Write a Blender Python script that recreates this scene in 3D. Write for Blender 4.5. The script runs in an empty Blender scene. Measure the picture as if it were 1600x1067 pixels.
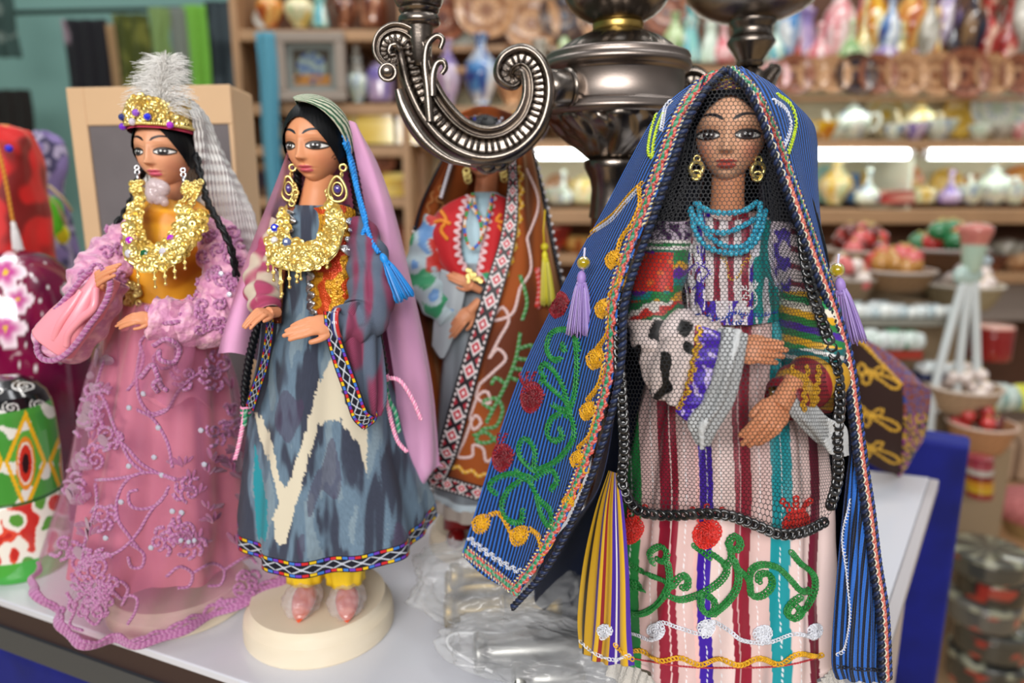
import bpy, math, random
import numpy as np
from math import sin, cos, pi, tan, atan, atan2, sqrt, radians as R, exp, floor
from mathutils import Vector as V, Matrix, noise
from mathutils.bvhtree import BVHTree

S = bpy.context.scene
COL = S.collection
# ------------------------------------------------------------ camera
CZ, PIT, FP = 0.30, R(12), 1100.0
cd = bpy.data.cameras.new('camera'); cam = bpy.data.objects.new('camera', cd); COL.objects.link(cam)
cam.location = (0, 0, CZ); cam.rotation_euler = (pi/2 - PIT, 0, 0)
cd.sensor_width = 36; cd.lens = 36*FP/1600; cd.clip_start = .02; cd.clip_end = 50
cd.dof.use_dof = True; cd.dof.focus_distance = .372; cd.dof.aperture_fstop = 4.6
S.camera = cam
# ------------------------------------------------------------ world, lamps, exposure
W = bpy.data.worlds.new('world'); S.world = W; W.use_nodes = True
wn = W.node_tree; wn.nodes.clear()
wo = wn.nodes.new('ShaderNodeOutputWorld'); wb = wn.nodes.new('ShaderNodeBackground')
wt = wn.nodes.new('ShaderNodeTexCoord'); ws = wn.nodes.new('ShaderNodeSeparateXYZ'); wr = wn.nodes.new('ShaderNodeValToRGB')
wm = wn.nodes.new('ShaderNodeMapRange'); wm.inputs[1].default_value = -1; wm.inputs[2].default_value = 1
wn.links.new(wt.outputs['Generated'], ws.inputs[0]); wn.links.new(ws.outputs[2], wm.inputs[0])
wx = wn.nodes.new('ShaderNodeTexNoise'); wx.inputs['Scale'].default_value = 2.6; wx.inputs['Detail'].default_value = 3; wn.links.new(wt.outputs['Generated'], wx.inputs['Vector'])
wy = wn.nodes.new('ShaderNodeMapRange'); wy.inputs[1].default_value = .38; wy.inputs[2].default_value = .62; wy.inputs[3].default_value = .25; wy.inputs[4].default_value = 1.9; wn.links.new(wx.outputs[0], wy.inputs[0])
wz = wn.nodes.new('ShaderNodeVectorMath'); wz.operation = 'SCALE'; wn.links.new(wr.outputs[0], wz.inputs[0]); wn.links.new(wy.outputs[0], wz.inputs['Scale'])
wn.links.new(wm.outputs[0], wr.inputs[0]); wn.links.new(wz.outputs[0], wb.inputs[0]); wn.links.new(wb.outputs[0], wo.inputs[0])
e = wr.color_ramp.elements
e[0].position = .2; e[0].color = (.10, .09, .085, 1); e[1].position = .95; e[1].color = (.85, .86, .88, 1)
m_ = wr.color_ramp.elements.new(.5); m_.color = (.30, .28, .27, 1)
wb.inputs[1].default_value = .55
def lamp(name, loc, tgt, sx, sy, power, col=(1, 1, 1)):
    l = bpy.data.lights.new(name, 'AREA'); l.shape = 'RECTANGLE'; l.size = sx; l.size_y = sy; l.energy = power; l.color = col
    o = bpy.data.objects.new(name, l); COL.objects.link(o); o.location = loc
    o.rotation_euler = (V(tgt)-V(loc)).to_track_quat('-Z', 'Y').to_euler()
lamp('front_fill', (-.25, -1.2, .85), (0, .5, .2), 1.3, .5, 36, (1, .97, .94))  # unseen frontal fill added behind the camera to brighten the dolls' faces
lamp('ceiling_lamp', (.9, .3, 2.1), (.2, .5, .2), 0.3, 1.0, 7, (.95, .98, 1))
lamp('ceiling_lamp', (-.9, 1.0, 2.2), (-.3, 1.0, .2), .3, 1.2, 7, (.97, .98, 1))
lamp('ceiling_lamp', (.8, 1.3, 2.3), (.8, 2.3, .3), 1.6, .3, 26, (1, .97, .93))
lamp('shelf_lamp', (1.0, 2.30, .555), (1.0, 2.48, .40), 2.2, .03, .7, (1, 1, .94))
lamp('ceiling_lamp', (-1.4, 1.4, 2.3), (-1.4, 2.6, .4), 1.2, .3, 12, (.95, 1, .97))
S.view_settings.view_transform = 'Standard'; S.view_settings.look = 'None'
S.view_settings.gamma = 1; S.view_settings.exposure = -.04; S.view_settings.use_curve_mapping = False

# ------------------------------------------------------------ helpers
def at(px, py, Y):
    """world point at forward distance Y seen in direction (px,py)"""
    dx = (px-800)/FP; dv = -(py-533.5)/FP
    dy = cos(PIT)+sin(PIT)*dv; dz = -sin(PIT)+cos(PIT)*dv
    t = Y/dy
    return V((dx*t, Y, CZ+dz*t))
def zat(py, Y): return at(800, py, Y).z
def pix(p):
    y = p[1]; z = p[2]-CZ
    f = y*cos(PIT)-z*sin(PIT); u = y*sin(PIT)+z*cos(PIT)
    return (800+FP*p[0]/f, 533.5-FP*u/f)
def lerp(a, b, t): return a+(b-a)*t
def cm(a, b, t): return tuple(a[i]+(b[i]-a[i])*t for i in range(3))
def sst(a, b, x):
    t = min(1, max(0, (x-a)/(b-a))); return t*t*(3-2*t)
def hx(s):
    s = s.lstrip('#'); r = [int(s[i:i+2], 16)/255 for i in (0, 2, 4)]
    return tuple(c/12.92 if c <= .04045 else ((c+.055)/1.055)**2.4 for c in r)
def cr(P, n, closed=False):
    """catmull-rom through points, n samples"""
    P = [V(p) for p in P]; m = len(P); out = []
    if m == 1: return [P[0].copy() for _ in range(n)]
    if m == 2 and not closed: return [P[0].lerp(P[1], i/(n-1)) for i in range(n)]
    segs = m if closed else m-1
    for i in range(n):
        t = i/(n if closed else n-1)*segs; k = min(int(t), segs-1); f = t-k
        g = (lambda j: P[j % m]) if closed else (lambda j: P[j] if 0 <= j < m else (P[0]*2-P[1] if j < 0 else P[-1]*2-P[-2]))
        a, b, c, d = g(k-1), g(k), g(k+1), g(k+2)
        out.append(.5*((2*b)+(c-a)*f+(2*a-5*b+4*c-d)*f*f+(3*b-a-3*c+d)*f*f*f))
    return out
def resample(P, step):
    P = [V(p) for p in P]; L = [0]
    for a, b in zip(P, P[1:]): L.append(L[-1]+(b-a).length)
    n = max(2, int(L[-1]/step)+1); out = []; k = 0
    for i in range(n):
        s = L[-1]*i/(n-1)
        while k < len(L)-2 and L[k+1] < s: k += 1
        d = L[k+1]-L[k]; out.append(P[k].lerp(P[k+1], (s-L[k])/d if d > 1e-12 else 0))
    return out
def sp2(pts, step=2.0, closed=False):
    """smooth pixel path"""
    return resample(cr([(p[0], p[1], 0) for p in pts], 14*len(pts), closed), step)
def frames(P, up=None):
    n = len(P); T = []
    for i in range(n):
        t = P[min(i+1, n-1)]-P[max(i-1, 0)]; T.append(t.normalized() if t.length > 1e-12 else V((0, 0, 1)))
    a = V(up) if up else (V((0, 0, 1)) if abs(T[0].z) < .9 else V((0, -1, 0)))
    N = []; prev = (a-T[0]*a.dot(T[0])).normalized()
    for i in range(n):
        if up: a = V(up); q = a-T[i]*a.dot(T[i]); prev = q.normalized() if q.length > 1e-6 else prev
        else:
            q = prev-T[i]*prev.dot(T[i]); prev = q.normalized() if q.length > 1e-9 else prev
        N.append(prev.copy())
    return T, N, [T[i].cross(N[i]) for i in range(n)]
def OFF(p):
    o = V((0, 0, 0))
    while p: o += p.location; p = p.parent
    return o
def tag(o, label=None, cat=None, group=None, kind=None):
    if label: o['label'] = label
    if cat: o['category'] = cat
    if group: o['group'] = group
    if kind: o['kind'] = kind
    return o
def empty(name, loc, label=None, cat=None, group=None):
    o = bpy.data.objects.new(name, None); o.empty_display_size = .02; COL.objects.link(o); o.location = loc
    return tag(o, label, cat, group)

class G:
    def __init__(s): s.v = []; s.f = []; s.c = []; s.u = []
    def add(s, vs, fs, col=(.8, .8, .8), uv=None):
        b = len(s.v); s.v.extend([tuple(p) for p in vs]); s.f.extend([tuple(i+b for i in f) for f in fs])
        if col and isinstance(col[0], (int, float)): s.c.extend([col]*len(vs))
        else: s.c.extend(col)
        s.u.extend(uv if uv else [(0, 0)]*len(vs)); return s
    def grid(s, P, col=(.8, .8, .8), cu=False, cv=False, caps=False, ctr=False):
        """P[v][u]; col: colour or function(u,v,p)"""
        nv, nu = len(P), len(P[0]); vs = [p for r in P for p in r]
        mv, mu = nv//2, nu//2; ul = [0]; vl = [0]
        rr = max(range(nv), key=lambda j: (V(P[j][-1])-V(P[j][mu])).length+(V(P[j][0])-V(P[j][mu])).length)
        for i in range(1, nu): ul.append(ul[-1]+(V(P[rr][i])-V(P[rr][i-1])).length)
        for j in range(1, nv): vl.append(vl[-1]+(V(P[j][mu])-V(P[j-1][mu])).length)
        fs = []
        for j in range(nv if cv else nv-1):
            for i in range(nu if cu else nu-1):
                a, b = j*nu+i, j*nu+(i+1) % nu; c, d = ((j+1) % nv)*nu+(i+1) % nu, ((j+1) % nv)*nu+i
                fs.append((a, b, c, d))
        if caps and cu: fs.append(tuple(range(nu-1, -1, -1))); fs.append(tuple((nv-1)*nu+i for i in range(nu)))
        if callable(col): cc = [col(i/(nu if cu else nu-1), j/(nv-1), P[j][i]) for j in range(nv) for i in range(nu)]
        else: cc = col
        if cu or nu < 20 or nv < 20: uv = [(ul[i], vl[j]) for j in range(nv) for i in range(nu)]
        else:
            A = np.array([[tuple(q) for q in r] for r in P]); d = np.linalg.norm(np.diff(A, axis=1), axis=2)
            L = np.concatenate([np.zeros((nv, 1)), np.cumsum(d, axis=1)], 1)
            if ctr: L = L-L[:, mu:mu+1]
            uv = [(float(L[j, i]), vl[j]) for j in range(nv) for i in range(nu)]
        return s.add(vs, fs, cc, uv)
    def tube(s, P, r, n=6, col=(.8, .8, .8), closed=False, flat=1, up=None):
        P = [V(p) for p in P]
        if len(P) < 2: return s
        T, N, B = frames(P, up); m = len(P)
        rf = r if callable(r) else (lambda t: r); rows = []
        for i in range(m):
            q = rf(i/(m-1)); rows.append([P[i]+N[i]*(q*flat*cos(2*pi*k/n))+B[i]*(q*sin(2*pi*k/n)) for k in range(n)])
        cc = None
        if callable(col): cc = lambda u, v, p: col(v)
        return s.grid(rows, cc or col, cu=True, cv=closed, caps=not closed)
    def rope(s, P, R_, pitch, strands=2, r=None, n=5, cols=((.8, .8, .8),), step=None):
        P = resample(P, step or pitch/7)
        if len(P) < 3: return s
        T, N, B = frames(P); r = r or R_*.62; ds = (P[-1]-P[0]).length; L = 0; A = [0]
        for a, b in zip(P, P[1:]): L += (b-a).length; A.append(L)
        for k in range(strands):
            Q = []
            for i, p in enumerate(P):
                t = 2*pi*(A[i]/pitch+k/strands); Q.append(p+N[i]*(R_*.6*cos(t))+B[i]*(R_*.6*sin(t)))
            s.tube(Q, r, n, cols[k % len(cols)])
        return s
    def ell(s, c, r, col=(.8, .8, .8), nu=12, nv=8, M=None):
        r = (r, r, r) if isinstance(r, (int, float)) else r; rows = []
        for j in range(nv+1):
            a = pi*j/nv; rows.append([])
            for i in range(nu):
                b = 2*pi*i/nu; p = V((r[0]*sin(a)*cos(b), r[1]*sin(a)*sin(b), r[2]*cos(a)))
                rows[-1].append(V(c)+(M @ p if M else p))
        return s.grid(rows, col, cu=True)
    def lathe(s, prof, c=(0, 0, 0), n=32, col=(.8, .8, .8), M=None, rad=None):
        """prof [(r,z)], col may be function(u,v,p)"""
        rows = []
        for j, (r, z) in enumerate(prof):
            rows.append([])
            for i in range(n):
                t = 2*pi*i/n; q = r*(rad(t, z) if rad else 1); p = V((q*cos(t), q*sin(t), z)); rows[-1].append(V(c)+(M @ p if M else p))
        return s.grid(rows, col, cu=True, caps=True)
    def box(s, c, d, col=(.8, .8, .8), M=None, bev=0):
        hx_, hy, hz = d[0]/2, d[1]/2, d[2]/2; vs = []
        for x in (-1, 1):
            for y in (-1, 1):
                for z in (-1, 1):
                    p = V((x*hx_, y*hy, z*hz)); vs.append(V(c)+(M @ p if M else p))
        return s.add(vs, [(0, 1, 3, 2), (4, 6, 7, 5), (0, 4, 5, 1), (2, 3, 7, 6), (0, 2, 6, 4), (1, 5, 7, 3)], col)
    def prism(s, pts, z0, z1, col=(.8, .8, .8)):
        n = len(pts); vs = [(p[0], p[1], z0) for p in pts]+[(p[0], p[1], z1) for p in pts]
        return s.add(vs, [tuple(range(n-1, -1, -1)), tuple(range(n, 2*n))]+[(i, (i+1) % n, n+(i+1) % n, n+i) for i in range(n)], col)
    def bvh(s): return BVHTree.FromPolygons([V(p) for p in s.v], s.f)
    def build(s, name, mat, parent=None, smooth=True, label=None, cat=None, group=None, kind=None, solid=0, bevel=0, orig=None, remesh=0, sub=0, off=-1, crisp=0):
        me = bpy.data.meshes.new(name)
        if parent is None:
            if orig is None:
                a = np.array(s.v); orig = ((a[:, 0].min()+a[:, 0].max())/2, (a[:, 1].min()+a[:, 1].max())/2, a[:, 2].min())
            o0 = V(orig)
        else: o0 = OFF(parent)
        vv = np.array(s.v)-np.array(o0)
        me.from_pydata(vv.tolist(), [], s.f); me.update()
        ca = me.color_attributes.new('Col', 'FLOAT_COLOR', 'POINT')
        c4 = np.ones((len(s.v), 4), dtype=np.float32); c4[:, :3] = np.array(s.c); ca.data.foreach_set('color', c4.ravel())
        ua = me.attributes.new('uvm', 'FLOAT_VECTOR', 'POINT')
        u3 = np.zeros((len(s.v), 3), dtype=np.float32); u3[:, :2] = np.array(s.u); ua.data.foreach_set('vector', u3.ravel())
        if smooth: me.polygons.foreach_set('use_smooth', [True]*len(me.polygons))
        me.materials.append(mat)
        if crisp: me.set_sharp_from_angle(angle=R(crisp))
        o = bpy.data.objects.new(name, me); COL.objects.link(o)
        if parent is None: o.location = o0
        else: o.parent = parent
        if solid:
            m = o.modifiers.new('solid', 'SOLIDIFY'); m.thickness = solid; m.offset = off
        if remesh:
            m = o.modifiers.new('remesh', 'REMESH'); m.mode = 'VOXEL'; m.voxel_size = remesh; m.use_smooth_shade = True
            m = o.modifiers.new('smooth', 'SMOOTH'); m.factor = .5; m.iterations = 2
        if bevel:
            m = o.modifiers.new('bevel', 'BEVEL'); m.width = bevel; m.segments = 3; m.limit_method = 'ANGLE'
        if sub: m = o.modifiers.new('sub', 'SUBSURF'); m.levels = sub; m.render_levels = sub
        return tag(o, label, cat, group, kind)

def sheet(rows, nu, nv, fold=None):
    """rows of control points (px,py,Y) -> P[v][u]"""
    A = [cr([at(*p) for p in r], nu) for r in rows]; P = []
    cols = [cr([A[j][i] for j in range(len(A))], nv) for i in range(nu)]
    P = [[cols[i][j] for i in range(nu)] for j in range(nv)]
    if fold: P = disp(P, fold)
    return P
def disp(P, fold, cu=False):
    nv, nu = len(P), len(P[0]); out = []
    for j in range(nv):
        out.append([])
        for i in range(nu):
            a = P[j][(i+1) % nu if cu else min(i+1, nu-1)]-P[j][(i-1) % nu if cu else max(i-1, 0)]; b = P[min(j+1, nv-1)][i]-P[max(j-1, 0)][i]
            n = a.cross(b); n = n.normalized() if n.length > 1e-14 else V((0, 0, 0))
            out[-1].append(P[j][i]+n*fold(i/(nu if cu else nu-1), j/(nv-1)))
    return out
def rings(rows, nu, nv, fold=None, a0=0, a1=2*pi):
    """rows (py, xl, xr, Yc, depth_half): horizontal rings; u=0 at viewer's left going across the front"""
    Q = []
    for (py, xl, xr, Yc, dh) in rows:
        A = at(xl, py, Yc); B = at(xr, py, Yc); Q.append(((A.x+B.x)/2, Yc, A.z, (B.x-A.x)/2, dh))
    C = cr([q[:3] for q in Q], nv); D = cr([(q[3], q[4], 0) for q in Q], nv); full = abs(a1-a0-2*pi) < 1e-6
    P = []
    for j in range(nv):
        P.append([])
        for i in range(nu):
            t = a0+(a1-a0)*i/(nu if full else nu-1)
            P[-1].append(V((C[j].x-D[j].x*cos(t), C[j].y-D[j].y*sin(t), C[j].z)))
    if fold: P = disp(P, fold, cu=full)
    return P
def onto(px, py, B, off=.0004, lim=3):
    o = V((0, 0, CZ)); d = (at(px, py, 1)-o).normalized(); h, n, i, ds = B.ray_cast(o, d, lim)
    if h is None: return None
    if n.dot(d) > 0: n = -n
    return h+n*off
def drape(path, B, off=.0004):
    """project pixel path on a surface; list of 3D runs"""
    out = []; cur = []
    for p in path:
        h = onto(p[0], p[1], B, off)
        if h is None or (cur and (h-cur[-1]).length > .012):
            if len(cur) > 2: out.append(cur)
            cur = [h] if h else []
        else: cur.append(h)
    if len(cur) > 2: out.append(cur)
    return out
def stitch(g, pts, B, col, r=.0006, pitch=.003, off=.0003, closed=False, cols=None, step=2.):
    for run in drape(sp2(pts, step, closed), B, off):
        if r < .00055: g.rope(run, r, pitch, 2, r*.75, 5, cols or (col, cm(col, (1, 1, 1), .05)))
        else: links(g, run, r*1.45, max(.0024, r*3.3), r*.62, col)
def links(g, P, w, L, r, col, n=9, m=5):
    """chain stitch: overlapping oval loops lying on the cloth"""
    P = resample(P, L*.72); fw = V((0, -1, .12)).normalized()
    for i in range(len(P)-1):
        t = (P[i+1]-P[i]); 
        if t.length < 1e-7: continue
        t.normalize(); b = t.cross(fw).normalized(); f = b.cross(t); f = f if f.y < 0 else -f; c = (P[i]+P[i+1])/2; lift = r*.8
        g.tube([c+t*(L*.5*cos(2*pi*k/n))+b*(w*sin(2*pi*k/n)*(1+.25*cos(2*pi*k/n)))+f*(lift*(.6+.8*cos(2*pi*k/n))) for k in range(n)], r, m, cm(col, (0, 0, 0), .22*(i % 2)) if i % 5 else cm(col, (1, 1, 1), .02), closed=True)
def rosette(g, cx, cy, R_, B, col, turns=3.2, r=.0006, off=.0004, sq=1.):
    rnd = random.Random(int(cx*7+cy)); pts = []
    for i in range(int(turns*16)):
        t = i/(turns*16); a = i*2*pi/16+rnd.random()*.2; q = R_*(.12+.88*t)*(1+.1*sin(a*2.5)); pts.append((cx+q*cos(a), cy+q*sin(a)*sq))
    stitch(g, pts, B, col, r, .0026, off)
def wavy(path, amp, wl, ph=0):
    out = []; L = 0; P = resample(path, 1.2)
    for i in range(len(P)):
        t = (P[min(i+1, len(P)-1)]-P[max(i-1, 0)]).normalized(); n = V((-t.y, t.x, 0)); out.append(P[i]+n*amp*sin(2*pi*i*1.2/wl+ph))
    return out
def inpoly(x, y, poly):
    c = False; n = len(poly); j = n-1
    for i in range(n):
        if (poly[i][1] > y) != (poly[j][1] > y) and x < (poly[j][0]-poly[i][0])*(y-poly[i][1])/(poly[j][1]-poly[i][1])+poly[i][0]: c = not c
        j = i
    return c
def nz(p, s=1): return noise.noise(V(p)*s)

# ------------------------------------------------------------ materials
def mat(name, col=None, rough=.5, metal=0, sheen=0, bump=None, trans=0, alpha=1, emis=0, coat=0, spec=.5, var=None, sss=0, aniso=0, shcol=(1, 1, 1), ior=1.45, net=None, tint=None, weave=None):
    m = bpy.data.materials.new(name); m.use_nodes = True; nt = m.node_tree; N = nt.nodes; Lk = nt.links.new
    b = N['Principled BSDF']; out = N['Material Output']
    b.inputs['Roughness'].default_value = rough; b.inputs['Metallic'].default_value = metal
    b.inputs['Specular IOR Level'].default_value = spec; b.inputs['IOR'].default_value = ior
    b.inputs['Sheen Weight'].default_value = sheen; b.inputs['Sheen Tint'].default_value = (*shcol, 1); b.inputs['Sheen Roughness'].default_value = .4
    b.inputs['Coat Weight'].default_value = coat; b.inputs['Coat Roughness'].default_value = .08
    b.inputs['Transmission Weight'].default_value = trans; b.inputs['Alpha'].default_value = alpha
    if sss: b.inputs['Subsurface Weight'].default_value = sss; b.inputs['Subsurface Radius'].default_value = (.004, .002, .001); b.inputs['Subsurface Scale'].default_value = 1
    if aniso: b.inputs['Anisotropic'].default_value = aniso
    src = None
    if col is None:
        a = N.new('ShaderNodeAttribute'); a.attribute_name = 'Col'; src = a.outputs['Color']
    else: b.inputs['Base Color'].default_value = (*col, 1)
    tc = N.new('ShaderNodeTexCoord')
    if var:
        n = N.new('ShaderNodeTexNoise'); n.inputs['Scale'].default_value = var[0]; n.inputs['Detail'].default_value = 5; Lk(tc.outputs['Object'], n.inputs['Vector'])
        mr = N.new('ShaderNodeMapRange'); mr.inputs[1].default_value = .3; mr.inputs[2].default_value = .7; mr.inputs[3].default_value = 1-var[1]; mr.inputs[4].default_value = 1+var[1]; Lk(n.outputs[0], mr.inputs[0])
        mx = N.new('ShaderNodeVectorMath'); mx.operation = 'SCALE'
        if src: Lk(src, mx.inputs[0])
        else: mx.inputs[0].default_value = col
        Lk(mr.outputs[0], mx.inputs['Scale']); src = mx.outputs[0]
    if src: Lk(src, b.inputs['Base Color'])
    if emis: b.inputs['Emission Color'].default_value = (*col, 1); b.inputs['Emission Strength'].default_value = emis
    if bump:
        kind, sc, st = bump; bm_ = N.new('ShaderNodeBump'); bm_.inputs['Strength'].default_value = st; bm_.inputs['Distance'].default_value = .0006
        if kind == 'noise':
            n = N.new('ShaderNodeTexNoise'); n.inputs['Scale'].default_value = sc; n.inputs['Detail'].default_value = 4; Lk(tc.outputs['Object'], n.inputs['Vector']); h = n.outputs[0]
        elif kind == 'voro':
            n = N.new('ShaderNodeTexVoronoi'); n.inputs['Scale'].default_value = sc; Lk(tc.outputs['Object'], n.inputs['Vector']); h = n.outputs[0]
        else:
            ua = N.new('ShaderNodeAttribute'); ua.attribute_name = 'uvm'; sx = N.new('ShaderNodeSeparateXYZ'); Lk(ua.outputs['Vector'], sx.inputs[0])
            ms = []
            for k in (0, 1):
                q = N.new('ShaderNodeMath'); q.operation = 'MULTIPLY'; q.inputs[1].default_value = 2*pi*sc*(1 if kind == 'weave' else (1, .35)[k]); Lk(sx.outputs[k], q.inputs[0])
                w = N.new('ShaderNodeMath'); w.operation = 'SINE'; Lk(q.outputs[0], w.inputs[0]); ms.append(w.outputs[0])
            ad = N.new('ShaderNodeMath'); ad.operation = 'MULTIPLY' if kind == 'weave' else 'ADD'; Lk(ms[0], ad.inputs[0]); Lk(ms[1], ad.inputs[1]); h = ad.outputs[0]
        Lk(h, bm_.inputs['Height']); Lk(bm_.outputs[0], b.inputs['Normal'])
    if net:
        cell, wid, amin = net                                # hexagonal netting cut into the cloth
        ua = N.new('ShaderNodeAttribute'); ua.attribute_name = 'uvm'
        def vm(op, *ins):
            q = N.new('ShaderNodeVectorMath'); q.operation = op
            for i, x in enumerate(ins):
                if isinstance(x, tuple): q.inputs[i].default_value = x
                else: Lk(x, q.inputs[i])
            return q
        def mt(op, *ins):
            q = N.new('ShaderNodeMath'); q.operation = op
            for i, x in enumerate(ins):
                if isinstance(x, (int, float)): q.inputs[i].default_value = x
                else: Lk(x, q.inputs[i])
            return q.outputs[0]
        p = vm('MULTIPLY', ua.outputs['Vector'], (1/cell, 1/cell, 0)); p = vm('ADD', p.outputs[0], (1000*1, 1000*1.7320508, 0))
        r_ = (1., 1.7320508, 1.); h_ = (.5, .8660254, 0)
        a_ = vm('SUBTRACT', vm('MODULO', p.outputs[0], r_).outputs[0], h_); b_ = vm('SUBTRACT', vm('MODULO', vm('SUBTRACT', p.outputs[0], h_).outputs[0], r_).outputs[0], h_)
        def hd(v):
            ab = vm('ABSOLUTE', v.outputs[0]); sx = N.new('ShaderNodeSeparateXYZ'); Lk(ab.outputs[0], sx.inputs[0])
            return mt('MAXIMUM', vm('DOT_PRODUCT', ab.outputs[0], (.5, .8660254, 0)).outputs['Value'], sx.outputs[0])
        d = mt('MINIMUM', hd(a_), hd(b_)); wire = mt('GREATER_THAN', d, .5-wid)
        al = mt('MAXIMUM', wire, amin); Lk(al, b.inputs['Alpha'])
    return m
def stripes(name, per, cols, rough=.6, rib=1100, bias=0):
    """cols [(pos,colour)] constant ramp repeated with period per (m) along uvm.x, ribbed along uvm.y"""
    m = mat(name, (.5, .5, .5), rough, sheen=.04); nt = m.node_tree; N = nt.nodes; Lk = nt.links.new; b = N['Principled BSDF']
    ua = N.new('ShaderNodeAttribute'); ua.attribute_name = 'uvm'; sx = N.new('ShaderNodeSeparateXYZ'); Lk(ua.outputs['Vector'], sx.inputs[0])
    q = N.new('ShaderNodeMath'); q.operation = 'MULTIPLY'; q.inputs[1].default_value = 1/per; Lk(sx.outputs[0], q.inputs[0])
    f = N.new('ShaderNodeMath'); f.operation = 'FRACT'; Lk(q.outputs[0], f.inputs[0])
    rp = N.new('ShaderNodeValToRGB'); rp.color_ramp.interpolation = 'CONSTANT'; el = rp.color_ramp.elements
    el[0].position = 0; el[0].color = (*cols[0][1], 1); el[1].position = cols[1][0]; el[1].color = (*cols[1][1], 1)
    for p, c in cols[2:]: k = el.new(p); k.color = (*c, 1)
    Lk(f.outputs[0], rp.inputs[0])
    # weft ribs shift between warp stripes
    w = N.new('ShaderNodeMath'); w.operation = 'MULTIPLY'; w.inputs[1].default_value = 2*pi*rib; Lk(sx.outputs[1], w.inputs[0])
    s2 = N.new('ShaderNodeMath'); s2.operation = 'SINE'; Lk(w.outputs[0], s2.inputs[0])
    w3 = N.new('ShaderNodeMath'); w3.operation = 'MULTIPLY'; w3.inputs[1].default_value = 2*pi/per*2; Lk(sx.outputs[0], w3.inputs[0])
    s3 = N.new('ShaderNodeMath'); s3.operation = 'SINE'; Lk(w3.outputs[0], s3.inputs[0])
    ad = N.new('ShaderNodeMath'); ad.operation = 'ADD'; Lk(s2.outputs[0], ad.inputs[0]); Lk(s3.outputs[0], ad.inputs[1])
    mr = N.new('ShaderNodeMapRange'); mr.inputs[1].default_value = -1; mr.inputs[2].default_value = 1; mr.inputs[3].default_value = .72; mr.inputs[4].default_value = 1.15; Lk(s2.outputs[0], mr.inputs[0])
    mx = N.new('ShaderNodeVectorMath'); mx.operation = 'SCALE'; Lk(rp.outputs[0], mx.inputs[0]); Lk(mr.outputs[0], mx.inputs['Scale']); Lk(mx.outputs[0], b.inputs['Base Color'])
    bm_ = N.new('ShaderNodeBump'); bm_.inputs['Strength'].default_value = .6; bm_.inputs['Distance'].default_value = .0003; Lk(ad.outputs[0], bm_.inputs['Height']); Lk(bm_.outputs[0], b.inputs['Normal'])
    return m
M_ = {
 'cloth': mat('cloth', None, .75, sheen=.05, bump=('weave', 900, .5)),
 'satin': mat('satin', None, .38, sheen=.0, spec=.6, bump=('weave', 1500, .15)),
 'thread': mat('thread', None, .45, sheen=.04, spec=.5),
 'velvet': mat('velvet', None, .85, sheen=1, bump=('noise', 900, .6)),
 'skin': mat('painted_skin', None, .42, spec=.4, sss=.08),
 'skin_plain': mat('painted_skin_plain', hx('d8926a'), .42, spec=.4, sss=.08),
 'hair': mat('hair', None, .45, spec=.35),
 'paint': mat('paint', None, .3, coat=.3),
 'gloss': mat('glazed_paint', None, .12, coat=.8),
 'gold': mat('gold', hx('f3dd8c'), .32, metal=.8),
 'silver': mat('silver', hx('cfcfd4'), .3, metal=1),
 'brass': mat('brass', hx('b99a55'), .35, metal=1),
 'lamp_metal': mat('antique_pewter', hx('837a72'), .27, metal=1, bump=('noise', 700, .12), var=(70, .3)),
 'bead': mat('bead', None, .18, coat=.5),
 'gem': mat('gem', None, .08, coat=1, spec=.9),
 'feather': mat('feather', hx('f4f2ee'), .8, sheen=.5),
 'plain': mat('plain', None, .6),
 'matte': mat('matte', None, .85),
}
SKIN = hx('d8926a')
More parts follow.
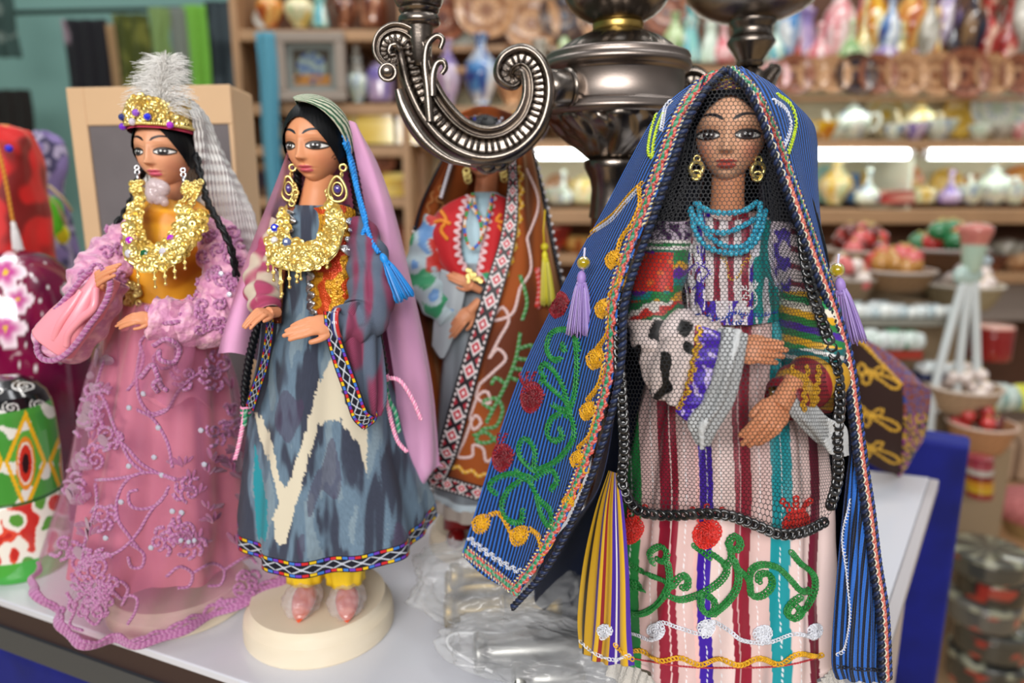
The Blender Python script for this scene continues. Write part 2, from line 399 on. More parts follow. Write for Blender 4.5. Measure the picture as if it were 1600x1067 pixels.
# ------------------------------------------------------------ doll anatomy
def g2(x, s): return np.exp(-(x/s)**2)
def head(parent, c, a, yaw, pit=0, roll=0, lip=(.62, .12, .11), iris=(.05, .02, .015), curl=False, blush=.5, skin=SKIN, brow=(.012, .01, .015), nu=300, nv=260, shadow=(.32, .12, .05)):
    """painted doll head; a = half width; local face looks along -Y"""
    t = np.linspace(0, 1, nu, endpoint=False); th = 2*np.pi*(t)+.62*np.sin(2*np.pi*t+0)  # dense near th=pi -> front
    th = 2*np.pi*t - .62*np.sin(2*np.pi*t)*-1
    ph = np.linspace(0, np.pi, nv); TH, PH = np.meshgrid(th, ph)
    X = np.sin(PH)*np.sin(TH); Y = np.sin(PH)*np.cos(TH); Z = np.cos(PH)     # th=pi -> Y=-1 front
    x = X*1.0; y = Y*1.16; z = Z*1.46+.14
    tz = np.clip(-(z-.05)/1.35, 0, 1)
    x = x*(1-.35*tz**2.0); y = np.where(Y < 0, y*(1-.10*tz**2), y*(1-.45*tz**1.2))
    fr = np.clip(-Y, 0, 1)**.5
    y = np.where(Y < 0, y*(1-.10*g2(z-.2, .9)*g2(x, .9)), y)
    F = np.where(Y < -.05, fr, 0)
    dn = np.zeros_like(x)
    rise = np.clip((.28-z)/.70, 0, 1)*(1/(1+np.exp((-.47-z)*40)))
    dn += .24*g2(x, .105+.05*rise)*rise
    dn += .10*g2(x, .12)*g2(z+.38, .09)+.055*(g2(x-.12, .06)+g2(x+.12, .06))*g2(z+.42, .06)
    dn += .05*g2(x, .10)*g2(z-.35, .3)
    for s in (-1, 1):
        dn += -.075*g2(x-s*.50, .30)*g2(z-.03, .20)+.085*g2(x-s*.52, .20)*g2(z, .11)+.03*g2(x-s*.5, .34)*g2(z-.42, .10)
        dn += .035*g2(x-s*.58, .25)*g2(z+.48, .25)
    dn += .075*g2(x, .22)*g2(z+.69, .05)+.095*g2(x, .19)*g2(z+.85, .065)-.05*g2(x, .26)*g2(z+.765, .022)-.04*g2(x, .05)*g2(z+.60, .05)-.05*g2(x, .2)*g2(z+.98, .06)
    dn += .07*g2(x, .26)*g2(z+1.16, .15)
    y = y-dn*F
    col = np.empty(x.shape+(3,)); col[:] = skin
    def mixc(m, cc):
        m = np.clip(m, 0, 1)[..., None]; col[:] = col*(1-m)+np.array(cc)*m
    soft = lambda d, w=.012: np.clip(.5-d/(2*w), 0, 1)
    fm = (Y < -.02)*1.0
    for s in (-1, 1):
        mixc(blush*.75*g2(x-s*.66, .30)*g2(z+.50, .36)*fm, (.62, .13, .08))
        u = (s*x-.52)/.33; zz = z-.0
        mixc(.8*g2(u-.1, 1.0)*g2(zz-.13, .16)*fm, shadow)
        up = .135*np.clip(1-u**2, 0, 1)**.62; lo = -.10*np.clip(1-u**2, 0, 1)**.8
        inside = np.where(np.abs(u) < 1, np.maximum(zz-up, lo-zz), 1)
        mixc(soft(inside-.046, .02)*fm*(np.abs(u) < 1.08), (.02, .012, .01))
        # lid wing
        wing = np.abs(zz-(.02+.12*(u-.8)))-.035*np.clip(1.6-u, 0, 1)
        mixc(soft(wing)*(u > .75)*(u < 1.6)*fm, (.02, .012, .01))
        mixc(soft(inside+.012, .012)*(np.abs(u) < .98)*fm, (.8, .78, .76))
        ir = np.hypot(s*x-.50, (zz-.02)*1.05)-.168
        mixc(soft(ir)*soft(inside)*fm, iris); mixc(soft(np.hypot(s*x-.50, zz-.03)-.10)*soft(inside)*fm, (.008, .006, .006)); mixc(soft(np.abs(zz-up*.82)-.03)*(np.abs(u) < .97)*fm, (.02, .012, .01))
        for hx0, hz0, hr in ((-.05, .045, .032), (.075, .03, .026), (-.20, -.03, .02), (.2, -.025, .018)):
            mixc(soft(np.hypot(x-s*.50-hx0, zz-hz0)-hr, .01)*soft(inside)*fm, (.95, .95, .95))
        # crease above the lid
        mixc(.6*soft(np.abs(zz-(.19+.06*(1-u**2)))-.008, .015)*(np.abs(u) < 1.1)*fm, (.25, .09, .04))
        b = (s*x-.13)/.74; bz = .43+.15*np.sin(np.clip(b, 0, 1)**.85*pi*.88); bw = .058*np.clip(1-b, 0, 1)**.55*np.clip(b*9+.35, 0, 1)
        mixc(soft(np.abs(z-bz)-bw)*(b > -.03)*(b < 1)*fm, brow)
    ul = np.where(np.abs(x) < .31, np.abs(z+.715)-.064*(1-(x/.31)**2)*(1-.35*g2(x, .05)), 1)
    ll = np.where(np.abs(x) < .27, np.abs(z+.838)-.092*np.clip(1-(x/.27)**2, 0, 1)**.6, 1)
    mixc(soft(np.minimum(ul, ll))*fm, lip)
    mixc(.75*soft(np.abs(z+.768-.012*np.cos(x*14))-.008, .01)*(np.abs(x) < .29)*fm, tuple(q*.35 for q in lip))
    mixc(.5*(g2(x-.07, .035)+g2(x+.07, .035))*g2(z+.475, .025)*fm, (.25, .07, .04))
    if curl:
        for q in np.linspace(0, 1, 26):
            aa = q*5.2; rr_ = .13*(1-.75*q); cx0, cz0 = .93-.0, -.42
            d = np.hypot((y*-1-(.28))-rr_*np.cos(aa), (z-cz0)-rr_*np.sin(aa))-.018
            mixc(.8*soft(d)*(x > .3), (.10, .03, .02))
    P = np.stack([x, y, z*.94], -1).reshape(-1, 3)*a
    M = (Matrix.Rotation(yaw, 3, 'Z') @ Matrix.Rotation(pit, 3, 'X') @ Matrix.Rotation(roll, 3, 'Y'))
    P = P @ np.array(M).T+np.array(c)
    g = G(); g.v = P.tolist(); g.c = col.reshape(-1, 3).tolist(); g.u = [(0, 0)]*len(g.v)
    g.f = [(j*nu+i, j*nu+(i+1) % nu, (j+1)*nu+(i+1) % nu, (j+1)*nu+i) for j in range(nv-1) for i in range(nu)]
    g.f = [f[::-1] for f in g.f]
    g.build('head', M_['skin'], parent)
    return lambda p: V(c)+M @ (V(p)*a)

def hand(parent, wrist, tip, nrm, thumb=1, skin=SKIN, curl=.25, fat=1., name='hand', spread=None, arm=.45):
    spread = spread or max(.95, fat)
    w, t = at(*wrist), at(*tip); L = (t-w).length; X = (t-w).normalized(); n = V(nrm); Z = (n-X*n.dot(X)).normalized(); Yv = Z.cross(X)*thumb
    M = Matrix((X, Yv, Z)).transposed(); g = G(); T = lambda p: w+M @ (V(p)*L)
    def tb(P, r, n=10): g.tube(cr([T(p) for p in P], 14), lambda q: (r(q) if callable(r) else r)*L, n, skin)
    def blob(p, r): g.ell(T(p), [q*L for q in r], skin, 18, 12, M)
    tb([(-arm, 0, 0), (0, 0, 0), (.14, 0, 0)], lambda q: .135*fat+.02*q, 14)
    blob((.27, -.01, 0), (.27, .215*fat, .095)); blob((.12, .02, 0), (.17, .17*fat, .10)); blob((.2, .10, -.03), (.2, .12, .09))
    for k, (y, l) in enumerate(((.148, .47), (.052, .54), (-.048, .50), (-.142, .40))):
        x0 = .42-.02*abs(k-1); ys = y*spread; d = curl*(1+.12*k)
        P = [(x0-.06, ys*.9, 0), (x0+.08, ys, .012), (x0+l*.45, ys*1.05, -.02-d*.14), (x0+l*.75, ys*1.03, -.03-d*.42), (x0+l, ys, -.04-d*.8)]
        tb(P, lambda q: (.056-.014*q)*fat)
        g.ell(T(P[-1]), .041*L*fat, skin, 8, 6)
    P = [(.06, .10, -.02), (.20, .22, -.05), (.36, .27, -.09), (.50, .27, -.14)]
    tb(P, lambda q: (.068-.02*q)*fat); g.ell(T(P[-1]), .047*L*fat, skin, 8, 6)
    return g.build(name, M_['skin_plain'], parent, remesh=L*.018)

def braid(g, P, r, pitch, col, n=6):
    P = resample(P, pitch/9); T, N, B = frames(P); L = 0; A = [0]
    for a, b in zip(P, P[1:]): L += (b-a).length; A.append(L)
    for k in range(3):
        Q = []
        for i, p in enumerate(P):
            t = 2*pi*(A[i]/pitch)+2*pi*k/3; Q.append(p+N[i]*(r*.75*sin(t))+B[i]*(r*.4*sin(2*t)))
        g.tube(Q, r*.55, n, col)
def tassel(g, top, L, r, col, flare=.5, n=46, lean=(0, 0, -1), seed=1):
    """head knot + skirt of threads; top V"""
    rnd = random.Random(seed); d = V(lean).normalized(); T, N, B = frames([top, top+d*L]); N, B = N[0], B[0]
    M = Matrix((N, B, d)).transposed()
    g.ell(top+d*r*.9, (r*.55, r*.55, r*.95), col, 12, 8, M); g.tube([top+d*(r*1.5), top+d*(r*1.9)], r*.62, 12, cm(col, (0, 0, 0), .15))
    for k in range(n):
        a = rnd.random()*2*pi; q = sqrt(rnd.random()); x0 = r*.5*q; x1 = r*(.5+flare*1.9)*q
        c2 = cm(col, (1, 1, 1), rnd.random()*.18) if k % 2 else cm(col, (0, 0, 0), rnd.random()*.12)
        l = L*(.93+.1*rnd.random()); P = []
        for j in range(7):
            s = j/6; P.append(top+d*(r*1.3+(l-r*1.3)*s)+(N*cos(a)+B*sin(a))*(x0+(x1-x0)*s**.7))
        g.tube(P, r*.085, 4, c2)
def sequins(g, B, poly, n, r, col, seed=1, lim=.4):
    """little cupped discs scattered on a surface inside a pixel polygon"""
    rnd = random.Random(seed); xs = [p[0] for p in poly]; ys = [p[1] for p in poly]; k = 0; tries = 0
    while k < n and tries < n*20:
        tries += 1; x = rnd.uniform(min(xs), max(xs)); y = rnd.uniform(min(ys), max(ys))
        if not inpoly(x, y, poly): continue
        h = onto(x, y, B, .0006)
        if h is None: continue
        k += 1; nn = (V((0, -1, .1))+V((rnd.uniform(-lim, lim), 0, rnd.uniform(-lim, lim)))).normalized(); ring(g, h, nn, r*rnd.uniform(.8, 1.2), col)
def ring(g, c, n, r, col=(.8, .8, .8), hole=.25):
    T, N, B = frames([c, c+n*.001]); N, B = N[0], B[0]; m = 9; vs = []
    for q, z in ((hole, .12), (.6, -.05), (1, .22)):
        for k in range(m): vs.append(c+(N*cos(2*pi*k/m)+B*sin(2*pi*k/m))*(q*r)+n*(z*r))
    fs = [(j*m+k, j*m+(k+1) % m, (j+1)*m+(k+1) % m, (j+1)*m+k) for j in range(2) for k in range(m)]
    g.add(vs, fs, col)
def torus(g, c, R_, r, nrm=(0, -1, 0), col=(.8, .8, .8), n=24):
    T, N, B = frames([V(c), V(c)+V(nrm)]); N, B = N[0], B[0]
    g.tube([V(c)+(N*cos(2*pi*k/n)+B*sin(2*pi*k/n))*R_ for k in range(n)], r, 8, col, closed=True)
def base_disc(parent, x, y, r, h, label=None):
    g = G(); c0 = hx('e9dcc4')
    g.lathe([(0, 0), (r*.98, 0), (r, h*.06), (r, h*.42), (r*.985, h*.62), (r*.93, h*.78), (r*.91, h*.84), (r*.895, h), (0, h)], (x, y, 0), 96,
            lambda u, v, p: cm(c0, hx('d8c4a2'), .35*abs(nz((p[0]*6, p[1]*6, p[2]*160), 8))))
    return g.build('wooden_base', bpy.data.materials.get('turned_wood') or mat('turned_wood', None, .55, bump=('noise', 500, .1)), parent, label=label, crisp=25)
def tubeskin(pts, rad, n=40, m=60, fold=None, sq=1.):
    C = cr([at(*p) for p in pts], m); T, N, B = frames(C, up=(0, -1, 0)); rr_ = cr([(r, 0, 0) for r in rad], m)
    P = [[C[j]+N[j]*(rr_[j].x*sq*cos(2*pi*i/n))+B[j]*(rr_[j].x*sin(2*pi*i/n)) for i in range(n)] for j in range(m)]
    return disp(P, fold, True) if fold else P
def haircap(hf, parent, front=.47, lim=.62, sc=1.0, col=hx('08090c'), part=0):
    g = G(); rows = []
    for j in range(40):
        v = j/39; rows.append([])
        for i in range(96):
            u = 2*pi*i/96; f = max(0, -cos(u-part)); a = v*pi*lim*(1-front*f**1.5); b = 1+.012*sin(u*40+v*9)
            rows[-1].append(hf((1.10*sc*b*sin(a)*sin(u), 1.26*sc*b*sin(a)*cos(u)+.04, (1.52*sc*b*cos(a)+.15)*.94)))
    g.grid(rows, col, cu=True); return g.build('hair', M_['hair'], parent)
# ------------------------------------------------------------ table
BR = V((.449, .71, 0)); BD = V((-.182, -.255, 0)).normalized(); FD = V((.215, -.09, 0)).normalized()
FR = V((.13, .262, 0)); FL = FR-FD*.95; BL = BR-V((.064, -.021, 0)).normalized()*1.15
table = empty('display_table', (0, .45, -.75), 'white laminate display table with dark edge carrying the costumed dolls', 'table')
def inset(poly, d):
    c = sum(poly, V((0, 0, 0)))/len(poly); return [p+(c-p).normalized()*d for p in poly]
tp = [FL, FR, BR, BL]
g = G(); g.prism([(p.x, p.y) for p in tp], -.006, 0, hx('d4d6de'))
g.build('table_top', mat('white_laminate', None, .22, coat=.3, var=(3, .03)), table, smooth=False, bevel=.0012)
g = G(); i1 = inset(tp, .004); g.prism([(p.x, p.y) for p in i1], -.024, -.0062, hx('3a2a28'))
g.build('edge_band', mat('dark_edge', None, .5), table, smooth=False)
g = G(); i1 = inset(tp, -.001); g.prism([(p.x, p.y) for p in i1], -.044, -.0242, hx('5a6068'))
g.build('rail', mat('grey_rail', None, .35, metal=.6), table, smooth=False)
# light lipping along the right-hand edge
g = G(); o = V((BD.y, -BD.x, 0)); o = o if o.x > 0 else -o
for z0, z1, w0, w1, c in ((-.0135, -.0008, .0002, .009, hx('b9b4b6')),):
    g.prism([((BR+o*w0).x, (BR+o*w0).y), ((FR+o*w0).x, (FR+o*w0).y), ((FR+o*w1).x, (FR+o*w1).y), ((BR+o*w1).x, (BR+o*w1).y)], z0, z1, c)
g.build('edge_lipping', M_['plain'], table, smooth=False, bevel=.0015)
for p in inset(tp, .07):
    g = G(); g.box((p.x, p.y, -.40), (.035, .035, .71), hx('8c8f92')); g.build('leg', M_['plain'], table, smooth=False, bevel=.002)
g = G(); q = FR.lerp(BR, .35)+o*.0; ang = atan2(BD.y, BD.x)
g.box((q.x+.004, q.y+.01, -.4), (.34, .012, .69), hx('c9bcb6'), Matrix.Rotation(ang, 3, 'Z')); g.build('side_panel', M_['plain'], table, smooth=False, bevel=.002)
# ------------------------------------------------------------ floor, walls
WY = 2.62
def struct(name, c, d, m, col=(.8, .8, .8)):
    g = G(); g.box(c, d, col); return g.build(name, m, None, smooth=False, kind='structure')
struct('floor', (.6, 1.2, -.78), (7.6, 4.2, .05), mat('pale_floor', hx('c9ac84'), .45, var=(1.5, .1)))
teal = mat('teal_plaster', hx('7fa6a0'), .8, var=(1.2, .06), bump=('noise', 30, .15))
struct('wall_back', (0, WY+.32, .85), (9.0, .06, 3.3), teal)
struct('wall_left', (-2.75, 1.2, .85), (.06, 4.2, 3.3), teal)
# blue velvet covered stand behind and beside the table
vel = mat('blue_velvet', hx('0a1678'), .8, sheen=.2, shcol=(.3, .4, 1), var=(14, .35), bump=('noise', 1200, .3))
A = at(1515, 699, .80); B = at(1335, 689, .87)
g = G(); zt = A.z
dx = V((A.x-B.x, A.y-B.y, 0)).normalized(); bk = V((-dx.y, dx.x, 0)); bk = bk if bk.y > 0 else -bk
L0 = V((A.x, A.y, 0))-dx*.55; P4 = [L0, V((A.x, A.y, 0)), V((A.x, A.y, 0))+bk*.05, L0+bk*.05]
g.prism([(p.x, p.y) for p in P4], -.755, zt, (1, 1, 1)); g.build('velvet_stand', vel, None, smooth=False, bevel=.006, label='tall royal blue velvet covered board standing behind the right end of the table', cat='display board')
F2 = FL-o*0; q0, q1 = FL.lerp(FR, .02), FL.lerp(FR, .97); nn = V((-FD.y, FD.x, 0)); nn = nn if nn.y > 0 else -nn; P = []
for j in range(40):
    P.append([]); z = lerp(-.0445, -.74, j/39)
    for i in range(200): P[-1].append(q0.lerp(q1, i/199)+nn*(.010+.004*sin(i*.35+.5*sin(i*.11))*(j/39)**.5)+V((0, 0, z)))
g = G(); g.grid(P, (1, 1, 1)); g.build('velvet_skirt', vel, table, solid=.002, label='royal blue velvet skirt')
# ============================================================ candelabra
CY = .525
cx_ = at(963, 130, CY).x
cand = empty('candelabra', (cx_, CY, 0), 'large antique pewter candelabra with scrolled arms standing behind the blue cloaked doll', 'candelabra')
LM = M_['lamp_metal']; lm = hx('84766c')
def pxprof(lst, X, Y):
    out = []
    for y, r in lst:
        p = at(X, y, Y); zc = Y*cos(PIT)-(p.z-CZ)*sin(PIT); out.append((r*zc/FP, p.z))
    return out
def smooth(prof, n=6):
    return [(p.x, p.y) for p in cr([(a, b, 0) for a, b in prof], n*len(prof))]
# foot and lower stem
g = G(); z0 = at(963, 330, CY).z
g.lathe([(0, 0), (.036, 0), (.038, .004), (.034, .010), (.024, .018), (.016, .03), (.013, .045), (.017, .055), (.012, .07), (.011, .12), (.015, .15), (.019, .17), (.0165, z0-.03), (.0155, z0), (0, z0)], (cx_, CY, 0), 56); g.build('foot', LM, cand, crisp=50)
g = G(); g.lathe([(0, at(963, 345, CY).z)]+pxprof([(340, 37), (318, 35), (295, 34), (280, 37), (266, 44), (262, 46), (254, 47), (250, 45), (248, 38)], 963, CY), (cx_, CY, 0), 64); g.build('stem', LM, cand, crisp=50)
leaf = lambda k, a: (lambda t, z: 1+a*abs(sin(k*t/2+sin(z*260)*.35))**4+a*.4*abs(sin(k*t+.6+sin(z*180)))**6)
g = G(); g.lathe(smooth(pxprof([(250, 34), (246, 44), (238, 54), (224, 74), (208, 94), (192, 106), (182, 109)], 963, CY), 5), (cx_, CY, 0), 160, rad=leaf(8, -.09)); g.build('lower_bowl', LM, cand, crisp=50)
g = G(); g.lathe(pxprof([(184, 100), (183, 110), (178, 113), (172, 114), (169, 111), (166, 112), (162, 105), (160, 104), (140, 103.5), (120, 104), (117, 105), (114, 108), (111, 113), (104, 115), (99, 113), (97, 110), (93, 113), (88, 111), (86, 106)], 963, CY), (cx_, CY, 0), 128)
g.build('drum', mat('brushed_pewter', hx('8a7f78'), .34, metal=1, aniso=.6, bump=('noise', 900, .06)), cand)
g = G(); g.lathe(smooth(pxprof([(90, 108), (82, 96), (72, 84), (62, 68), (54, 50), (50, 42), (47, 38)], 963, CY), 5), (cx_, CY, 0), 160, rad=leaf(10, -.07)); g.build('shoulder_dome', LM, cand, crisp=50)
g = G(); g.lathe(pxprof([(50, 38), (48, 40), (44, 39), (40, 40), (36, 39), (34, 34)], 963, CY), (cx_, CY, 0), 64); g.build('collar', M_['brass'], cand)
def cup(X, Y, lst, name='candle_cup'):
    g = G(); c = at(X, lst[0][0], Y); g.lathe(smooth(pxprof(lst, X, Y), 4), (c.x, Y, 0), 80, rad=lambda t, z: 1); return g.build(name, LM, cand, crisp=50)
cup(963, CY, [(38, 30), (34, 42), (24, 60), (8, 76), (-14, 86), (-40, 92), (-44, 95), (-40, 88), (-10, 70), (5, 40), (8, 0)])
# right rear cup with turned neck
RY = .60
cup(1172, RY, [(34, 30), (30, 50), (18, 78), (2, 96), (-20, 104), (-36, 106), (-30, 96), (0, 60), (6, 0)])
g = G(); c = at(1174, 60, RY); g.lathe(pxprof([(190, 12), (140, 16), (124, 26), (112, 22), (106, 12), (104, 20), (99, 22), (96, 20), (92, 22), (70, 36), (66, 37), (60, 34), (52, 30), (44, 31), (38, 36), (33, 36)], 1174, RY), (c.x, RY, 0), 64); g.build('turned_neck', LM, cand, crisp=50)
# ---- scrolled arm
def arm(path, Y0, Y1, cup_left=True, sgn=1):
    C2 = cr([(x, y, w) for x, y, w in path], 260); n = len(C2); P = []; Wd = []
    for i, q in enumerate(C2):
        Y = lerp(Y0, Y1, i/(n-1)); p = at(q.x, q.y, Y); P.append(p); Wd.append(q.z*Y/FP*1.0)
    T = [(P[min(i+1, n-1)]-P[max(i-1, 0)]).normalized() for i in range(n)]
    fw = V((0, -1, .12)).normalized(); Nn = [(t.cross(fw)).normalized()*sgn for t in T]; Fw = [Nn[i].cross(T[i])*1 for i in range(n)]
    Fw = [f if f.y < 0 else -f for f in Fw]
    prof = [(-1, -.2, 0), (-.98, .22, 0), (-.86, .42, 0), (-.70, .36, 0), (-.60, .14, 0), (-.52, .10, 0), (-.44, .28, 0), (-.34, .30, 0), (-.26, .05, 0), (-.1, .0, 0), (.1, .0, 0), (.34, .04, 0), (.42, .30, 0), (.56, .46, 0), (.76, .42, 0), (.94, .2, 0), (1, -.15, 0), (.7, -.5, 0), (0, -.62, 0), (-.7, -.5, 0)]
    pr = cr(prof, 90, closed=True)
    rows = [[P[i]+Nn[i]*(q.x*Wd[i])+Fw[i]*(q.y*Wd[i]) for q in pr] for i in range(n)]
    g = G(); g.grid(rows, lm, cu=True, caps=True)
    e = g.ell(P[-1]+Fw[-1]*Wd[-1]*.2, Wd[-1]*.75, lm, 24, 16)
    o = g.build('scroll_arm', LM, cand, crisp=50)
    g = G(); L = 0; nxt = .0
    for i in range(1, n):
        L += (P[i]-P[i-1]).length
        if L >= nxt:
            nxt += .0039*(Wd[i]/.0105)**.6; M = Matrix((Nn[i], T[i], Fw[i])).transposed()
            g.ell(P[i]+Nn[i]*(.05*Wd[i])+Fw[i]*(.04*Wd[i]), (Wd[i]*.36, .00125*(Wd[i]/.0105)**.5, Wd[i]*.24), lm, 10, 8, M)
    g.build('gadroon_ribs', LM, o)
    return P, Nn, Fw, Wd
pa = [(620, 92, 9), (608, 94, 12), (599, 82, 15), (603, 65, 18), (620, 58, 21), (638, 70, 24), (647, 98, 26), (656, 132, 27), (679, 176, 29), (713, 212, 30), (752, 228, 30), (792, 222, 29), (824, 196, 27), (839, 162, 25), (841, 130, 24), (833, 104, 22), (816, 92, 22), (797, 99, 21), (790, 116, 18), (801, 126, 14), (811, 118, 9)]
arm(pa, .452, .478)
# curled leaves, pendant lip, neck and cup of the left arm
g = G(); g.tube(cr([at(x, y, .455) for x, y in ((622, 140), (630, 165), (645, 195), (668, 225), (700, 248), (735, 258))], 60), lambda t: .0018+.0024*sin(pi*min(1, t+.08)), 12, lm); g.build('acanthus_leaf', LM, cand, crisp=50)
g = G()
for x, y, r in ((745, 250, .007), (762, 258, .008), (779, 256, .007), (730, 243, .006), (793, 248, .005)): g.ell(at(x, y, .468), (r, r*.7, r*.75), lm, 18, 12)
g.build('pendant_lip', LM, cand, crisp=50)
g = G(); g.ell(at(606, 112, .452), .0055, lm, 20, 14); torus(g, at(606, 113, .448), .0048, .0012, (0, -1, .1)); g.build('scroll_bead', LM, cand, crisp=50)
for pts in ([(672, 190), (668, 140), (664, 100), (668, 70), (682, 56), (692, 62), (688, 76)], [(676, 150), (676, 120), (682, 100), (692, 96), (696, 106), (690, 116)]):
    g = G(); g.tube(cr([at(x, y, .456) for x, y in pts], 50), lambda t: .0027*(1-.45*t), 12, lm); g.build('acanthus_leaf', LM, cand, crisp=50)
g = G(); c = at(656, 60, .462); g.lathe(pxprof([(104, 12), (92, 17), (60, 20), (42, 22), (40, 30), (36, 33), (28, 32), (22, 27), (20, 30), (16, 32), (12, 30), (10, 34), (2, 38), (-20, 44), (-60, 50)], 650, .462), (c.x, .462, 0), 64); g.build('candle_cup', LM, cand, crisp=50)
g = G(); a_, b_ = at(843, 138, .480), at(890, 138, .49)
g.tube([a_, a_.lerp(b_, .6), b_, V((cx_-.03, CY-.02, b_.z))], .0118, 40, lm); g.tube([a_.lerp(b_, .9), b_], .0128, 40, lm); g.build('arm_socket', M_['lamp_metal'], cand)
# rear right arm, mostly hidden by the cloak
pb = [(1090, 175, 14), (1098, 150, 18), (1090, 128, 20), (1072, 130, 22), (1064, 160, 24), (1078, 200, 26), (1115, 225, 26), (1155, 205, 24), (1180, 165, 22), (1192, 135, 18), (1204, 118, 13), (1212, 108, 9), (1206, 104, 6)]
arm(pb, .56, .60, sgn=1)
# ============================================================ doll in the blue striped cloak
d4 = empty('costumed_doll', (.115, .385, 0), 'doll in a blue striped embroidered cloak, face behind black netting, turquoise beads', 'doll', 'costumed dolls on the table')
base_disc(d4, .115, .385, .05, .022)
c4 = at(1140, 214, .378); H4 = head(d4, c4, .0184, R(-20), R(1), lip=(.52, .085, .06), iris=(.04, .02, .02), blush=.75, skin=hx('f0b894'))
g = G(); g.tube(cr([at(1139, 262, .381), at(1137, 295, .381), at(1136, 330, .383), at(1136, 350, .385)], 20), lambda t: .0086+.0035*max(0, t-.45), 24, SKIN)
g.build('neck', M_['skin'], d4)
# hair: cap + two falls
g = G()
rows = []
for j in range(26):
    v = j/25; rows.append([])
    for i in range(64):
        u = 2*pi*i/64; a = v*pi*.62
        f = max(0, -cos(u)); lim = 1-.52*f**1.5; a = v*pi*.66*lim
        rows[-1].append(H4((1.10*sin(a)*sin(u), 1.26*sin(a)*cos(u)+.05, 1.58*cos(a)+.16)))
g.grid(rows, hx('0b0c12'), cu=True)
for (pts, w, s) in (([(1086, 190, .378), (1074, 260, .378), (1058, 330, .380), (1040, 400, .383), (1020, 470, .39)], .012, 1), ([(1192, 190, .378), (1203, 260, .376), (1213, 330, .374), (1212, 420, .372), (1208, 480, .372)], .010, 2), ([(1205, 200, .385), (1235, 280, .387), (1262, 380, .388), (1270, 450, .39)], .012, 3), ([(1100, 250, .392), (1080, 330, .396), (1070, 450, .40)], .015, 4)):
    P = cr([at(*p) for p in pts], 30)
    for k in range(60):
        rnd = random.Random(k+s*100); ox = rnd.uniform(-1, 1)*w*.6; oy = rnd.uniform(-.3, .3)*w; g.tube([p+V((ox*(1+.5*i/29), oy, 0)) for i, p in enumerate(P)], .0011, 5, hx('0c0e16') if k % 3 else hx('181b26'))
g.build('hair', M_['hair'], d4)
# beaded head band
g = G(); pal = [hx(c) for c in ('4a1a3a', 'c9a640', '6d2a4c', '2a2350', '8a6a2a', '3a1430')]
for k in range(9):
    for i in range(70):
        u = R(-75)+R(150)*i/69; z = 1.18+.042*k; rr_ = sqrt(max(0, 1-((z-.16)/1.66)**2))
        p = H4((1.17*rr_*sin(u), -1.33*rr_*cos(u)+.05, z)); g.ell(p, .00042, pal[(k*2+(i//3)) % 6 if k != 6 else 1], 6, 4)
g.build('beaded_headband', M_['bead'], d4)
# earrings
for x, y, Y in ((1088, 264, .369), (1184, 266, .368)):
    g = G(); c = at(x, y, Y); torus(g, c, .0036, .0012, (.3, -1, 0)); torus(g, c+V((0, -.0003, -.003)), .0023, .0008, (-.2, -1, 0)); torus(g, c+V((0, 0, .005)), .0016, .0006); g.build('earring', M_['gold'], d4)
# ---- dress
STR = [(-1e9, 'd2b2ad'), (971, '1d7a3a'), (1000, 'd4b4b0'), (1029, '8c1830'), (1046, 'e6c8c4'), (1048, '8c1830'), (1058, 'd8b8b4'), (1085, 'e8b9b4'), (1091, '3a159c'), (1112, 'e4cbc7'), (1146, '8f1a32'), (1154, 'c8a0a0'), (1156, '8f1a32'), (1172, 'd8b8b4'), (1204, '10909a'), (1236, 'e0c6c2'), (1264, '6c1430'), (1278, 'e8d0cc')]
STR = [(a, hx(b)) for a, b in STR]
def dresscol(u, v, p):
    x, y = pix(p); x += 2.5*sin(y/45); c = STR[0][1]
    for k, (a, b) in enumerate(STR):
        if x >= a: c = b
    for s in (1018, 1070, 1125, 1185, 1250, 1103, 1220, 985):          # silver running stitches
        if abs(x-s) < .8 and (y % 9) < 5: c = (.85, .85, .88)
    return c
def f4(u, v):
    return .0034*v*sin(u*2*pi*11+3*sin(v*3))+.0015*v*sin(u*2*pi*23+v*5)+.0012*nz((u*26, v*9, 1))*v+.0006*nz((u*50, v*22, 1))
P = rings([(330, 1085, 1190, .385, .014), (345, 1062, 1212, .385, .022), (380, 1058, 1222, .385, .026), (440, 1070, 1215, .385, .025), (500, 1068, 1222, .385, .026), (560, 1030, 1255, .385, .034), (640, 1003, 1276, .385, .044), (740, 985, 1284, .385, .053), (860, 968, 1286, .385, .060), (960, 950, 1287, .385, .065), (984, 950, 1286, .385, .066)], 640, 380, f4)
gd = G(); gd.grid(P, dresscol, cu=True); Bd = gd.bvh(); gd.build('dress', M_['satin'], d4)
# yellow and purple side gore
SC = [(0, 'caa022'), (.10, '22130f'), (.20, 'c79a1c'), (.34, '3c1c90'), (.42, 'ddb02a'), (.47, '8a1f2a'), (.52, 'c99a1e'), (.68, '3c1c90'), (.74, 'd8d4d8'), (.77, '3c1c90'), (.83, 'd9ac26'), (.94, '4a2a9a')]
def gorecol(u, v, p):
    c = SC[0][1]
    for a, b in SC:
        if u >= a: c = b
    return hx(c)
P = sheet([[(952, 735, .345), (958, 737, .34), (966, 740, .335)], [(930, 800, .35), (950, 800, .335), (975, 803, .325)], [(912, 880, .352), (945, 890, .33), (982, 895, .318)], [(903, 960, .352), (940, 985, .33), (985, 988, .316)], [(905, 1012, .352), (935, 1034, .332), (990, 1040, .314)]], 150, 120, lambda u, v: .0012*v*sin(u*26))
gg = G(); gg.grid(P, gorecol); Bg = gg.bvh(); gg.build('side_gore', M_['satin'], d4, solid=.0004)
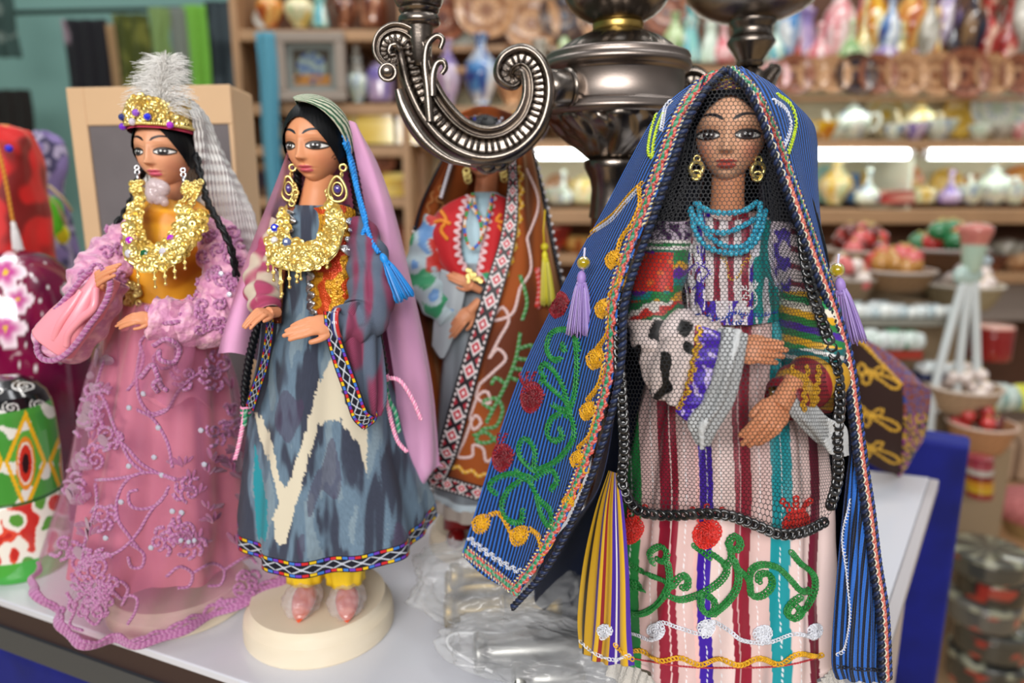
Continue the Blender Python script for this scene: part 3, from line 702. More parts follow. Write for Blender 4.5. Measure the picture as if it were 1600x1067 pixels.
# lower front hem panel follows the gathered skirt
# ---- bodice piece: purple ikat front
def bodcol(u, v, p):
    x, y = pix(p); q = x-1139; n = nz((x*.09, y*.022, 3)); n2 = nz((x*.22, y*.06, 8))
    if abs(q+2) < 33 and y < 470: return hx('8c1f38') if int((q+300+3*n)/11) % 2 else hx('e8dcdd')
    if q > 36: return hx('178a86') if n > -.1 else hx('e2dde6')
    c = hx('4423b0') if n+.5*n2 > -.02 else hx('ece4ea')
    if n2 > .34: c = hx('8c1f38')
    return c
P = sheet([[(1068, 350, .372), (1100, 340, .362), (1140, 345, .356), (1180, 340, .360), (1214, 350, .370)], [(1060, 400, .370), (1098, 400, .356), (1140, 402, .352), (1182, 400, .355), (1220, 400, .368)], [(1072, 455, .368), (1100, 458, .356), (1140, 460, .352), (1185, 458, .355), (1215, 455, .367)], [(1076, 500, .368), (1104, 506, .356), (1140, 508, .352), (1186, 506, .355), (1216, 500, .366)]], 170, 170, lambda u, v: .0005*sin(u*55)+.0005*nz((u*9, v*9, 2)))
gb = G(); gb.grid(P, bodcol); Bb = gb.bvh(); gb.build('bodice', M_['satin'], d4, solid=.0008)
g = G()
stitch(g, [(1128, 398), (1137, 425), (1146, 436), (1158, 420), (1170, 400)], Bb, hx('e0b030'), .0006)
for pth in ([(1075, 500), (1100, 490), (1125, 496), (1150, 488), (1185, 492), (1212, 486)], [(1082, 488), (1098, 505), (1118, 500)]): stitch(g, pth, Bb, hx('1c48b8'), .0006)
stitch(g, [(1150+10*cos(t/3), 496+9*sin(t/3)) for t in range(19)], Bb, hx('1c48b8'), .0007)
stitch(g, [(1182, 440), (1170, 455), (1158, 470), (1150, 460), (1162, 448), (1178, 462), (1176, 478), (1155, 484), (1135, 478), (1120, 470)], Bb, hx('f0eef0'), .0007)
stitch(g, [(1072, 440), (1080, 420), (1095, 412), (1110, 425), (1098, 440), (1085, 452)], Bb, hx('5a3ac8'), .0006)
g.build('embroidery', M_['thread'], d4)
# ---- sleeves
def sleeveL(u, v, p):
    x, y = pix(p); n = nz((x*.06, y*.06, 4))*14
    q = (y+.35*(x-1040)+n)
    if y < 375: return hx('40204a') if nz((x*.1, y*.1, 2)) > 0 else hx('b9a8b8')
    if y < 392: return hx('f0e6e2') if int(y/5) % 2 else hx('1f7a3c')
    if 395 < y < 455 and x < 1052: return hx('c92c20') if n > -4 else hx('d8622a')
    if y < 470: return (hx('d9a020'), hx('5a2090'), hx('157f7a'), hx('1f7a3c'))[int(q/13) % 4]
    if y < 500: return (hx('1c6a38'), hx('d8cfc8'), hx('b8281f'))[int(q/9) % 3]
    return hx('eedcd8') if nz((x*.05, y*.03, 9)) < .12 else hx('14100f')
P = rings([(345, 1030, 1082, .375, .010), (370, 1012, 1078, .372, .016), (420, 994, 1070, .366, .022), (470, 982, 1064, .360, .024), (510, 980, 1075, .354, .022), (545, 990, 1090, .348, .018), (590, 1005, 1100, .344, .012), (622, 1022, 1080, .343, .006)], 120, 170, lambda u, v: .0016*sin(v*34+2*sin(u*6.3))*v*(1-v)*2+.0007*nz((u*8, v*12, 5)))
gs = G(); gs.grid(P, sleeveL, cu=True); Bs = gs.bvh(); gs.build('sleeve', M_['satin'], d4)
P = [[at(x, y, Y)+V((0, 0, 0)) for (x, y, Y) in r] for r in ()]
# left forearm and white lined cuff
def prn(u, v, p):
    x, y = pix(p); return hx('12100f') if nz((x*.035, y*.03, 21)) > .22 else hx('ead9d6')
P = tubeskin([(1035, 520, .348), (1062, 522, .338), (1095, 530, .332), (1125, 538, .328)], [.011, .012, .0105, .009], fold=lambda u, v: .0009*sin(v*26+u*6))
g = G(); g.grid(P, prn, cu=True); g.build('sleeve', M_['satin'], d4)
# hanging cuff: printed flap, purple band with yellow edge, white lace
P = sheet([[(1015, 540, .335), (1060, 520, .322), (1100, 512, .318)], [(1010, 575, .335), (1050, 575, .322), (1092, 570, .317)], [(1022, 618, .335), (1045, 630, .325), (1072, 640, .318)]], 60, 60, lambda u, v: .001*sin(u*12+v*4))
g = G(); g.grid(P, prn); g.build('cuff_flap', M_['satin'], d4, solid=.0005)
P = sheet([[(1086, 508, .318), (1105, 512, .316), (1126, 520, .315)], [(1082, 560, .316), (1100, 565, .314), (1118, 570, .313)], [(1068, 615, .317), (1082, 622, .314), (1098, 628, .313)], [(1056, 640, .318), (1064, 650, .315), (1074, 658, .313)]], 40, 80, lambda u, v: .0007*sin(v*30+u*3))
g = G(); g.grid(P, lambda u, v, p: hx('4a22b4') if u > .12 and nz((u*3, v*14, 2)) < .3 else (hx('8c1f38') if u < .3 else hx('c9b8e8'))); Bp = g.bvh(); g.build('cuff_band', M_['satin'], d4, solid=.0005)
g = G(); stitch(g, wavy(resample([V((1096, 508, 0)), V((1086, 560, 0)), V((1076, 608, 0)), V((1060, 640, 0))], 1.5), 4, 18), Bp, hx('e0b020'), .0007); g.build('embroidery', M_['thread'], d4)
P = sheet([[(1122, 512, .318), (1150, 514, .312), (1166, 522, .314)], [(1116, 560, .314), (1138, 568, .306), (1158, 575, .312)], [(1098, 620, .313), (1122, 630, .306), (1150, 620, .312)], [(1074, 655, .314), (1100, 665, .307), (1134, 655, .311)], [(1090, 690, .314), (1099, 700, .310), (1110, 688, .312)]], 70, 90, lambda u, v: .0010*sin(u*18+v*3)+.0004*nz((u*20, v*20, 1)))
g = G(); g.grid(P, hx('b9bcbe')); g.build('lace_cuff', mat('white_cotton', None, .8, sheen=.3, bump=('voro', 900, .9)), d4, solid=.0005)
hand(d4, (1150, 546, .320), (1232, 550, .312), (-.1, -1, .35), thumb=1, curl=.2, fat=1.35)
# right sleeve
def sleeveR(u, v, p):
    x, y = pix(p); q = y-.25*(x-1250)
    if y < 455: return (hx('e9dadb'), hx('7d1b30'), hx('e9dadb'))[int(q/9) % 3] if x > 1235 else (hx('4a2aa8') if nz((x*.1, y*.05, 3)) > 0 else hx('e0d0d8'))
    if y < 545: return (hx('1d8a4a'), hx('e0d8c8'), hx('d9a51e'), hx('2a7a3a'), hx('442090'), hx('1d7a40'), hx('d9a51e'))[int(q/11) % 7]
    if y < 572: return hx('1a6a6c') if int(q/6) % 3 else hx('e0e0e0')
    return hx('7d1b22') if int(q/10) % 2 else hx('b98a20')
P = rings([(345, 1192, 1232, .375, .009), (370, 1192, 1254, .372, .014), (420, 1210, 1284, .366, .018), (480, 1222, 1302, .360, .022), (530, 1228, 1310, .354, .022), (575, 1230, 1312, .350, .020), (610, 1236, 1306, .348, .014), (640, 1255, 1300, .348, .006)], 120, 170, lambda u, v: .0016*sin(v*38+2*sin(u*6.3))*v*(1-v)*2+.0007*nz((u*8, v*12, 7)))
g = G(); g.grid(P, sleeveR, cu=True); g.build('sleeve', M_['satin'], d4)
P = tubeskin([(1290, 590, .344), (1262, 598, .335), (1238, 612, .328), (1222, 628, .322)], [.013, .013, .011, .0095], fold=lambda u, v: .0007*sin(v*22+u*6))
g = G(); g.grid(P, lambda u, v, p: hx('7d1622') if .35 < v < .62 or v > .8 else (hx('b98a20') if v < .75 else hx('8a2030')), cu=True); Bc = g.bvh(); g.build('cuff_band', M_['satin'], d4)
g = G()
for x0 in (1240, 1262, 1280): stitch(g, wavy(resample([V((x0, 572, 0)), V((x0-4, 600, 0)), V((x0-8, 640, 0))], 1.5), 3, 14), Bc, hx('d9a51e'), .0006)
g.build('embroidery', M_['thread'], d4)
P = sheet([[(1205, 612, .322), (1230, 606, .318), (1262, 620, .322)], [(1230, 640, .320), (1250, 650, .316), (1290, 652, .322)], [(1255, 668, .322), (1280, 678, .320), (1322, 668, .328)], [(1280, 690, .326), (1305, 710, .325), (1328, 712, .332)]], 50, 70, lambda u, v: .0008*sin(u*16+v*5))
g = G(); g.grid(P, hx('b9bcbe')); g.build('lace_cuff', bpy.data.materials['white_cotton'], d4, solid=.0005)
hand(d4, (1222, 626, .318), (1178, 700, .308), (.1, -1, .2), thumb=-1, curl=.3, fat=1.35)
# ---- turquoise bead strands
g = G()
def beads(g, pts, Y, r, col, n=None, close=False):
    P = resample(cr([at(*p) for p in pts], 60), r*1.75)
    for i, p in enumerate(P): g.ell(p, r*(1+.08*((i*7) % 3-1)), col[i % len(col)] if isinstance(col, list) else col, 8, 6)
tq = [hx('38aed0'), hx('2fa3c8'), hx('46b8d6')]
beads(g, [(1092, 318, .365), (1096, 348, .352), (1112, 372, .347), (1140, 386, .345), (1168, 380, .347), (1184, 350, .352), (1188, 318, .366)], 0, .0016, tq)
beads(g, [(1080, 326, .366), (1086, 360, .352), (1104, 385, .347), (1135, 395, .345), (1165, 392, .347), (1186, 368, .350), (1196, 330, .366)], 0, .0016, tq)
beads(g, [(1086, 318, .366), (1110, 330, .350), (1138, 333, .347), (1165, 328, .350), (1182, 316, .366)], 0, .0015, tq)
beads(g, [(1078, 330, .366), (1096, 352, .350), (1125, 364, .346), (1155, 356, .348), (1190, 335, .366)], 0, .0015, tq)
g.build('turquoise_necklace', M_['bead'], d4)
# ---- hem: flowers, scrolls, stitches
g = G(); gr = hx('12782e'); rd = hx('d8281e')
Bh = Bd
for (x, y, q) in ((985, 826, 21), (1105, 832, 22), (1243, 815, 20)):
    rosette(g, x, y, q, Bh, rd, 3.6, .0008)
    rosette(g, x+2, y+1, q*.6, Bh, cm(rd, (0, 0, 0), .15), 2.4, .0008, .0009)
    for a in (-60, -90, -120): stitch(g, [(x+q*.8*cos(R(a)), y+q*.8*sin(R(a))), (x+q*1.3*cos(R(a)), y+q*1.5*sin(R(a))), (x+q*1.9*cos(R(a+(a+90)*.3)), y+q*2.0*sin(R(a)))], Bh, rd, .0009)
for pth in ([(968, 855), (985, 880), (1010, 895), (1035, 905), (1048, 915)], [(1020, 880), (1015, 862), (1030, 852), (1042, 862), (1036, 876), (1026, 872)], [(1042, 875), (1045, 905), (1036, 930), (1020, 948), (995, 958), (975, 948), (970, 925), (985, 915), (1005, 920)],
            [(945, 940), (938, 925), (948, 908), (970, 905), (1000, 912)], [(1048, 915), (1060, 900), (1072, 898), (1072, 915), (1062, 916)], [(1036, 925), (1060, 935), (1095, 925), (1125, 905), (1135, 885), (1120, 870), (1108, 862)],
            [(1095, 925), (1094, 945), (1104, 958), (1116, 950), (1112, 932), (1102, 930)], [(1130, 885), (1142, 870), (1138, 845), (1150, 835), (1155, 850), (1146, 858), (1136, 846)], [(1145, 870), (1152, 895), (1148, 920), (1132, 942), (1112, 958)],
            [(1150, 885), (1168, 905), (1172, 928), (1190, 928), (1204, 912), (1200, 895), (1184, 896), (1184, 908)], [(1168, 905), (1172, 888), (1190, 880), (1215, 886), (1235, 905), (1250, 922), (1262, 920)], [(1250, 930), (1236, 940), (1228, 955), (1238, 965), (1250, 955), (1242, 944)], [(1235, 860), (1250, 880), (1268, 895), (1270, 920), (1258, 945), (1245, 960)], [(1082, 850), (1098, 862), (1108, 870)]):
    stitch(g, pth, Bh, gr, .0008, .0034); stitch(g, [(x+3.5, y+3) for x, y in pth], Bh, cm(gr, (.2, 1, .3), .06), .0007, .003)
for x, y, q in ((1025, 985, 13), (1103, 980, 13), (1190, 990, 14), (1272, 985, 11), (945, 985, 11)): rosette(g, x, y, q, Bh if x > 960 else Bg, hx('dcdfe8'), 3.4, .0007)
stitch(g, [(948, 985), (990, 990), (1022, 1000), (1030, 972), (1060, 980), (1100, 990), (1112, 970), (1140, 985), (1160, 1000), (1200, 1003), (1240, 990), (1270, 996)], Bh, hx('dcdfe8'), .0006)
g.build('hem_embroidery', M_['thread'], d4)
# gathered bottom panel + hem stitches + lace frill
P = rings([(984, 950, 1286, .385, .066), (992, 950, 1287, .385, .067)], 300, 12, f4)
def lacecol(u, v, p): return hx('cfcac2')
P = rings([(980, 948, 1287, .385, .064), (1000, 940, 1290, .385, .067), (1016, 936, 1294, .385, .071)], 360, 30, lambda u, v: .0028*sin(u*2*pi*34)*v+.001*sin(u*2*pi*90))
g = G(); g.grid(P, lacecol, cu=True); g.build('lace_underskirt', mat('cream_tulle', None, .7, sheen=.4, alpha=.8, bump=('voro', 1100, .8)), d4)
g = G()
stitch(g, wavy(resample([V((955, 1012, 0)), V((1060, 1032, 0)), V((1140, 1034, 0)), V((1220, 1032, 0)), V((1284, 1018, 0))], 2), 5, 62), Bh, hx('e0a818'), .0008, .0034)
stitch(g, [(955, 1022), (1060, 1040), (1140, 1043), (1220, 1040), (1284, 1026)], Bh, hx('b01828'), .0004)
stitch(g, [(906, 1000), (930, 1020), (960, 1030), (985, 1022)], Bg, hx('dcdfe8'), .0006); stitch(g, [(960, 1005), (975, 1020), (990, 1030)], Bg, hx('e0a818'), .0007)
g.build('hem_stitching', M_['thread'], d4)
# ============ cloak
blue = stripes('blue_striped_cloth', .0031, [(0, hx('2c6fd0')), (.50, hx('0c0e14')), (.68, hx('16305c')), (.78, hx('0a0c10'))], rib=1250)
navy = stripes('navy_lining', .0031, [(0, hx('15264c')), (.5, hx('0a0d18')), (.8, hx('18305c'))], rib=900)
LP = [[(1131, 108, .374), (1130, 112, .368), (1128, 118, .364)],
      [(1082, 132, .392), (1088, 140, .372), (1098, 150, .358)],
      [(1028, 178, .402), (1045, 185, .374), (1072, 195, .354)],
      [(985, 250, .408), (1012, 250, .376), (1047, 255, .350)],
      [(948, 320, .412), (985, 320, .378), (1022, 318, .346)],
      [(902, 402, .414), (950, 402, .378), (990, 400, .342)],
      [(858, 490, .414), (915, 480, .376), (968, 475, .336)],
      [(815, 580, .412), (890, 565, .376), (964, 560, .334)],
      [(776, 690, .408), (865, 670, .378), (945, 655, .338)],
      [(745, 790, .404), (830, 780, .380), (905, 770, .346)],
      [(724, 858, .400), (780, 878, .382), (850, 875, .354)],
      [(722, 868, .400), (766, 905, .382), (810, 930, .360)]]
P = sheet(LP, 200, 320, lambda u, v: .0012*sin(v*9+u*2)*u*(1-u)*3+.0008*sin(u*9+v*2))
g = G(); g.grid(P); Bl = g.bvh(); cl = g.build('cloak', blue, d4, solid=.0008)
# right shoulder of the cloak
P = sheet([[(1138, 108, .364), (1150, 106, .368), (1158, 108, .376)], [(1172, 140, .356), (1200, 135, .372), (1215, 142, .392)], [(1196, 190, .352), (1232, 180, .374), (1262, 182, .402)], [(1222, 260, .350), (1250, 262, .375), (1276, 215, .408)], [(1246, 330, .348), (1262, 330, .372), (1278, 290, .408)], [(1275, 410, .346), (1282, 410, .365), (1288, 395, .400)], [(1300, 480, .342), (1306, 480, .352), (1314, 480, .37)]], 120, 200, lambda u, v: .0006*sin(u*14))
g = G(); g.grid(P); Br = g.bvh(); g.build('cloak_shoulder', blue, d4, solid=.0008)
# lining behind the figure
P = sheet([[(1100, 118, .366), (1110, 130, .40), (1150, 122, .405), (1180, 130, .40), (1188, 150, .362)], [(1050, 260, .360), (1075, 260, .412), (1140, 260, .425), (1196, 260, .412), (1216, 270, .362)], [(990, 420, .350), (1020, 420, .425), (1130, 420, .445), (1225, 420, .425), (1272, 420, .356)], [(965, 600, .345), (985, 600, .44), (1130, 600, .462), (1290, 600, .44), (1326, 600, .345)], [(935, 760, .350), (940, 780, .45), (1130, 780, .475), (1310, 780, .45), (1338, 780, .345)], [(868, 840, .368), (900, 900, .45), (1130, 960, .478), (1320, 960, .45), (1350, 960, .345)], [(830, 915, .372), (870, 960, .45), (1130, 1015, .478), (1325, 1040, .45), (1340, 1060, .34)]], 120, 120)
g = G(); g.grid(P); g.build('cloak_lining', navy, d4, solid=.0006)
# right front panel
P = sheet([[(1284, 420, .347), (1286, 425, .346), (1290, 425, .344)], [(1306, 520, .343), (1311, 520, .341), (1316, 520, .339)], [(1322, 620, .342), (1328, 620, .339), (1334, 620, .336)], [(1328, 690, .341), (1334, 690, .337), (1342, 690, .334)], [(1322, 750, .338), (1336, 750, .333), (1350, 755, .332)], [(1312, 850, .334), (1336, 850, .328), (1358, 850, .330)], [(1304, 950, .330), (1338, 950, .323), (1372, 955, .327)], [(1300, 1030, .328), (1338, 1035, .320), (1376, 1040, .325)], [(1306, 1058, .328), (1340, 1064, .320), (1376, 1066, .325)]], 60, 280, lambda u, v: .0010*sin(u*20+v*3)*v)
g = G(); g.grid(P); Bq = g.bvh(); g.build('cloak_front', blue, d4, solid=.0006)
# ---- trims: red/green crochet band and cords
LE = [(1130, 113), (1098, 146), (1070, 190), (1047, 250), (1022, 316), (992, 396), (969, 472), (965, 560), (946, 655), (906, 770), (852, 875), (806, 935)]
RE = [(1138, 113), (1172, 146), (1196, 192), (1222, 262), (1247, 332), (1275, 412), (1301, 485)]
def band(g, path, B, wpx, off=.0006, inner=1):
    P = resample(cr([(x, y, 0) for x, y in path], 200), 1.5); nn = []
    for i in range(len(P)):
        t = (P[min(i+1, len(P)-1)]-P[max(i-1, 0)]).normalized(); nn.append(V((t.y, -t.x, 0))*inner)
    def off_(d): return [P[i]+nn[i]*d for i in range(len(P))]
    def wv(d, amp, wl, ph): return [P[i]+nn[i]*(d+amp*sin(2*pi*i*1.5/wl+ph)) for i in range(len(P))]
    def put(Q, c, r, pt=.003, o=off, cols=None):
        for run in drape(Q, B, o): g.rope(run, r, pt, 2, r*.75, 5, cols or (c, cm(c, (1, 1, 1), .15)))
    red = hx('c8493c'); gn = hx('1c8a5c')
    put(off_(wpx*.5), gn, .0016, .004, off*.5); put(wv(wpx*.5, wpx*.30, 38, 0), red, .0009); put(wv(wpx*.5, wpx*.30, 38, pi), red, .0009, .003, off*1.6)
    put(off_(wpx*.98), hx('23408c'), .0008, .0026, off, (hx('e0cf90'), hx('23408c'))); put(off_(wpx*1.12), hx('0c1018'), .0008, .003, off, (hx('23408c'), hx('101420')))
    put(off_(wpx*.05), hx('23408c'), .0008, .0026, off, (hx('d8cfa8'), hx('1d3570')))
g = G(); band(g, LE, Bl, 17, inner=-1); band(g, RE, Br, 10, inner=1)
bt = [(724, 866), (752, 888), (782, 912), (808, 934)]
band(g, bt, Bl, 15, inner=1)
g.build('crochet_trim', M_['thread'], cl)
g = G()
def edge3(path, Ys):
    return cr([at(x, y, Y) for (x, y), Y in zip(path, Ys)], 400)
EL = [(1134, 108), (1104, 140), (1076, 186), (1053, 248), (1029, 316), (1000, 398), (976, 474), (971, 562), (952, 658), (912, 774), (858, 882), (800, 950)]
Pe = edge3(EL, [.361, .354, .350, .346, .342, .338, .333, .331, .334, .342, .350, .356]); g.rope(Pe, .0016, .0048, 2, .0012, 6, (hx('10131f'), hx('1d2b4e')))
ER = [(1136, 107), (1166, 138), (1190, 186), (1215, 258), (1240, 330), (1268, 410), (1295, 482), (1318, 560), (1330, 640), (1340, 720), (1352, 800), (1362, 880), (1374, 960), (1379, 1064)]
Pe = edge3(ER, [.361, .353, .349, .347, .345, .343, .340, .337, .333, .330, .328, .327, .324, .322]); g.rope(Pe, .0014, .0045, 2, .0011, 6, (hx('10131f'), hx('1d2b4e')))
g.rope([p+V((.0014, -.001, 0)) for p in Pe], .0009, .0045, 1, .00035, 5, (hx('ddd6c0'),))
g.rope([p+V((.0026, .0005, .0)) for p in Pe[100:]], .0011, .0035, 2, .0009, 5, (hx('b85a50'), hx('c97a68')))
g.rope([p+V((.0045, .001, .0)) for p in Pe[100:]], .0010, .0045, 2, .0008, 5, (hx('12151f'), hx('23408c')))
g.build('edge_cord', M_['thread'], cl)
# bead sleeve line on right front
# ---- cloak embroidery
g = G(); yl = hx('dca010'); gr = hx('0f7a30'); rd = hx('8c0c1e'); wh = hx('d4d8e4'); li = hx('bfd82c')
for x, y, q in ((962, 405, 14), (946, 481, 14), (934, 559, 16), (922, 641, 14), (907, 716, 14), (893, 783, 12), (754, 817, 15), (814, 836, 16), (866, 852, 9)): rosette(g, x, y, q, Bl, yl, 3.6, .0008); rosette(g, x, y, q*.55, Bl, cm(yl, (1, .6, 0), .2), 2, .0008, .0010)
def chain(pth, col, r=.0010):
    stitch(g, pth, Bl, col, r, .0042)
    if col in (yl, wh): stitch(g, [(p[0]+3, p[1]+1.5) for p in pth], Bl, cm(col, (.3, .15, 0), .25), r*.8, .0042, .0002)
chain([(1000, 290), (1002, 320), (990, 350), (972, 375), (968, 392)], yl); chain([(1006, 285), (985, 305), (960, 335), (935, 355), (916, 372)], yl, .0007); chain([(1000, 295), (978, 318), (955, 345), (930, 362)], wh, .0007)
for a, b in (((974, 412), (955, 462)), ((958, 490), (935, 545)), ((946, 570), (920, 625)), ((934, 650), (906, 700)), ((918, 728), (895, 768)), ((898, 795), (860, 870))):
    m = ((a[0]+b[0])/2+5, (a[1]+b[1])/2+4); chain([a, m, b], yl)
chain([(765, 805), (782, 802), (795, 822), (802, 836)], yl); chain([(828, 826), (843, 838), (850, 862), (858, 872)], yl)
for x, y, q in ((876, 478, 17), (834, 622, 20), (788, 716, 18)):
    rosette(g, x, y, q, Bl, rd, 4, .0009, .0006, 1.1); rosette(g, x+2, y+2, q*.65, Bl, hx('6e0818'), 3, .0010, .0012)
    for dx_ in (-10, 0, 9): chain([(x-4+dx_*.4, y-q+4), (x-8+dx_*.9, y-q-10), (x-6+dx_*1.3, y-q-20)], rd, .0010)
def gch(p):
    chain(p, gr, .0010); chain([(x+3.5, y+2) for x, y in p], cm(gr, (.2, 1, .3), .06), .0009)
gch([(878, 560), (866, 562), (856, 545), (862, 522), (882, 515), (900, 525), (905, 545)]); gch([(876, 548), (884, 545), (880, 536)])
for p in ([(900, 528), (903, 570), (898, 620), (885, 650)], [(845, 578), (852, 568), (868, 580), (880, 600), (888, 625)], [(848, 590), (862, 605), (885, 625), (890, 640)], [(862, 630), (880, 640), (892, 640)], [(890, 640), (898, 665), (895, 690), (870, 720), (838, 735)], [(878, 645), (862, 655), (856, 675), (866, 688), (880, 682), (876, 668)],
          [(835, 735), (815, 715), (812, 695), (822, 685), (836, 700), (836, 730)], [(830, 745), (800, 740), (775, 748), (765, 760), (775, 770)], [(832, 750), (850, 738), (865, 735), (872, 750), (862, 765)], [(828, 750), (845, 780), (862, 800), (862, 825), (848, 805), (840, 775)], [(815, 750), (795, 765), (785, 790), (795, 812), (815, 815), (818, 795)], [(806, 730), (818, 745), (830, 752)], [(845, 600), (852, 588), (846, 580)]): gch(p)
chain(wavy(resample([V((730, 838, 0)), V((760, 862, 0)), V((800, 888, 0)), V((838, 900, 0))], 1.5), 4, 13), wh, .0007)
chain([(1036, 165), (1026, 185), (1018, 215), (1016, 240), (1022, 245), (1024, 225), (1030, 200), (1038, 180)], li, .0009); chain([(1050, 158), (1040, 170), (1036, 195), (1034, 205)], wh, .0008)
chain(wavy(resample([V((1006, 330, 0)), V((985, 400, 0)), V((962, 490, 0)), V((955, 570, 0)), V((940, 640, 0))], 1.5), 3, 20), wh, .0005)
g.build('cloak_embroidery', M_['thread'], cl)
g = G()
for pth, c in (([(1212, 150), (1232, 165), (1240, 190), (1236, 215), (1228, 240)], li), ([(1205, 158), (1224, 172), (1232, 195), (1228, 215), (1220, 232)], wh)):
    stitch(g, pth, Br, c, .0009, .004)
g.build('shoulder_embroidery', M_['thread'], d4); g = G()
stitch(g, [(1330, 780), (1318, 840), (1325, 900), (1330, 960), (1322, 1010), (1308, 1022)], Bq, wh, .0006); stitch(g, [(1308, 880), (1304, 940), (1302, 985)], Bq, yl, .0008)
stitch(g, [(1306, 1040), (1340, 1044), (1376, 1046)], Bq, hx('0c1222'), .0006)
g.build('front_embroidery', M_['thread'], d4)
# ---- tassels with amber beads
for (bx, by, Y, lean, sd) in ((912, 411, .372, (-.02, -.05, -1), 3), (1308, 422, .352, (.28, 0, -1), 4)):
    t = G(); c = at(bx, by, Y); t.tube([c+V((.0005, .001, .008)), c, c+V((0, 0, -.004))], .0006, 5, hx('c8c4dc'))
    tassel(t, at(bx+(3 if bx > 1000 else -3), by+12, Y), .034, .0046, hx('9b80c4'), .62, 110, lean, sd); o = t.build('tassel', M_['thread'], d4, label='lilac silk tassel')
    b = G(); b.ell(c, .0036, hx('c9b400'), 20, 14); b.build('bead', mat('amber_glass', hx('c8b21c'), .05, trans=.5, coat=1), o)
# ---- black net veil with gimp chain edge
netm = mat('black_net', hx('0a0b12'), .6, net=(.00215, .076, .0))
VN = [[(1096, 136, .358), (1115, 122, .352), (1138, 118, .350), (1162, 122, .352), (1182, 138, .358)],
      [(1075, 185, .356), (1100, 180, .349), (1138, 180, .347), (1178, 180, .348), (1200, 188, .354)],
      [(1050, 250, .352), (1090, 250, .346), (1138, 250, .344), (1190, 250, .345), (1222, 255, .350)],
      [(1020, 330, .350), (1075, 330, .343), (1138, 330, .340), (1205, 330, .342), (1246, 335, .348)],
      [(985, 420, .345), (1050, 425, .334), (1138, 425, .336), (1215, 425, .338), (1260, 425, .345)],
      [(966, 520, .337), (1045, 520, .322), (1138, 520, .312), (1225, 520, .320), (1290, 515, .338)],
      [(966, 610, .336), (1050, 610, .314), (1140, 610, .302), (1235, 612, .303), (1312, 612, .330)],
      [(968, 700, .336), (1050, 700, .318), (1140, 700, .304), (1235, 700, .306), (1310, 700, .328)],
      [(966, 755, .336), (1055, 765, .322), (1140, 768, .314), (1235, 775, .315), (1312, 770, .328)],
      [(985, 800, .332), (1060, 808, .320), (1140, 806, .315), (1220, 838, .314), (1295, 815, .326)]]
P = sheet(VN, 110, 260, lambda u, v: .0010*sin(u*17+v*4)*v)
g = G(); g.grid(P, ctr=True); Bn = g.bvh(); nv_ = g.build('net_veil', netm, d4)
# second fold of netting hanging beside the face
P = sheet([[(1190, 150, .352), (1200, 160, .354), (1212, 190, .358)], [(1200, 260, .346), (1222, 260, .348), (1236, 280, .352)], [(1200, 380, .342), (1232, 380, .343), (1262, 390, .347)], [(1196, 480, .340), (1230, 480, .338), (1275, 480, .342)]], 60, 120)
g = G(); g.grid(P); g.build('net_fold', netm, d4)
P = sheet([[(1080, 150, .356), (1070, 170, .36), (1060, 195, .362)], [(1074, 240, .350), (1058, 250, .352), (1046, 262, .352)], [(1070, 310, .346), (1045, 320, .348), (1020, 330, .350)], [(1040, 380, .343), (1015, 385, .345), (992, 400, .346)]], 60, 100)
g = G(); g.grid(P); g.build('net_fold', netm, d4)
g = G(); blk = (hx('121214'), hx('1c1c20'))
def gimp(path, amp=5, wl=20, r=.0015):
    for run in drape(sp2(path, 1.2), Bn, .0016):
        links(g, run, .0019, .0052, .00105, blk[0], 14, 7); links(g, [p+V((0, -.0011, 0)) for p in run], .0024, .0052, .00022, (.5, .5, .53), 14, 4)
    for run in drape(wavy(sp2(path, 1.2), amp, wl, 0), Bn, .0012): g.tube(resample(run, .0006), .0007, 6, blk[1])
gimp([(979, 440), (970, 500), (970, 560), (975, 620), (978, 700), (974, 750), (988, 785), (1012, 800), (1060, 803), (1100, 800), (1140, 803), (1180, 818), (1215, 832), (1250, 828), (1284, 812)])
gimp([(1248, 345), (1252, 400), (1262, 450), (1278, 500), (1298, 560), (1306, 620), (1302, 680), (1304, 740), (1292, 790)])
g.build('gimp_chain', mat('patent_gimp', None, .2, coat=.6), nv_)
# sparkle beads on the lower net sides
# ============================================================ doll in grey-blue ikat
Y2 = .448
X2 = at(501, 972, Y2).x
d2 = empty('costumed_doll', (X2, Y2, 0), 'doll in a grey-blue ikat dress with pink veil on a round wooden base', 'doll', 'costumed dolls on the table')
base_disc(d2, X2, Y2, .0514, .023)
HEADC2 = at(495, 229, Y2); H2 = head(d2, HEADC2, .0176, R(-17), R(2), lip=(.62, .12, .15), iris=(.05, .045, .045), curl=True, blush=.3, brow=(.02, .03, .04), skin=hx('e09a70'))
g = G(); g.tube(cr([at(506, 268, Y2+.004), at(498, 295, Y2+.004), at(492, 340, Y2+.004)], 20), lambda t: .0092+.004*max(0, t-.5), 24, hx('dd9468')); g.build('neck', M_['skin'], d2)
haircap(H2, d2, .56, .70)
g = G()
braid(g, cr([at(*p) for p in ((543, 225, .452), (556, 290, .45), (566, 360, .435), (574, 430, .428), (583, 490, .425), (594, 550, .422), (601, 590, .42))], 60), .0036, .011, hx('0c0d12'), 8)
braid(g, cr([at(*p) for p in ((466, 260, .455), (462, 330, .455), (440, 420, .45), (400, 520, .43), (384, 600, .42), (384, 650, .42))], 60), .0028, .010, hx('0c0d12'), 8)
g.build('braids', M_['hair'], d2)
pk, gn_ = hx('f29ac0'), hx('1d8a60')
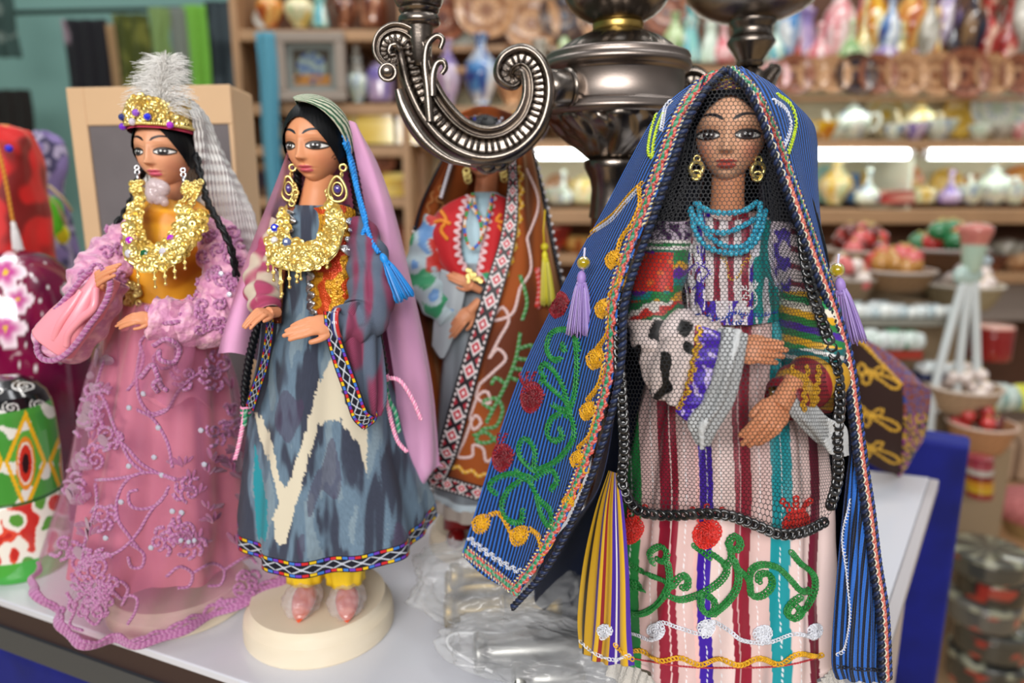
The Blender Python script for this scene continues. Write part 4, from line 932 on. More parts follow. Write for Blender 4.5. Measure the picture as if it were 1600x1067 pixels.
for side in (0, 1):
  g = G()
  for P, c in (([(598, 588, .418), (604, 620, .414), (612, 660, .414), (622, 690, .415), (636, 706, .416)], pk), ([(604, 590, .418), (625, 595, .413), (645, 625, .413), (658, 656, .414)], pk), ([(600, 592, .417), (608, 625, .414), (618, 645, .414), (624, 675, .414)], gn_), ([(383, 640, .416), (378, 670, .414), (372, 700, .414), (367, 718, .414)], pk), ([(384, 640, .415), (382, 665, .414)], gn_)):
    if (P[0][0] > 500) == (side == 1): g.rope(cr([at(*p) for p in P], 40), .0011, .004, 2, .0009, 6, (c, cm(c, (1, 1, 1), .2)))
  x, y = ((384, 636), (599, 586))[side]
  for k in range(4): torus(g, at(x, y+k*4, .419), .0026, .0009, (0, 0, 1), (pk, gn_)[k % 2], 12)
  g.build('braid_threads', M_['thread'], d2)
# green ikat scarf cap
def scarfcol(u, v, p):
    x, y = pix(p); w = sin(u*2*pi*13+nz((u*6, v*6, 2))*2); q = sin(v*60+sin(u*40)*2)
    return hx('1f5a36') if w > .25 else (hx('e6e4cc') if w < -.35 or q > .2 else hx('6fa37a'))
g = G(); rows = []
for j in range(90):
    v = j/89; rows.append([])
    for i in range(160):
        u = -.26*pi+pi*.80*i/159
        fr = cos(u); a = v*pi*.76; yb = 1.25+.22*sin(pi*v); q = V((1.19*sin(a)*sin(u), yb*sin(a)*max(cos(u), -.05)+.02-.30*(1-v)*(1-v), (1.62*cos(a)+.17+.05*fr)*.94)); q = Matrix.Rotation(R(30), 3, 'X') @ q; q.z += .05; q *= 1.05; rows[-1].append(H2(q))
g.grid(rows, scarfcol); g.build('headscarf', M_['cloth'], d2, solid=.0006)
g = G(); g.rope([H2((1.21*cos(t)*.98, -.42+.25*abs(cos(t))+.1, 1.35*sin(t)*.94+.08)) for t in [R(-8+i*2.2) for i in range(86)]], .0011, .006, 2, .0009, 6, (hx('1c86d8'), hx('3aa0ea')))
g.rope(cr([H2(p) for p in ((1.16, -.12, .35), (1.2, .05, 0), (1.22, .1, -.5))]+[at(*p) for p in ((566, 330, .432), (580, 375, .422), (592, 395, .418))], 60), .0012, .0045, 2, .001, 6, (hx('1c86d8'), hx('2a94e4')))
g.rope(cr([H2(p) for p in ((1.2, -.2, .1), (1.25, .2, -.6))]+[at(*p) for p in ((560, 300, .436), (572, 345, .428), (566, 372, .424), (580, 390, .42))], 60), .0010, .004, 2, .0009, 6, (hx('1c86d8'), hx('2a94e4')))
ta = at(596, 396, .416); tassel(g, ta, .030, .0042, hx('1e8fe0'), .75, 110, (.42, 0, -1), 5); g.build('blue_cord_tassel', M_['thread'], d2)
# earrings
for x, y, Y, sc in ((536, 262, .432, 1), (457, 262, .446, .8)):
    g = G(); c = at(x, y, Y); torus(g, c, .0019, .0007, (.2, -1, 0)); torus(g, c+V((-.001, 0, -.004)), .0012, .0006, (1, -.3, 0))
    c2 = c+V((-.004*sc, 0, -.0125)); nn = 26; P = []
    for k in range(nn):
        t = 2*pi*k/nn; P.append(c2+V((.0052*sc*sin(t)*(1-.35*cos(t)), 0, .0075*cos(t))))
    g.tube(P, .0009, 6, closed=True); g.tube([c2+V((0, .0006, 0))+V((.003*sc*sin(t), 0, .004*cos(t))) for t in [2*pi*k/16 for k in range(16)]], .0006, 5, closed=True)
    o = g.build('earring', M_['gold'], d2); g = G(); g.ell(c2+V((0, -.0004, 0)), (.0022*sc, .0012, .0024), hx('4a3a8a')); g.build('stone', M_['gem'], o)
# dress
CREAM = [[(396, 638), (410, 652), (424, 690), (436, 745), (446, 765), (462, 730), (476, 690), (488, 655), (500, 640), (500, 660), (478, 730), (462, 790), (446, 852), (430, 848), (426, 812), (436, 786), (424, 735), (408, 690)],
         [(522, 552), (530, 590), (541, 632), (552, 650), (566, 655), (574, 668), (573, 738), (567, 720), (562, 694), (548, 676), (532, 660), (512, 656), (497, 668), (482, 700), (470, 742), (458, 772), (450, 758), (468, 704), (484, 652), (494, 612), (510, 574)]]
TEAL = [(398, 690), (408, 735), (418, 790), (416, 845), (402, 836), (396, 760)]
def ikat(u, v, p):
    x, y = pix(p); h = nz((floor(x/3.2)*1.37, 5.1, 2))*16; yy = y+h*.9; xx = x+nz((x*.02, floor(y/3)*.9, 1))*2.5
    for poly in CREAM:
        if inpoly(xx, yy, poly): return hx('e2d8c0')
    if inpoly(xx, yy, TEAL): return hx('1f97a6')
    n = nz((x*.030, yy*.0085, 7))+.45*nz((x*.10, yy*.02, 3)); f = .10*nz((x*.9, y*.05, 1))
    base = cm(hx('6a8296'), hx('3a4052'), sst(-.05, .22, n)); 
    if n < -.28: base = cm(base, hx('8fa2ac'), .6)
    if nz((x*.03, y*.01, 40)) > .33: base = cm(base, hx('4a3a55'), .6)
    return tuple(min(1, max(0, c*(1+f*2))) for c in base)
def f2(u, v): return (.0044*sin(u*2*pi*6+2.2+v)+.0020*sin(u*2*pi*13+v*4))*v*v+.0006*nz((u*14, v*10, 3))
P = rings([(320, 462, 545, Y2, .014), (345, 448, 558, Y2, .021), (400, 450, 562, Y2, .024), (470, 446, 566, Y2, .025), (520, 432, 580, Y2, .030), (600, 408, 604, Y2, .040), (700, 394, 634, Y2, .052), (780, 388, 662, Y2, .060), (803, 387, 668, Y2, .062)], 420, 380, f2)
g = G(); g.grid(P, ikat, cu=True); B2 = g.bvh(); g.build('dress', M_['cloth'], d2)
def ikband(s, t):
    if t < .07 or t > .93: return hx('0b0c16')
    if t < .25 or t > .75:
        k = int(floor(s*3)) % 4; f = s*3-floor(s*3)
        return hx('0c0e1c') if f < .12 or abs(t-.5) < .27 else (hx('c9242a'), hx('e2bc1c'), hx('3c74c8'), hx('6a3ab4'))[k]
    a = abs(s-floor(s)-.5)*2; b = abs(t-.5)/.25
    return hx('b9bfca') if abs(a-(1-b)) < .17 or abs(a+(1-b)-1.0) < -.1 or (a > .86 and b < .25) else hx('0e1122')
NS = 34
Pb = P[-1]; rows = []
for k in range(26):
    t = k/25; rows.append([V((X2+(p.x-X2)*(1+.012*t), Y2+(p.y-Y2)*(1+.012*t), p.z-.0105*t)) for p in P[-1]])
rows = [[r[(i//3) % 420].lerp(r[(i//3+1) % 420], (i % 3)/3) for i in range(1260)] for r in rows]
g = G(); g.grid(rows, lambda u, v, p: ikband(u*NS, v), cu=True); g.build('hem_band', M_['thread'], d2)
# vest halves
def brocade(u, v, p):
    x, y = pix(p); n = nz((x*.06, y*.05, 11)); q = nz((x*.2, y*.2, 4))
    if 375 < y < 425 and n > -.1: return hx('c43a1c')
    if n > .12: return hx('cc4a1c')
    return hx('d99a24') if q > -.15 else hx('a8701a')
P = sheet([[(484, 328, .436), (510, 322, .430), (535, 322, .432), (556, 330, .440)], [(486, 390, .428), (512, 388, .420), (540, 388, .421), (560, 390, .434)], [(484, 440, .425), (512, 440, .417), (540, 440, .418), (562, 445, .432)], [(484, 488, .424), (510, 492, .417), (538, 492, .418), (560, 488, .432)]], 120, 150, lambda u, v: .0006*nz((u*9, v*12, 4)))
g = G(); g.grid(P, brocade); Bv = g.bvh(); vb = g.build('vest', mat('brocade', None, .32, metal=.35, bump=('voro', 900, .8)), d2, solid=.0012)
P = sheet([[(446, 332, .444), (452, 326, .440), (462, 324, .44)], [(436, 390, .436), (444, 392, .430), (452, 392, .428)], [(428, 440, .432), (436, 442, .428), (444, 446, .426)], [(420, 500, .430), (430, 505, .426), (440, 505, .424)]], 50, 120)
g = G(); g.grid(P, hx('7a3a18')); Bv2 = g.bvh(); g.build('vest', bpy.data.materials['brocade'], d2, solid=.0012)
g = G()
def rick(g, path, B, amp, wl, r, off=.001, col=(.8, .8, .8)):
    for ph in (0,):
        for k in range(-2, 3):
            for run in drape([q+V((k*amp*.32, k*.8, 0)) for q in wavy(sp2(path, 1.2), amp, wl, ph)], B, off): g.tube(resample(run, .0006), r, 5, col)
rick(g, [(488, 420), (486, 445), (488, 470), (492, 492)], Bv, 5, 14, .0009, .0022)
rick(g, [(484, 340), (482, 365), (476, 380)], Bv, 5, 13, .0009, .0022); rick(g, [(548, 345), (552, 365), (546, 385), (540, 398)], Bv, 7, 15, .0009, .0022)
rick(g, [(460, 335), (456, 350), (452, 368), (456, 385)], B2, 6, 13, .0006, .003); rick(g, [(436, 420), (440, 440), (432, 470), (424, 495)], Bv2, 3, 12, .0009, .0022)
g.build('silver_rickrack', M_['silver'], d2)
# bib necklace
def bib(doll, rows_, polys, n, gems, dang, seed=1, r=.0016):
    P = sheet(rows_, 80, 60, lambda u, v: .0008*nz((u*30, v*20, seed))); g = G(); g.grid(P, hx('d8b54a')); B = g.bvh(); o = g.build('gold_bib_necklace', M_['gold'], doll, solid=.0008)
    g = G(); sequins(g, B, polys, n, r, (.8, .8, .8), seed)
    for x, y, L in dang:
        h = onto(x, y, B, .0006) or onto(x, y-5, B, .0006)
        if h: g.tube([h, h+V((0, -.0008, -L))], .0006, 5); g.ell(h+V((0, -.0008, -L)), .0011, nu=8, nv=6); torus(g, h+V((0, -.0005, -L*.5)), .0009, .0004)
    g.build('sequins', M_['gold'], o); 
    for x, y, q, c in gems:
        h = onto(x, y, B, .0012)
        if h: g = G(); g.ell(h, (q, q*.6, q), c, 10, 6); g.build('gem', M_['gem'], o, smooth=False)
bib(d2, [[(448, 318, .440), (440, 330, .434), (432, 345, .43), (424, 360, .428)], [(452, 350, .424), (440, 360, .418), (428, 372, .414), (416, 384, .416)], [(456, 372, .418), (450, 386, .410), (440, 402, .407), (424, 414, .408)], [(480, 378, .416), (482, 392, .406), (482, 408, .402), (476, 424, .402)], [(506, 362, .418), (516, 374, .408), (524, 388, .405), (522, 402, .406)], [(508, 335, .424), (518, 340, .416), (530, 348, .412), (539, 356, .413)], [(510, 312, .434), (518, 314, .430), (528, 320, .428), (537, 330, .43)]],
    [(440, 318), (452, 345), (460, 372), (482, 380), (502, 362), (508, 318), (535, 318), (540, 350), (524, 395), (480, 426), (425, 412), (415, 375)], 190, [(432, 358, .0026, hx('1a2fd0')), (499, 361, .0028, hx('1a2fd0')), (448, 381, .0028, hx('5a6a9a')), (449, 380, .0028, hx('0a6a3c')), (474, 377, .0022, hx('c8c8d0')), (430, 378, .0024, hx('d8d2d0'))],
    [(418, 402, .008), (428, 412, .009), (440, 420, .014), (452, 422, .010), (464, 422, .006), (438, 424, .016), (470, 408, .010), (510, 400, .006), (535, 385, .006)], 3, .0021)
g = G()
for pts in ([(456, 318, .44), (462, 300, .442), (460, 290, .444)], [(516, 312, .432), (512, 300, .436)]):
    for k, p in enumerate(resample(cr([at(*p) for p in pts], 20), .0022)): torus(g, p, .0016, .0006, (sin(k), -1, 0))
g.build('necklace_chain', M_['gold'], d2)
# sleeves and hanging bell cuffs
def slvR(u, v, p):
    x, y = pix(p); return cm(hx('5f6c80'), hx('8c3a5a'), sst(.0, .3, nz((x*.05, y*.012, 6))+.25*sst(470, 380, y)))
P = tubeskin([(556, 352, .440), (570, 395, .430), (580, 440, .420), (574, 490, .408), (548, 508, .398), (524, 508, .394)], [.010, .013, .0135, .0135, .0105, .0078], 60, 90, lambda u, v: .0010*sin(v*44+u*6.3)+.0008*nz((u*6, v*16, 1)))
g = G(); g.grid(P, slvR, cu=True); g.build('sleeve', M_['cloth'], d2)
P = tubeskin([(450, 352, .446), (425, 400, .442), (412, 440, .430), (412, 470, .420), (420, 490, .414)], [.010, .0115, .0115, .0095, .007], 60, 80, lambda u, v: .0010*sin(v*40+u*6.3))
g = G(); g.grid(P, lambda u, v, p: cm(hx('b84a70'), hx('d8c8b4'), sst(-.1, .1, nz((v*5, u*3, 3)))), cu=True); g.build('sleeve', M_['cloth'], d2)
P = sheet([[(520, 480, .392), (560, 470, .396), (590, 480, .41)], [(535, 540, .392), (570, 540, .396), (598, 545, .41)], [(552, 610, .392), (580, 620, .396), (600, 620, .405)], [(572, 660, .396), (584, 656, .398), (592, 645, .402)]], 60, 80, lambda u, v: .0018*sin(u*14+v*5))
g = G(); g.grid(P, slvR); g.build('bell_cuff', M_['cloth'], d2, solid=.0008)
def bandsheet(name, rows_, per, parent, fn=ikband, nu=26, nv=260, mt='thread'):
    P = sheet(rows_, nu, nv); g = G(); g.grid(P, lambda u, v, p: fn(v*per, u)); return g.build(name, M_[mt], parent, solid=.0006)
bandsheet('cuff_trim', [[(506, 486, .388), (526, 487, .386)], [(510, 525, .387), (532, 522, .385)], [(522, 570, .387), (546, 563, .385)], [(538, 615, .387), (562, 607, .385)], [(550, 652, .388), (574, 640, .386)], [(566, 670, .39), (585, 650, .388)]], 11, d2)
bandsheet('cuff_trim', [[(568, 672, .392), (572, 650, .394)], [(588, 656, .396), (580, 636, .397)], [(586, 630, .40), (575, 618, .40)]], 5, d2)
P = sheet([[(408, 505, .414), (420, 500, .42), (432, 502, .43)], [(402, 560, .412), (412, 560, .42), (424, 562, .43)], [(392, 610, .41), (404, 615, .415), (414, 610, .42)], [(390, 640, .41), (396, 644, .412), (404, 640, .415)]], 30, 60)
g = G(); g.grid(P, hx('4a4a58')); g.build('bell_cuff', M_['cloth'], d2, solid=.0008)
bandsheet('cuff_trim', [[(416, 492, .408), (428, 494, .412)], [(412, 530, .407), (424, 532, .411)], [(405, 570, .406), (417, 574, .41)], [(392, 605, .406), (405, 612, .41)], [(383, 632, .406), (396, 642, .41)]], 11, d2)
hand(d2, (524, 506, .392), (440, 514, .380), (-.05, -.75, .65), thumb=1, curl=.12, fat=1.1, arm=.2)
hand(d2, (424, 488, .408), (388, 490, .392), (-.2, -.9, .5), thumb=1, curl=.5, fat=1.3, arm=.3)
g = G()
for k in range(3): torus(g, at(526+k*3, 506, .391), .0082, .0012, (1, 0, .1), (hx('20306a'), hx('b8bcc8'), hx('c03030'))[k])
g.build('bracelet', M_['bead'], d2)
# veil
pinkv = mat('pink_chiffon', hx('e6a8d2'), .6, sheen=.4, alpha=.93, bump=('weave', 1500, .3))
P = sheet([[(530, 205, .452), (500, 215, .462), (462, 222, .455), (452, 228, .446)], [(540, 300, .478), (500, 300, .478), (450, 290, .450), (432, 285, .438)], [(560, 400, .49), (490, 400, .49), (415, 400, .446), (388, 400, .428)], [(580, 500, .50), (490, 520, .50), (395, 500, .432), (352, 512, .418)], [(590, 600, .50), (480, 600, .50), (385, 556, .428), (340, 552, .414)]], 100, 160, lambda u, v: .0016*sin(u*16+v*3)*v)
g = G(); g.grid(P); g.build('veil', pinkv, d2)
P = sheet([[(545, 188, .448), (556, 192, .450), (560, 200, .458)], [(556, 250, .452), (580, 255, .452), (592, 260, .462)], [(572, 330, .454), (602, 330, .452), (618, 335, .465)], [(590, 430, .455), (620, 430, .452), (642, 432, .468)], [(604, 520, .456), (640, 525, .452), (664, 528, .47)], [(616, 600, .456), (655, 610, .454), (680, 620, .47)], [(622, 690, .455), (660, 720, .455), (688, 716, .47)], [(622, 748, .455), (645, 765, .456), (690, 726, .47)]], 90, 200, lambda u, v: .0016*sin(u*12+v*3)*v)
g = G(); g.grid(P); g.build('veil', pinkv, d2)
P = sheet([[(560, 200, .462), (530, 210, .47)], [(600, 420, .475), (540, 420, .49)], [(640, 600, .48), (560, 600, .50)], [(660, 720, .48), (580, 720, .50)]], 30, 60)
g = G(); g.grid(P); g.build('veil', mat('plum_chiffon', hx('a84a78'), .6, alpha=.9), d2)
# trousers, shoes in clear film
for (x, y, Y, xf, yf) in ((478, 893, .438, 462, 932), (540, 900, .436, 540, 952)):
    g = G(); c = at(x, y, Y); c.z = .045
    g.lathe([(.009, .050), (.013, .030), (.0145, .010), (.0125, .0), (.0128, -.0035), (.008, -.004)], c, 48, hx('e8c01e'), rad=lambda t, z: 1+.06*sin(9*t)); g.build('trouser_leg', M_['satin'], d2)
    g = G(); f = at(xf, yf, Y-.018); tz = .024
    a = V((c.x, c.y+.004, tz+.006)); b = V((at(xf, yf, .41).x, .412, tz+.004))
    P = cr([a, a.lerp(b, .5), b], 24); rows = []
    for i, p in enumerate(P):
        t = i/23; w = .0075*(sin(pi*min(1, t*.9+.12))**.5)+.0005; h = lerp(.009, .004, t)*sin(pi*min(1, t*.93+.07))**.4; dr = (b-a).normalized(); sd = V((-dr.y, dr.x, 0))
        rows.append([V((p.x, p.y, tz+.0005+h))+sd*(w*cos(q))+V((0, 0, h*sin(q))) for q in [2*pi*k/20 for k in range(20)]])
    g.grid(rows, lambda u, v, p: hx('c23020') if v < .8 else hx('d8502a'), cu=True, caps=True); sh = g.build('shoe', M_['gloss'], d2)
    g = G(); m = a.lerp(b, .55)
    P = []
    for j in range(30):
        a1 = pi*j/29; P.append([])
        for k in range(40):
            b1 = 2*pi*k/40; q = V((sin(a1)*cos(b1)*.0125, sin(a1)*sin(b1)*.0175, cos(a1)*.0105)); q *= 1+.14*nz(q*260+m*50)+.06*nz(q*700); P[-1].append(V((m.x+q.x, m.y+q.y, max(tz+.0004, tz+.010+q.z))))
    g.grid(P, cu=True); g.build('clear_wrap', mat('clear_film', hx('f0eaea'), .12, alpha=.30, spec=.9, bump=('noise', 350, 1)) if 'clear_film' not in bpy.data.materials else bpy.data.materials['clear_film'], sh)
# ============================================================ doll in pink lace
Y1 = .478
X1 = at(282, 935, Y1).x
d1 = empty('costumed_doll', (X1, Y1, 0), 'doll in a pink lace gown with gold sequin crown, white feather and long white veil', 'doll', 'costumed dolls on the table')
base_disc(d1, X1+.002, Y1-.002, .05, .018)
H1 = head(d1, at(259, 238, Y1-.002), .0174, R(-9), R(2), lip=(.70, .13, .20), iris=(.04, .04, .045), blush=.3, skin=hx('e3a47e'))
g = G(); g.tube(cr([at(266, 272, Y1+.003), at(262, 300, Y1+.003), at(262, 330, Y1+.003)], 16), lambda t: .0092, 24, hx('dd9a74')); g.build('neck', M_['skin'], d1)
haircap(H1, d1, .60, .68, .99)
g = G()
braid(g, cr([at(*p) for p in ((224, 262, .482), (214, 290, .480), (204, 320, .474), (188, 345, .468), (172, 366, .468))], 50), .0028, .022, hx('0b0c10'), 8)
braid(g, cr([at(*p) for p in ((306, 240, .470), (314, 280, .464), (324, 315, .452), (343, 350, .442), (360, 385, .440), (369, 430, .445), (374, 480, .450))], 60), .0026, .024, hx('0b0c10'), 8)
g.build('braids', M_['hair'], d1)
# crown
g = G(); rows = []
for j in range(14):
    v = j/13; rows.append([])
    for i in range(72):
        u = 2*pi*i/72; z = lerp(.62+.22*cos(u)*-1, 1.42, v); q = 1.20-.30*v*v; rows[-1].append(H1((q*sin(u)*.98, q*1.12*cos(u)+.06, z)))
for i in range(0): pass
g.grid(rows, lambda u, v, p: hx('c23a5a') if v < .22 and .2 < u < .8 else (hx('3a2a8a') if int(u*30) % 3 == 0 else hx('8a2a5a')), cu=True); top = rows[-1]; g.add(top, [tuple(range(len(top)))], hx('3a2a5a'))
Bk = g.bvh(); cro = g.build('crown', M_['cloth'], d1)
g = G(); rnd = random.Random(8)
for k in range(300):
    u = pi+rnd.uniform(-1.75, 1.75); v = rnd.random(); z = lerp(.92+.12*cos(u)*-1-.0, 1.78+.14*cos(3*(u-pi)), v); q = 1.25-.22*v*v
    p = H1((q*sin(u)*.98, q*1.12*cos(u)+.06, z)); n = (p-H1((0, .05, z-.1))).normalized(); ring(g, p, (n+V((rnd.uniform(-.3, .3), 0, rnd.uniform(-.3, .3)))).normalized(), .0024)
for k in range(60):
    u = pi-1.75+3.5*k/59; p = H1((1.27*sin(u)*.98, 1.27*1.12*cos(u)+.06, .80-.18*cos(u))); g.ell(p, .0011, nu=8, nv=6)
g.build('sequins', M_['gold'], cro)
for u, z, c in ((-.62, 1.2, '26307a'), (-.15, 1.02, 'd8d0e0'), (.0, 1.32, '9a5ad0'), (.30, 1.18, '1428e0'), (.82, .92, 'b42ad0'), (-.7, .88, '7a2ad0')):
    g = G(); u2 = pi-u; p = H1((1.30*sin(u2), 1.30*1.12*cos(u2)+.04, z)); g.ell(p, .0023, hx(c), 10, 6); g.build('gem', M_['gem'], cro, smooth=False)
# feather plume
g = G(); rnd = random.Random(4); P0 = cr([at(*p) for p in ((256, 185, .462), (250, 150, .462), (256, 120, .464), (262, 104, .466))], 40)
for k in range(1500):
    t = rnd.random(); p = P0[int(t*39)]; a = rnd.uniform(-1, 1); wdt = .018*(1-.55*t)+.003; e = p+V((a*wdt*1.25, rnd.uniform(-.008, .008), rnd.uniform(.001, .012)-abs(a)*.004)); m = p.lerp(e, .5)+V((0, 0, .003)); g.tube(cr([p, m, e], 6), lambda q: .00022*(1-.6*q), 3)
g.build('feather_plume', M_['feather'], d1)
g = G(); g.tube(P0, .0006, 5); g.build('quill', M_['feather'], d1)
# earrings
for x, y, Y in ((214, 262, .472), (286, 266, .452)):
    g = G(); p = at(x, y, Y)
    for k, (dz, r) in enumerate(((0, .0013), (-.0028, .0014), (-.0098, .0014), (-.0125, .0012))): torus(g, p+V((0, 0, dz)), r, .0006, (.2, -1, .2))
    g.tube([p+V((0, 0, -.0035)), p+V((0, 0, -.0095))], .0013, 8); g.build('earring', M_['silver'], d1)
# bodice
vcol = lambda u, v, p: cm(hx('f2ac28'), hx('d88c18'), sst(-.2, .3, nz((u*9, v*6, 1))))
P = rings([(312, 236, 300, Y1, .012), (335, 214, 330, Y1, .020), (380, 200, 336, Y1, .025), (430, 192, 326, Y1, .025), (475, 190, 318, Y1, .025)], 160, 120, lambda u, v: .0008*sin(u*60+v*4)*(1-v)+.0005*nz((u*20, v*10, 1)))
g = G(); g.grid(P, vcol, cu=True); B1 = g.bvh(); g.build('yellow_satin_bodice', M_['satin'], d1)
g = G(); rnd = random.Random(9)
for k in range(30):
    a = rnd.uniform(0, 6.28); c = at(247+rnd.uniform(-10, 10), 302+rnd.uniform(-14, 14), .452); g.ell(c, rnd.uniform(.0025, .005), hx('ecd6d8'), 10, 8)
g.build('pearl_cluster', mat('translucent_bead', hx('eedadc'), .1, alpha=.4, coat=1), d1)
bib(d1, [[(224, 300, .458), (212, 310, .455), (204, 322, .452)], [(222, 345, .440), (206, 356, .436), (192, 366, .438)], [(226, 376, .434), (212, 392, .427), (198, 408, .428)], [(246, 384, .432), (248, 402, .422), (244, 424, .420)], [(270, 362, .434), (286, 380, .422), (290, 402, .423)], [(280, 336, .440), (300, 346, .430), (318, 356, .432)], [(272, 318, .450), (296, 326, .442), (330, 336, .448)]],
    [(205, 300), (226, 300), (240, 345), (262, 345), (280, 322), (335, 330), (330, 352), (300, 395), (262, 428), (225, 424), (195, 400), (192, 355)], 230, [(203, 378, .0026, hx('b41ad0')), (269, 374, .0026, hx('b41ad0')), (228, 397, .0028, hx('0a5a34')), (204, 397, .0026, hx('d0ccd8')), (257, 396, .0026, hx('d0ccd8'))],
    [(196, 410, .006), (206, 420, .008), (216, 424, .010), (228, 428, .011), (242, 428, .010), (258, 420, .009), (272, 412, .008), (288, 400, .007)], 12, .0023)
g = G()
for pts in ([(214, 285, .462), (212, 300, .457), (216, 325, .449), (218, 345, .442)], [(310, 286, .458), (306, 305, .452), (294, 325, .446), (280, 340, .440)], [(300, 288, .458), (292, 306, .450), (280, 322, .446)]):
    for k, p in enumerate(resample(cr([at(*p) for p in pts], 30), .0022)): torus(g, p, .0017, .0006, (sin(k*2), -1, cos(k)))
for k in range(40):
    rnd = random.Random(k); torus(g, at(rnd.uniform(205, 222), rnd.uniform(285, 300), .458), .0016, .0006, (rnd.uniform(-1, 1), -1, rnd.uniform(-1, 1)))
    torus(g, at(rnd.uniform(287, 314), rnd.uniform(284, 306), .452), .0016, .0006, (rnd.uniform(-1, 1), -1, rnd.uniform(-1, 1)))
g.build('necklace_chain', M_['gold'], d1); g = G()
for k in range(26):
    rnd = random.Random(k+90); ring(g, at(rnd.uniform(198, 218), rnd.uniform(440, 478), .449), V((rnd.uniform(-.3, .3), -1, .1)), .0024)
g.build('sequin_pendant', M_['gold'], d1)
# pink satin underskirt
pkc = hx('f0a4ae')
P = rings([(466, 186, 312, Y1, .028), (500, 180, 326, Y1, .032), (600, 170, 345, Y1, .036), (760, 145, 362, Y1, .043), (872, 130, 378, Y1, .046)], 320, 200, lambda u, v: (.0045*sin(u*2*pi*7+1.0)+.0016*sin(u*2*pi*15+v))*(.25+v))
g = G(); g.grid(P, pkc, cu=True); g.build('satin_skirt', mat('pink_satin', hx('f298a6'), .3, sheen=.15, spec=.6), d1)
P = sheet([[(232, 478, .444), (262, 474, .440), (292, 466, .444), (312, 466, .45)], [(228, 530, .438), (260, 540, .434), (290, 530, .438), (322, 540, .45)], [(222, 620, .432), (262, 640, .424), (300, 620, .434), (330, 640, .452)]], 50, 60)
g = G(); g.grid(P, pkc); g.build('satin_skirt_panel', bpy.data.materials['pink_satin'], d1, solid=.0006)
# lace overskirt
lacem = mat('mauve_tulle', hx('b5688f'), .55, sheen=.5, net=(.0011, .06, .22))
LC = [[(186, 470, .478), (205, 472, .452), (245, 474, .440), (290, 470, .446), (312, 468, .478)],
      [(150, 540, .480), (182, 540, .444), (240, 540, .430), (315, 535, .438), (352, 530, .478)],
      [(122, 610, .482), (165, 615, .436), (232, 620, .422), (325, 620, .432), (368, 615, .480)],
      [(98, 740, .482), (140, 745, .428), (222, 750, .410), (330, 745, .425), (382, 735, .482)],
      [(70, 820, .478), (112, 850, .424), (200, 870, .402), (330, 850, .422), (400, 815, .480)],
      [(48, 880, .468), (90, 935, .424), (165, 985, .404), (300, 945, .425), (440, 880, .472)],
      [(46, 890, .466), (72, 950, .424), (158, 1012, .405), (312, 976, .425), (455, 905, .468)]]
fl = lambda u, v: (.0040*sin(u*24+1.4)+.0022*sin(u*47+v*2))*(.15+v)
P = P_lace = sheet(LC, 300, 260, fl)
g = G(); g.grid(P); BL1 = g.bvh(); lo = g.build('lace_overskirt', lacem, d1)
P = rings([(468, 186, 312, Y1+.003, .030), (600, 135, 362, Y1+.003, .045), (740, 102, 380, Y1+.003, .055), (880, 60, 420, Y1+.003, .062)], 120, 60, lambda u, v: .003*v*sin(u*50), pi, 2*pi)
g = G(); g.grid(P); g.build('lace_overskirt', lacem, d1)
g = G(); gl = (hx('b565a0'), hx('cf8dbd')); 
def lc(pth, r=.0008, B=None): 
    for run in drape(sp2(pth, 1.6), B or BL1, .0004): g.rope(run, r, .0028, 2, r*.85, 5, gl)
def scroll(cx, cy, R_, a0, turns, sg=1, lead=None):
    pts = list(lead or []); n = int(turns*14)
    for i in range(n+1):
        t = i/n; a = a0+sg*turns*2*pi*t; q = R_*(1-.82*t); pts.append((cx+q*cos(a), cy+q*sin(a)))
    lc(pts)
for pth in ([(200, 610), (215, 590), (225, 560), (220, 535), (238, 520), (262, 525), (275, 545), (270, 570), (250, 575), (240, 560), (250, 545)], [(222, 540), (215, 580), (218, 620), (235, 645), (260, 640)], [(240, 650), (262, 640), (280, 610), (300, 590), (318, 580)],
            [(165, 625), (185, 680), (205, 720), (228, 740)], [(160, 700), (185, 690), (200, 700), (222, 725), (250, 740), (275, 750)], [(275, 748), (240, 738), (205, 745), (185, 775), (185, 810), (200, 835), (215, 855)], [(150, 750), (180, 748), (215, 742)], [(265, 760), (250, 785), (225, 795), (205, 790), (202, 770), (215, 765)],
            [(150, 755), (152, 790), (138, 830), (130, 870), (125, 895)], [(125, 880), (160, 872), (190, 858), (215, 832), (235, 800), (262, 770)], [(205, 850), (225, 865), (222, 885), (205, 885), (200, 870)], [(118, 900), (130, 920), (155, 930), (170, 920)], [(170, 915), (190, 935), (200, 920), (188, 908), (175, 918)],
            [(105, 925), (118, 950), (110, 975), (130, 985)], [(150, 940), (160, 955), (150, 975), (135, 962), (140, 945)], [(190, 945), (200, 930), (215, 935), (212, 955), (200, 975)], [(260, 900), (280, 885), (300, 895), (295, 915), (278, 918)], [(300, 895), (330, 880), (350, 890), (345, 912), (325, 915)], [(350, 890), (385, 870), (400, 880)], [(165, 560), (155, 590), (148, 625), (150, 660)], [(250, 500), (270, 512), (285, 505), (280, 490)], [(215, 640), (240, 655), (262, 690), (270, 730)]): lc(pth)
rnd = random.Random(31)
for k in range(46):
    cx, cy = rnd.uniform(85, 400), rnd.uniform(560, 965)
    if 180 < cx < 290 and cy < 900 and k % 4: continue
    scroll(cx, cy, rnd.uniform(9, 17), rnd.uniform(0, 6.28), 1.3, rnd.choice((-1, 1)), None); a = rnd.uniform(0, 6.28)
    for q in range(4):
        b = a+q*.7; lc([(cx+14*cos(b), cy+14*sin(b)), (cx+22*cos(b+.2), cy+22*sin(b+.2)), (cx+26*cos(b+.6), cy+26*sin(b+.6))], .0010)
PL = P_lace
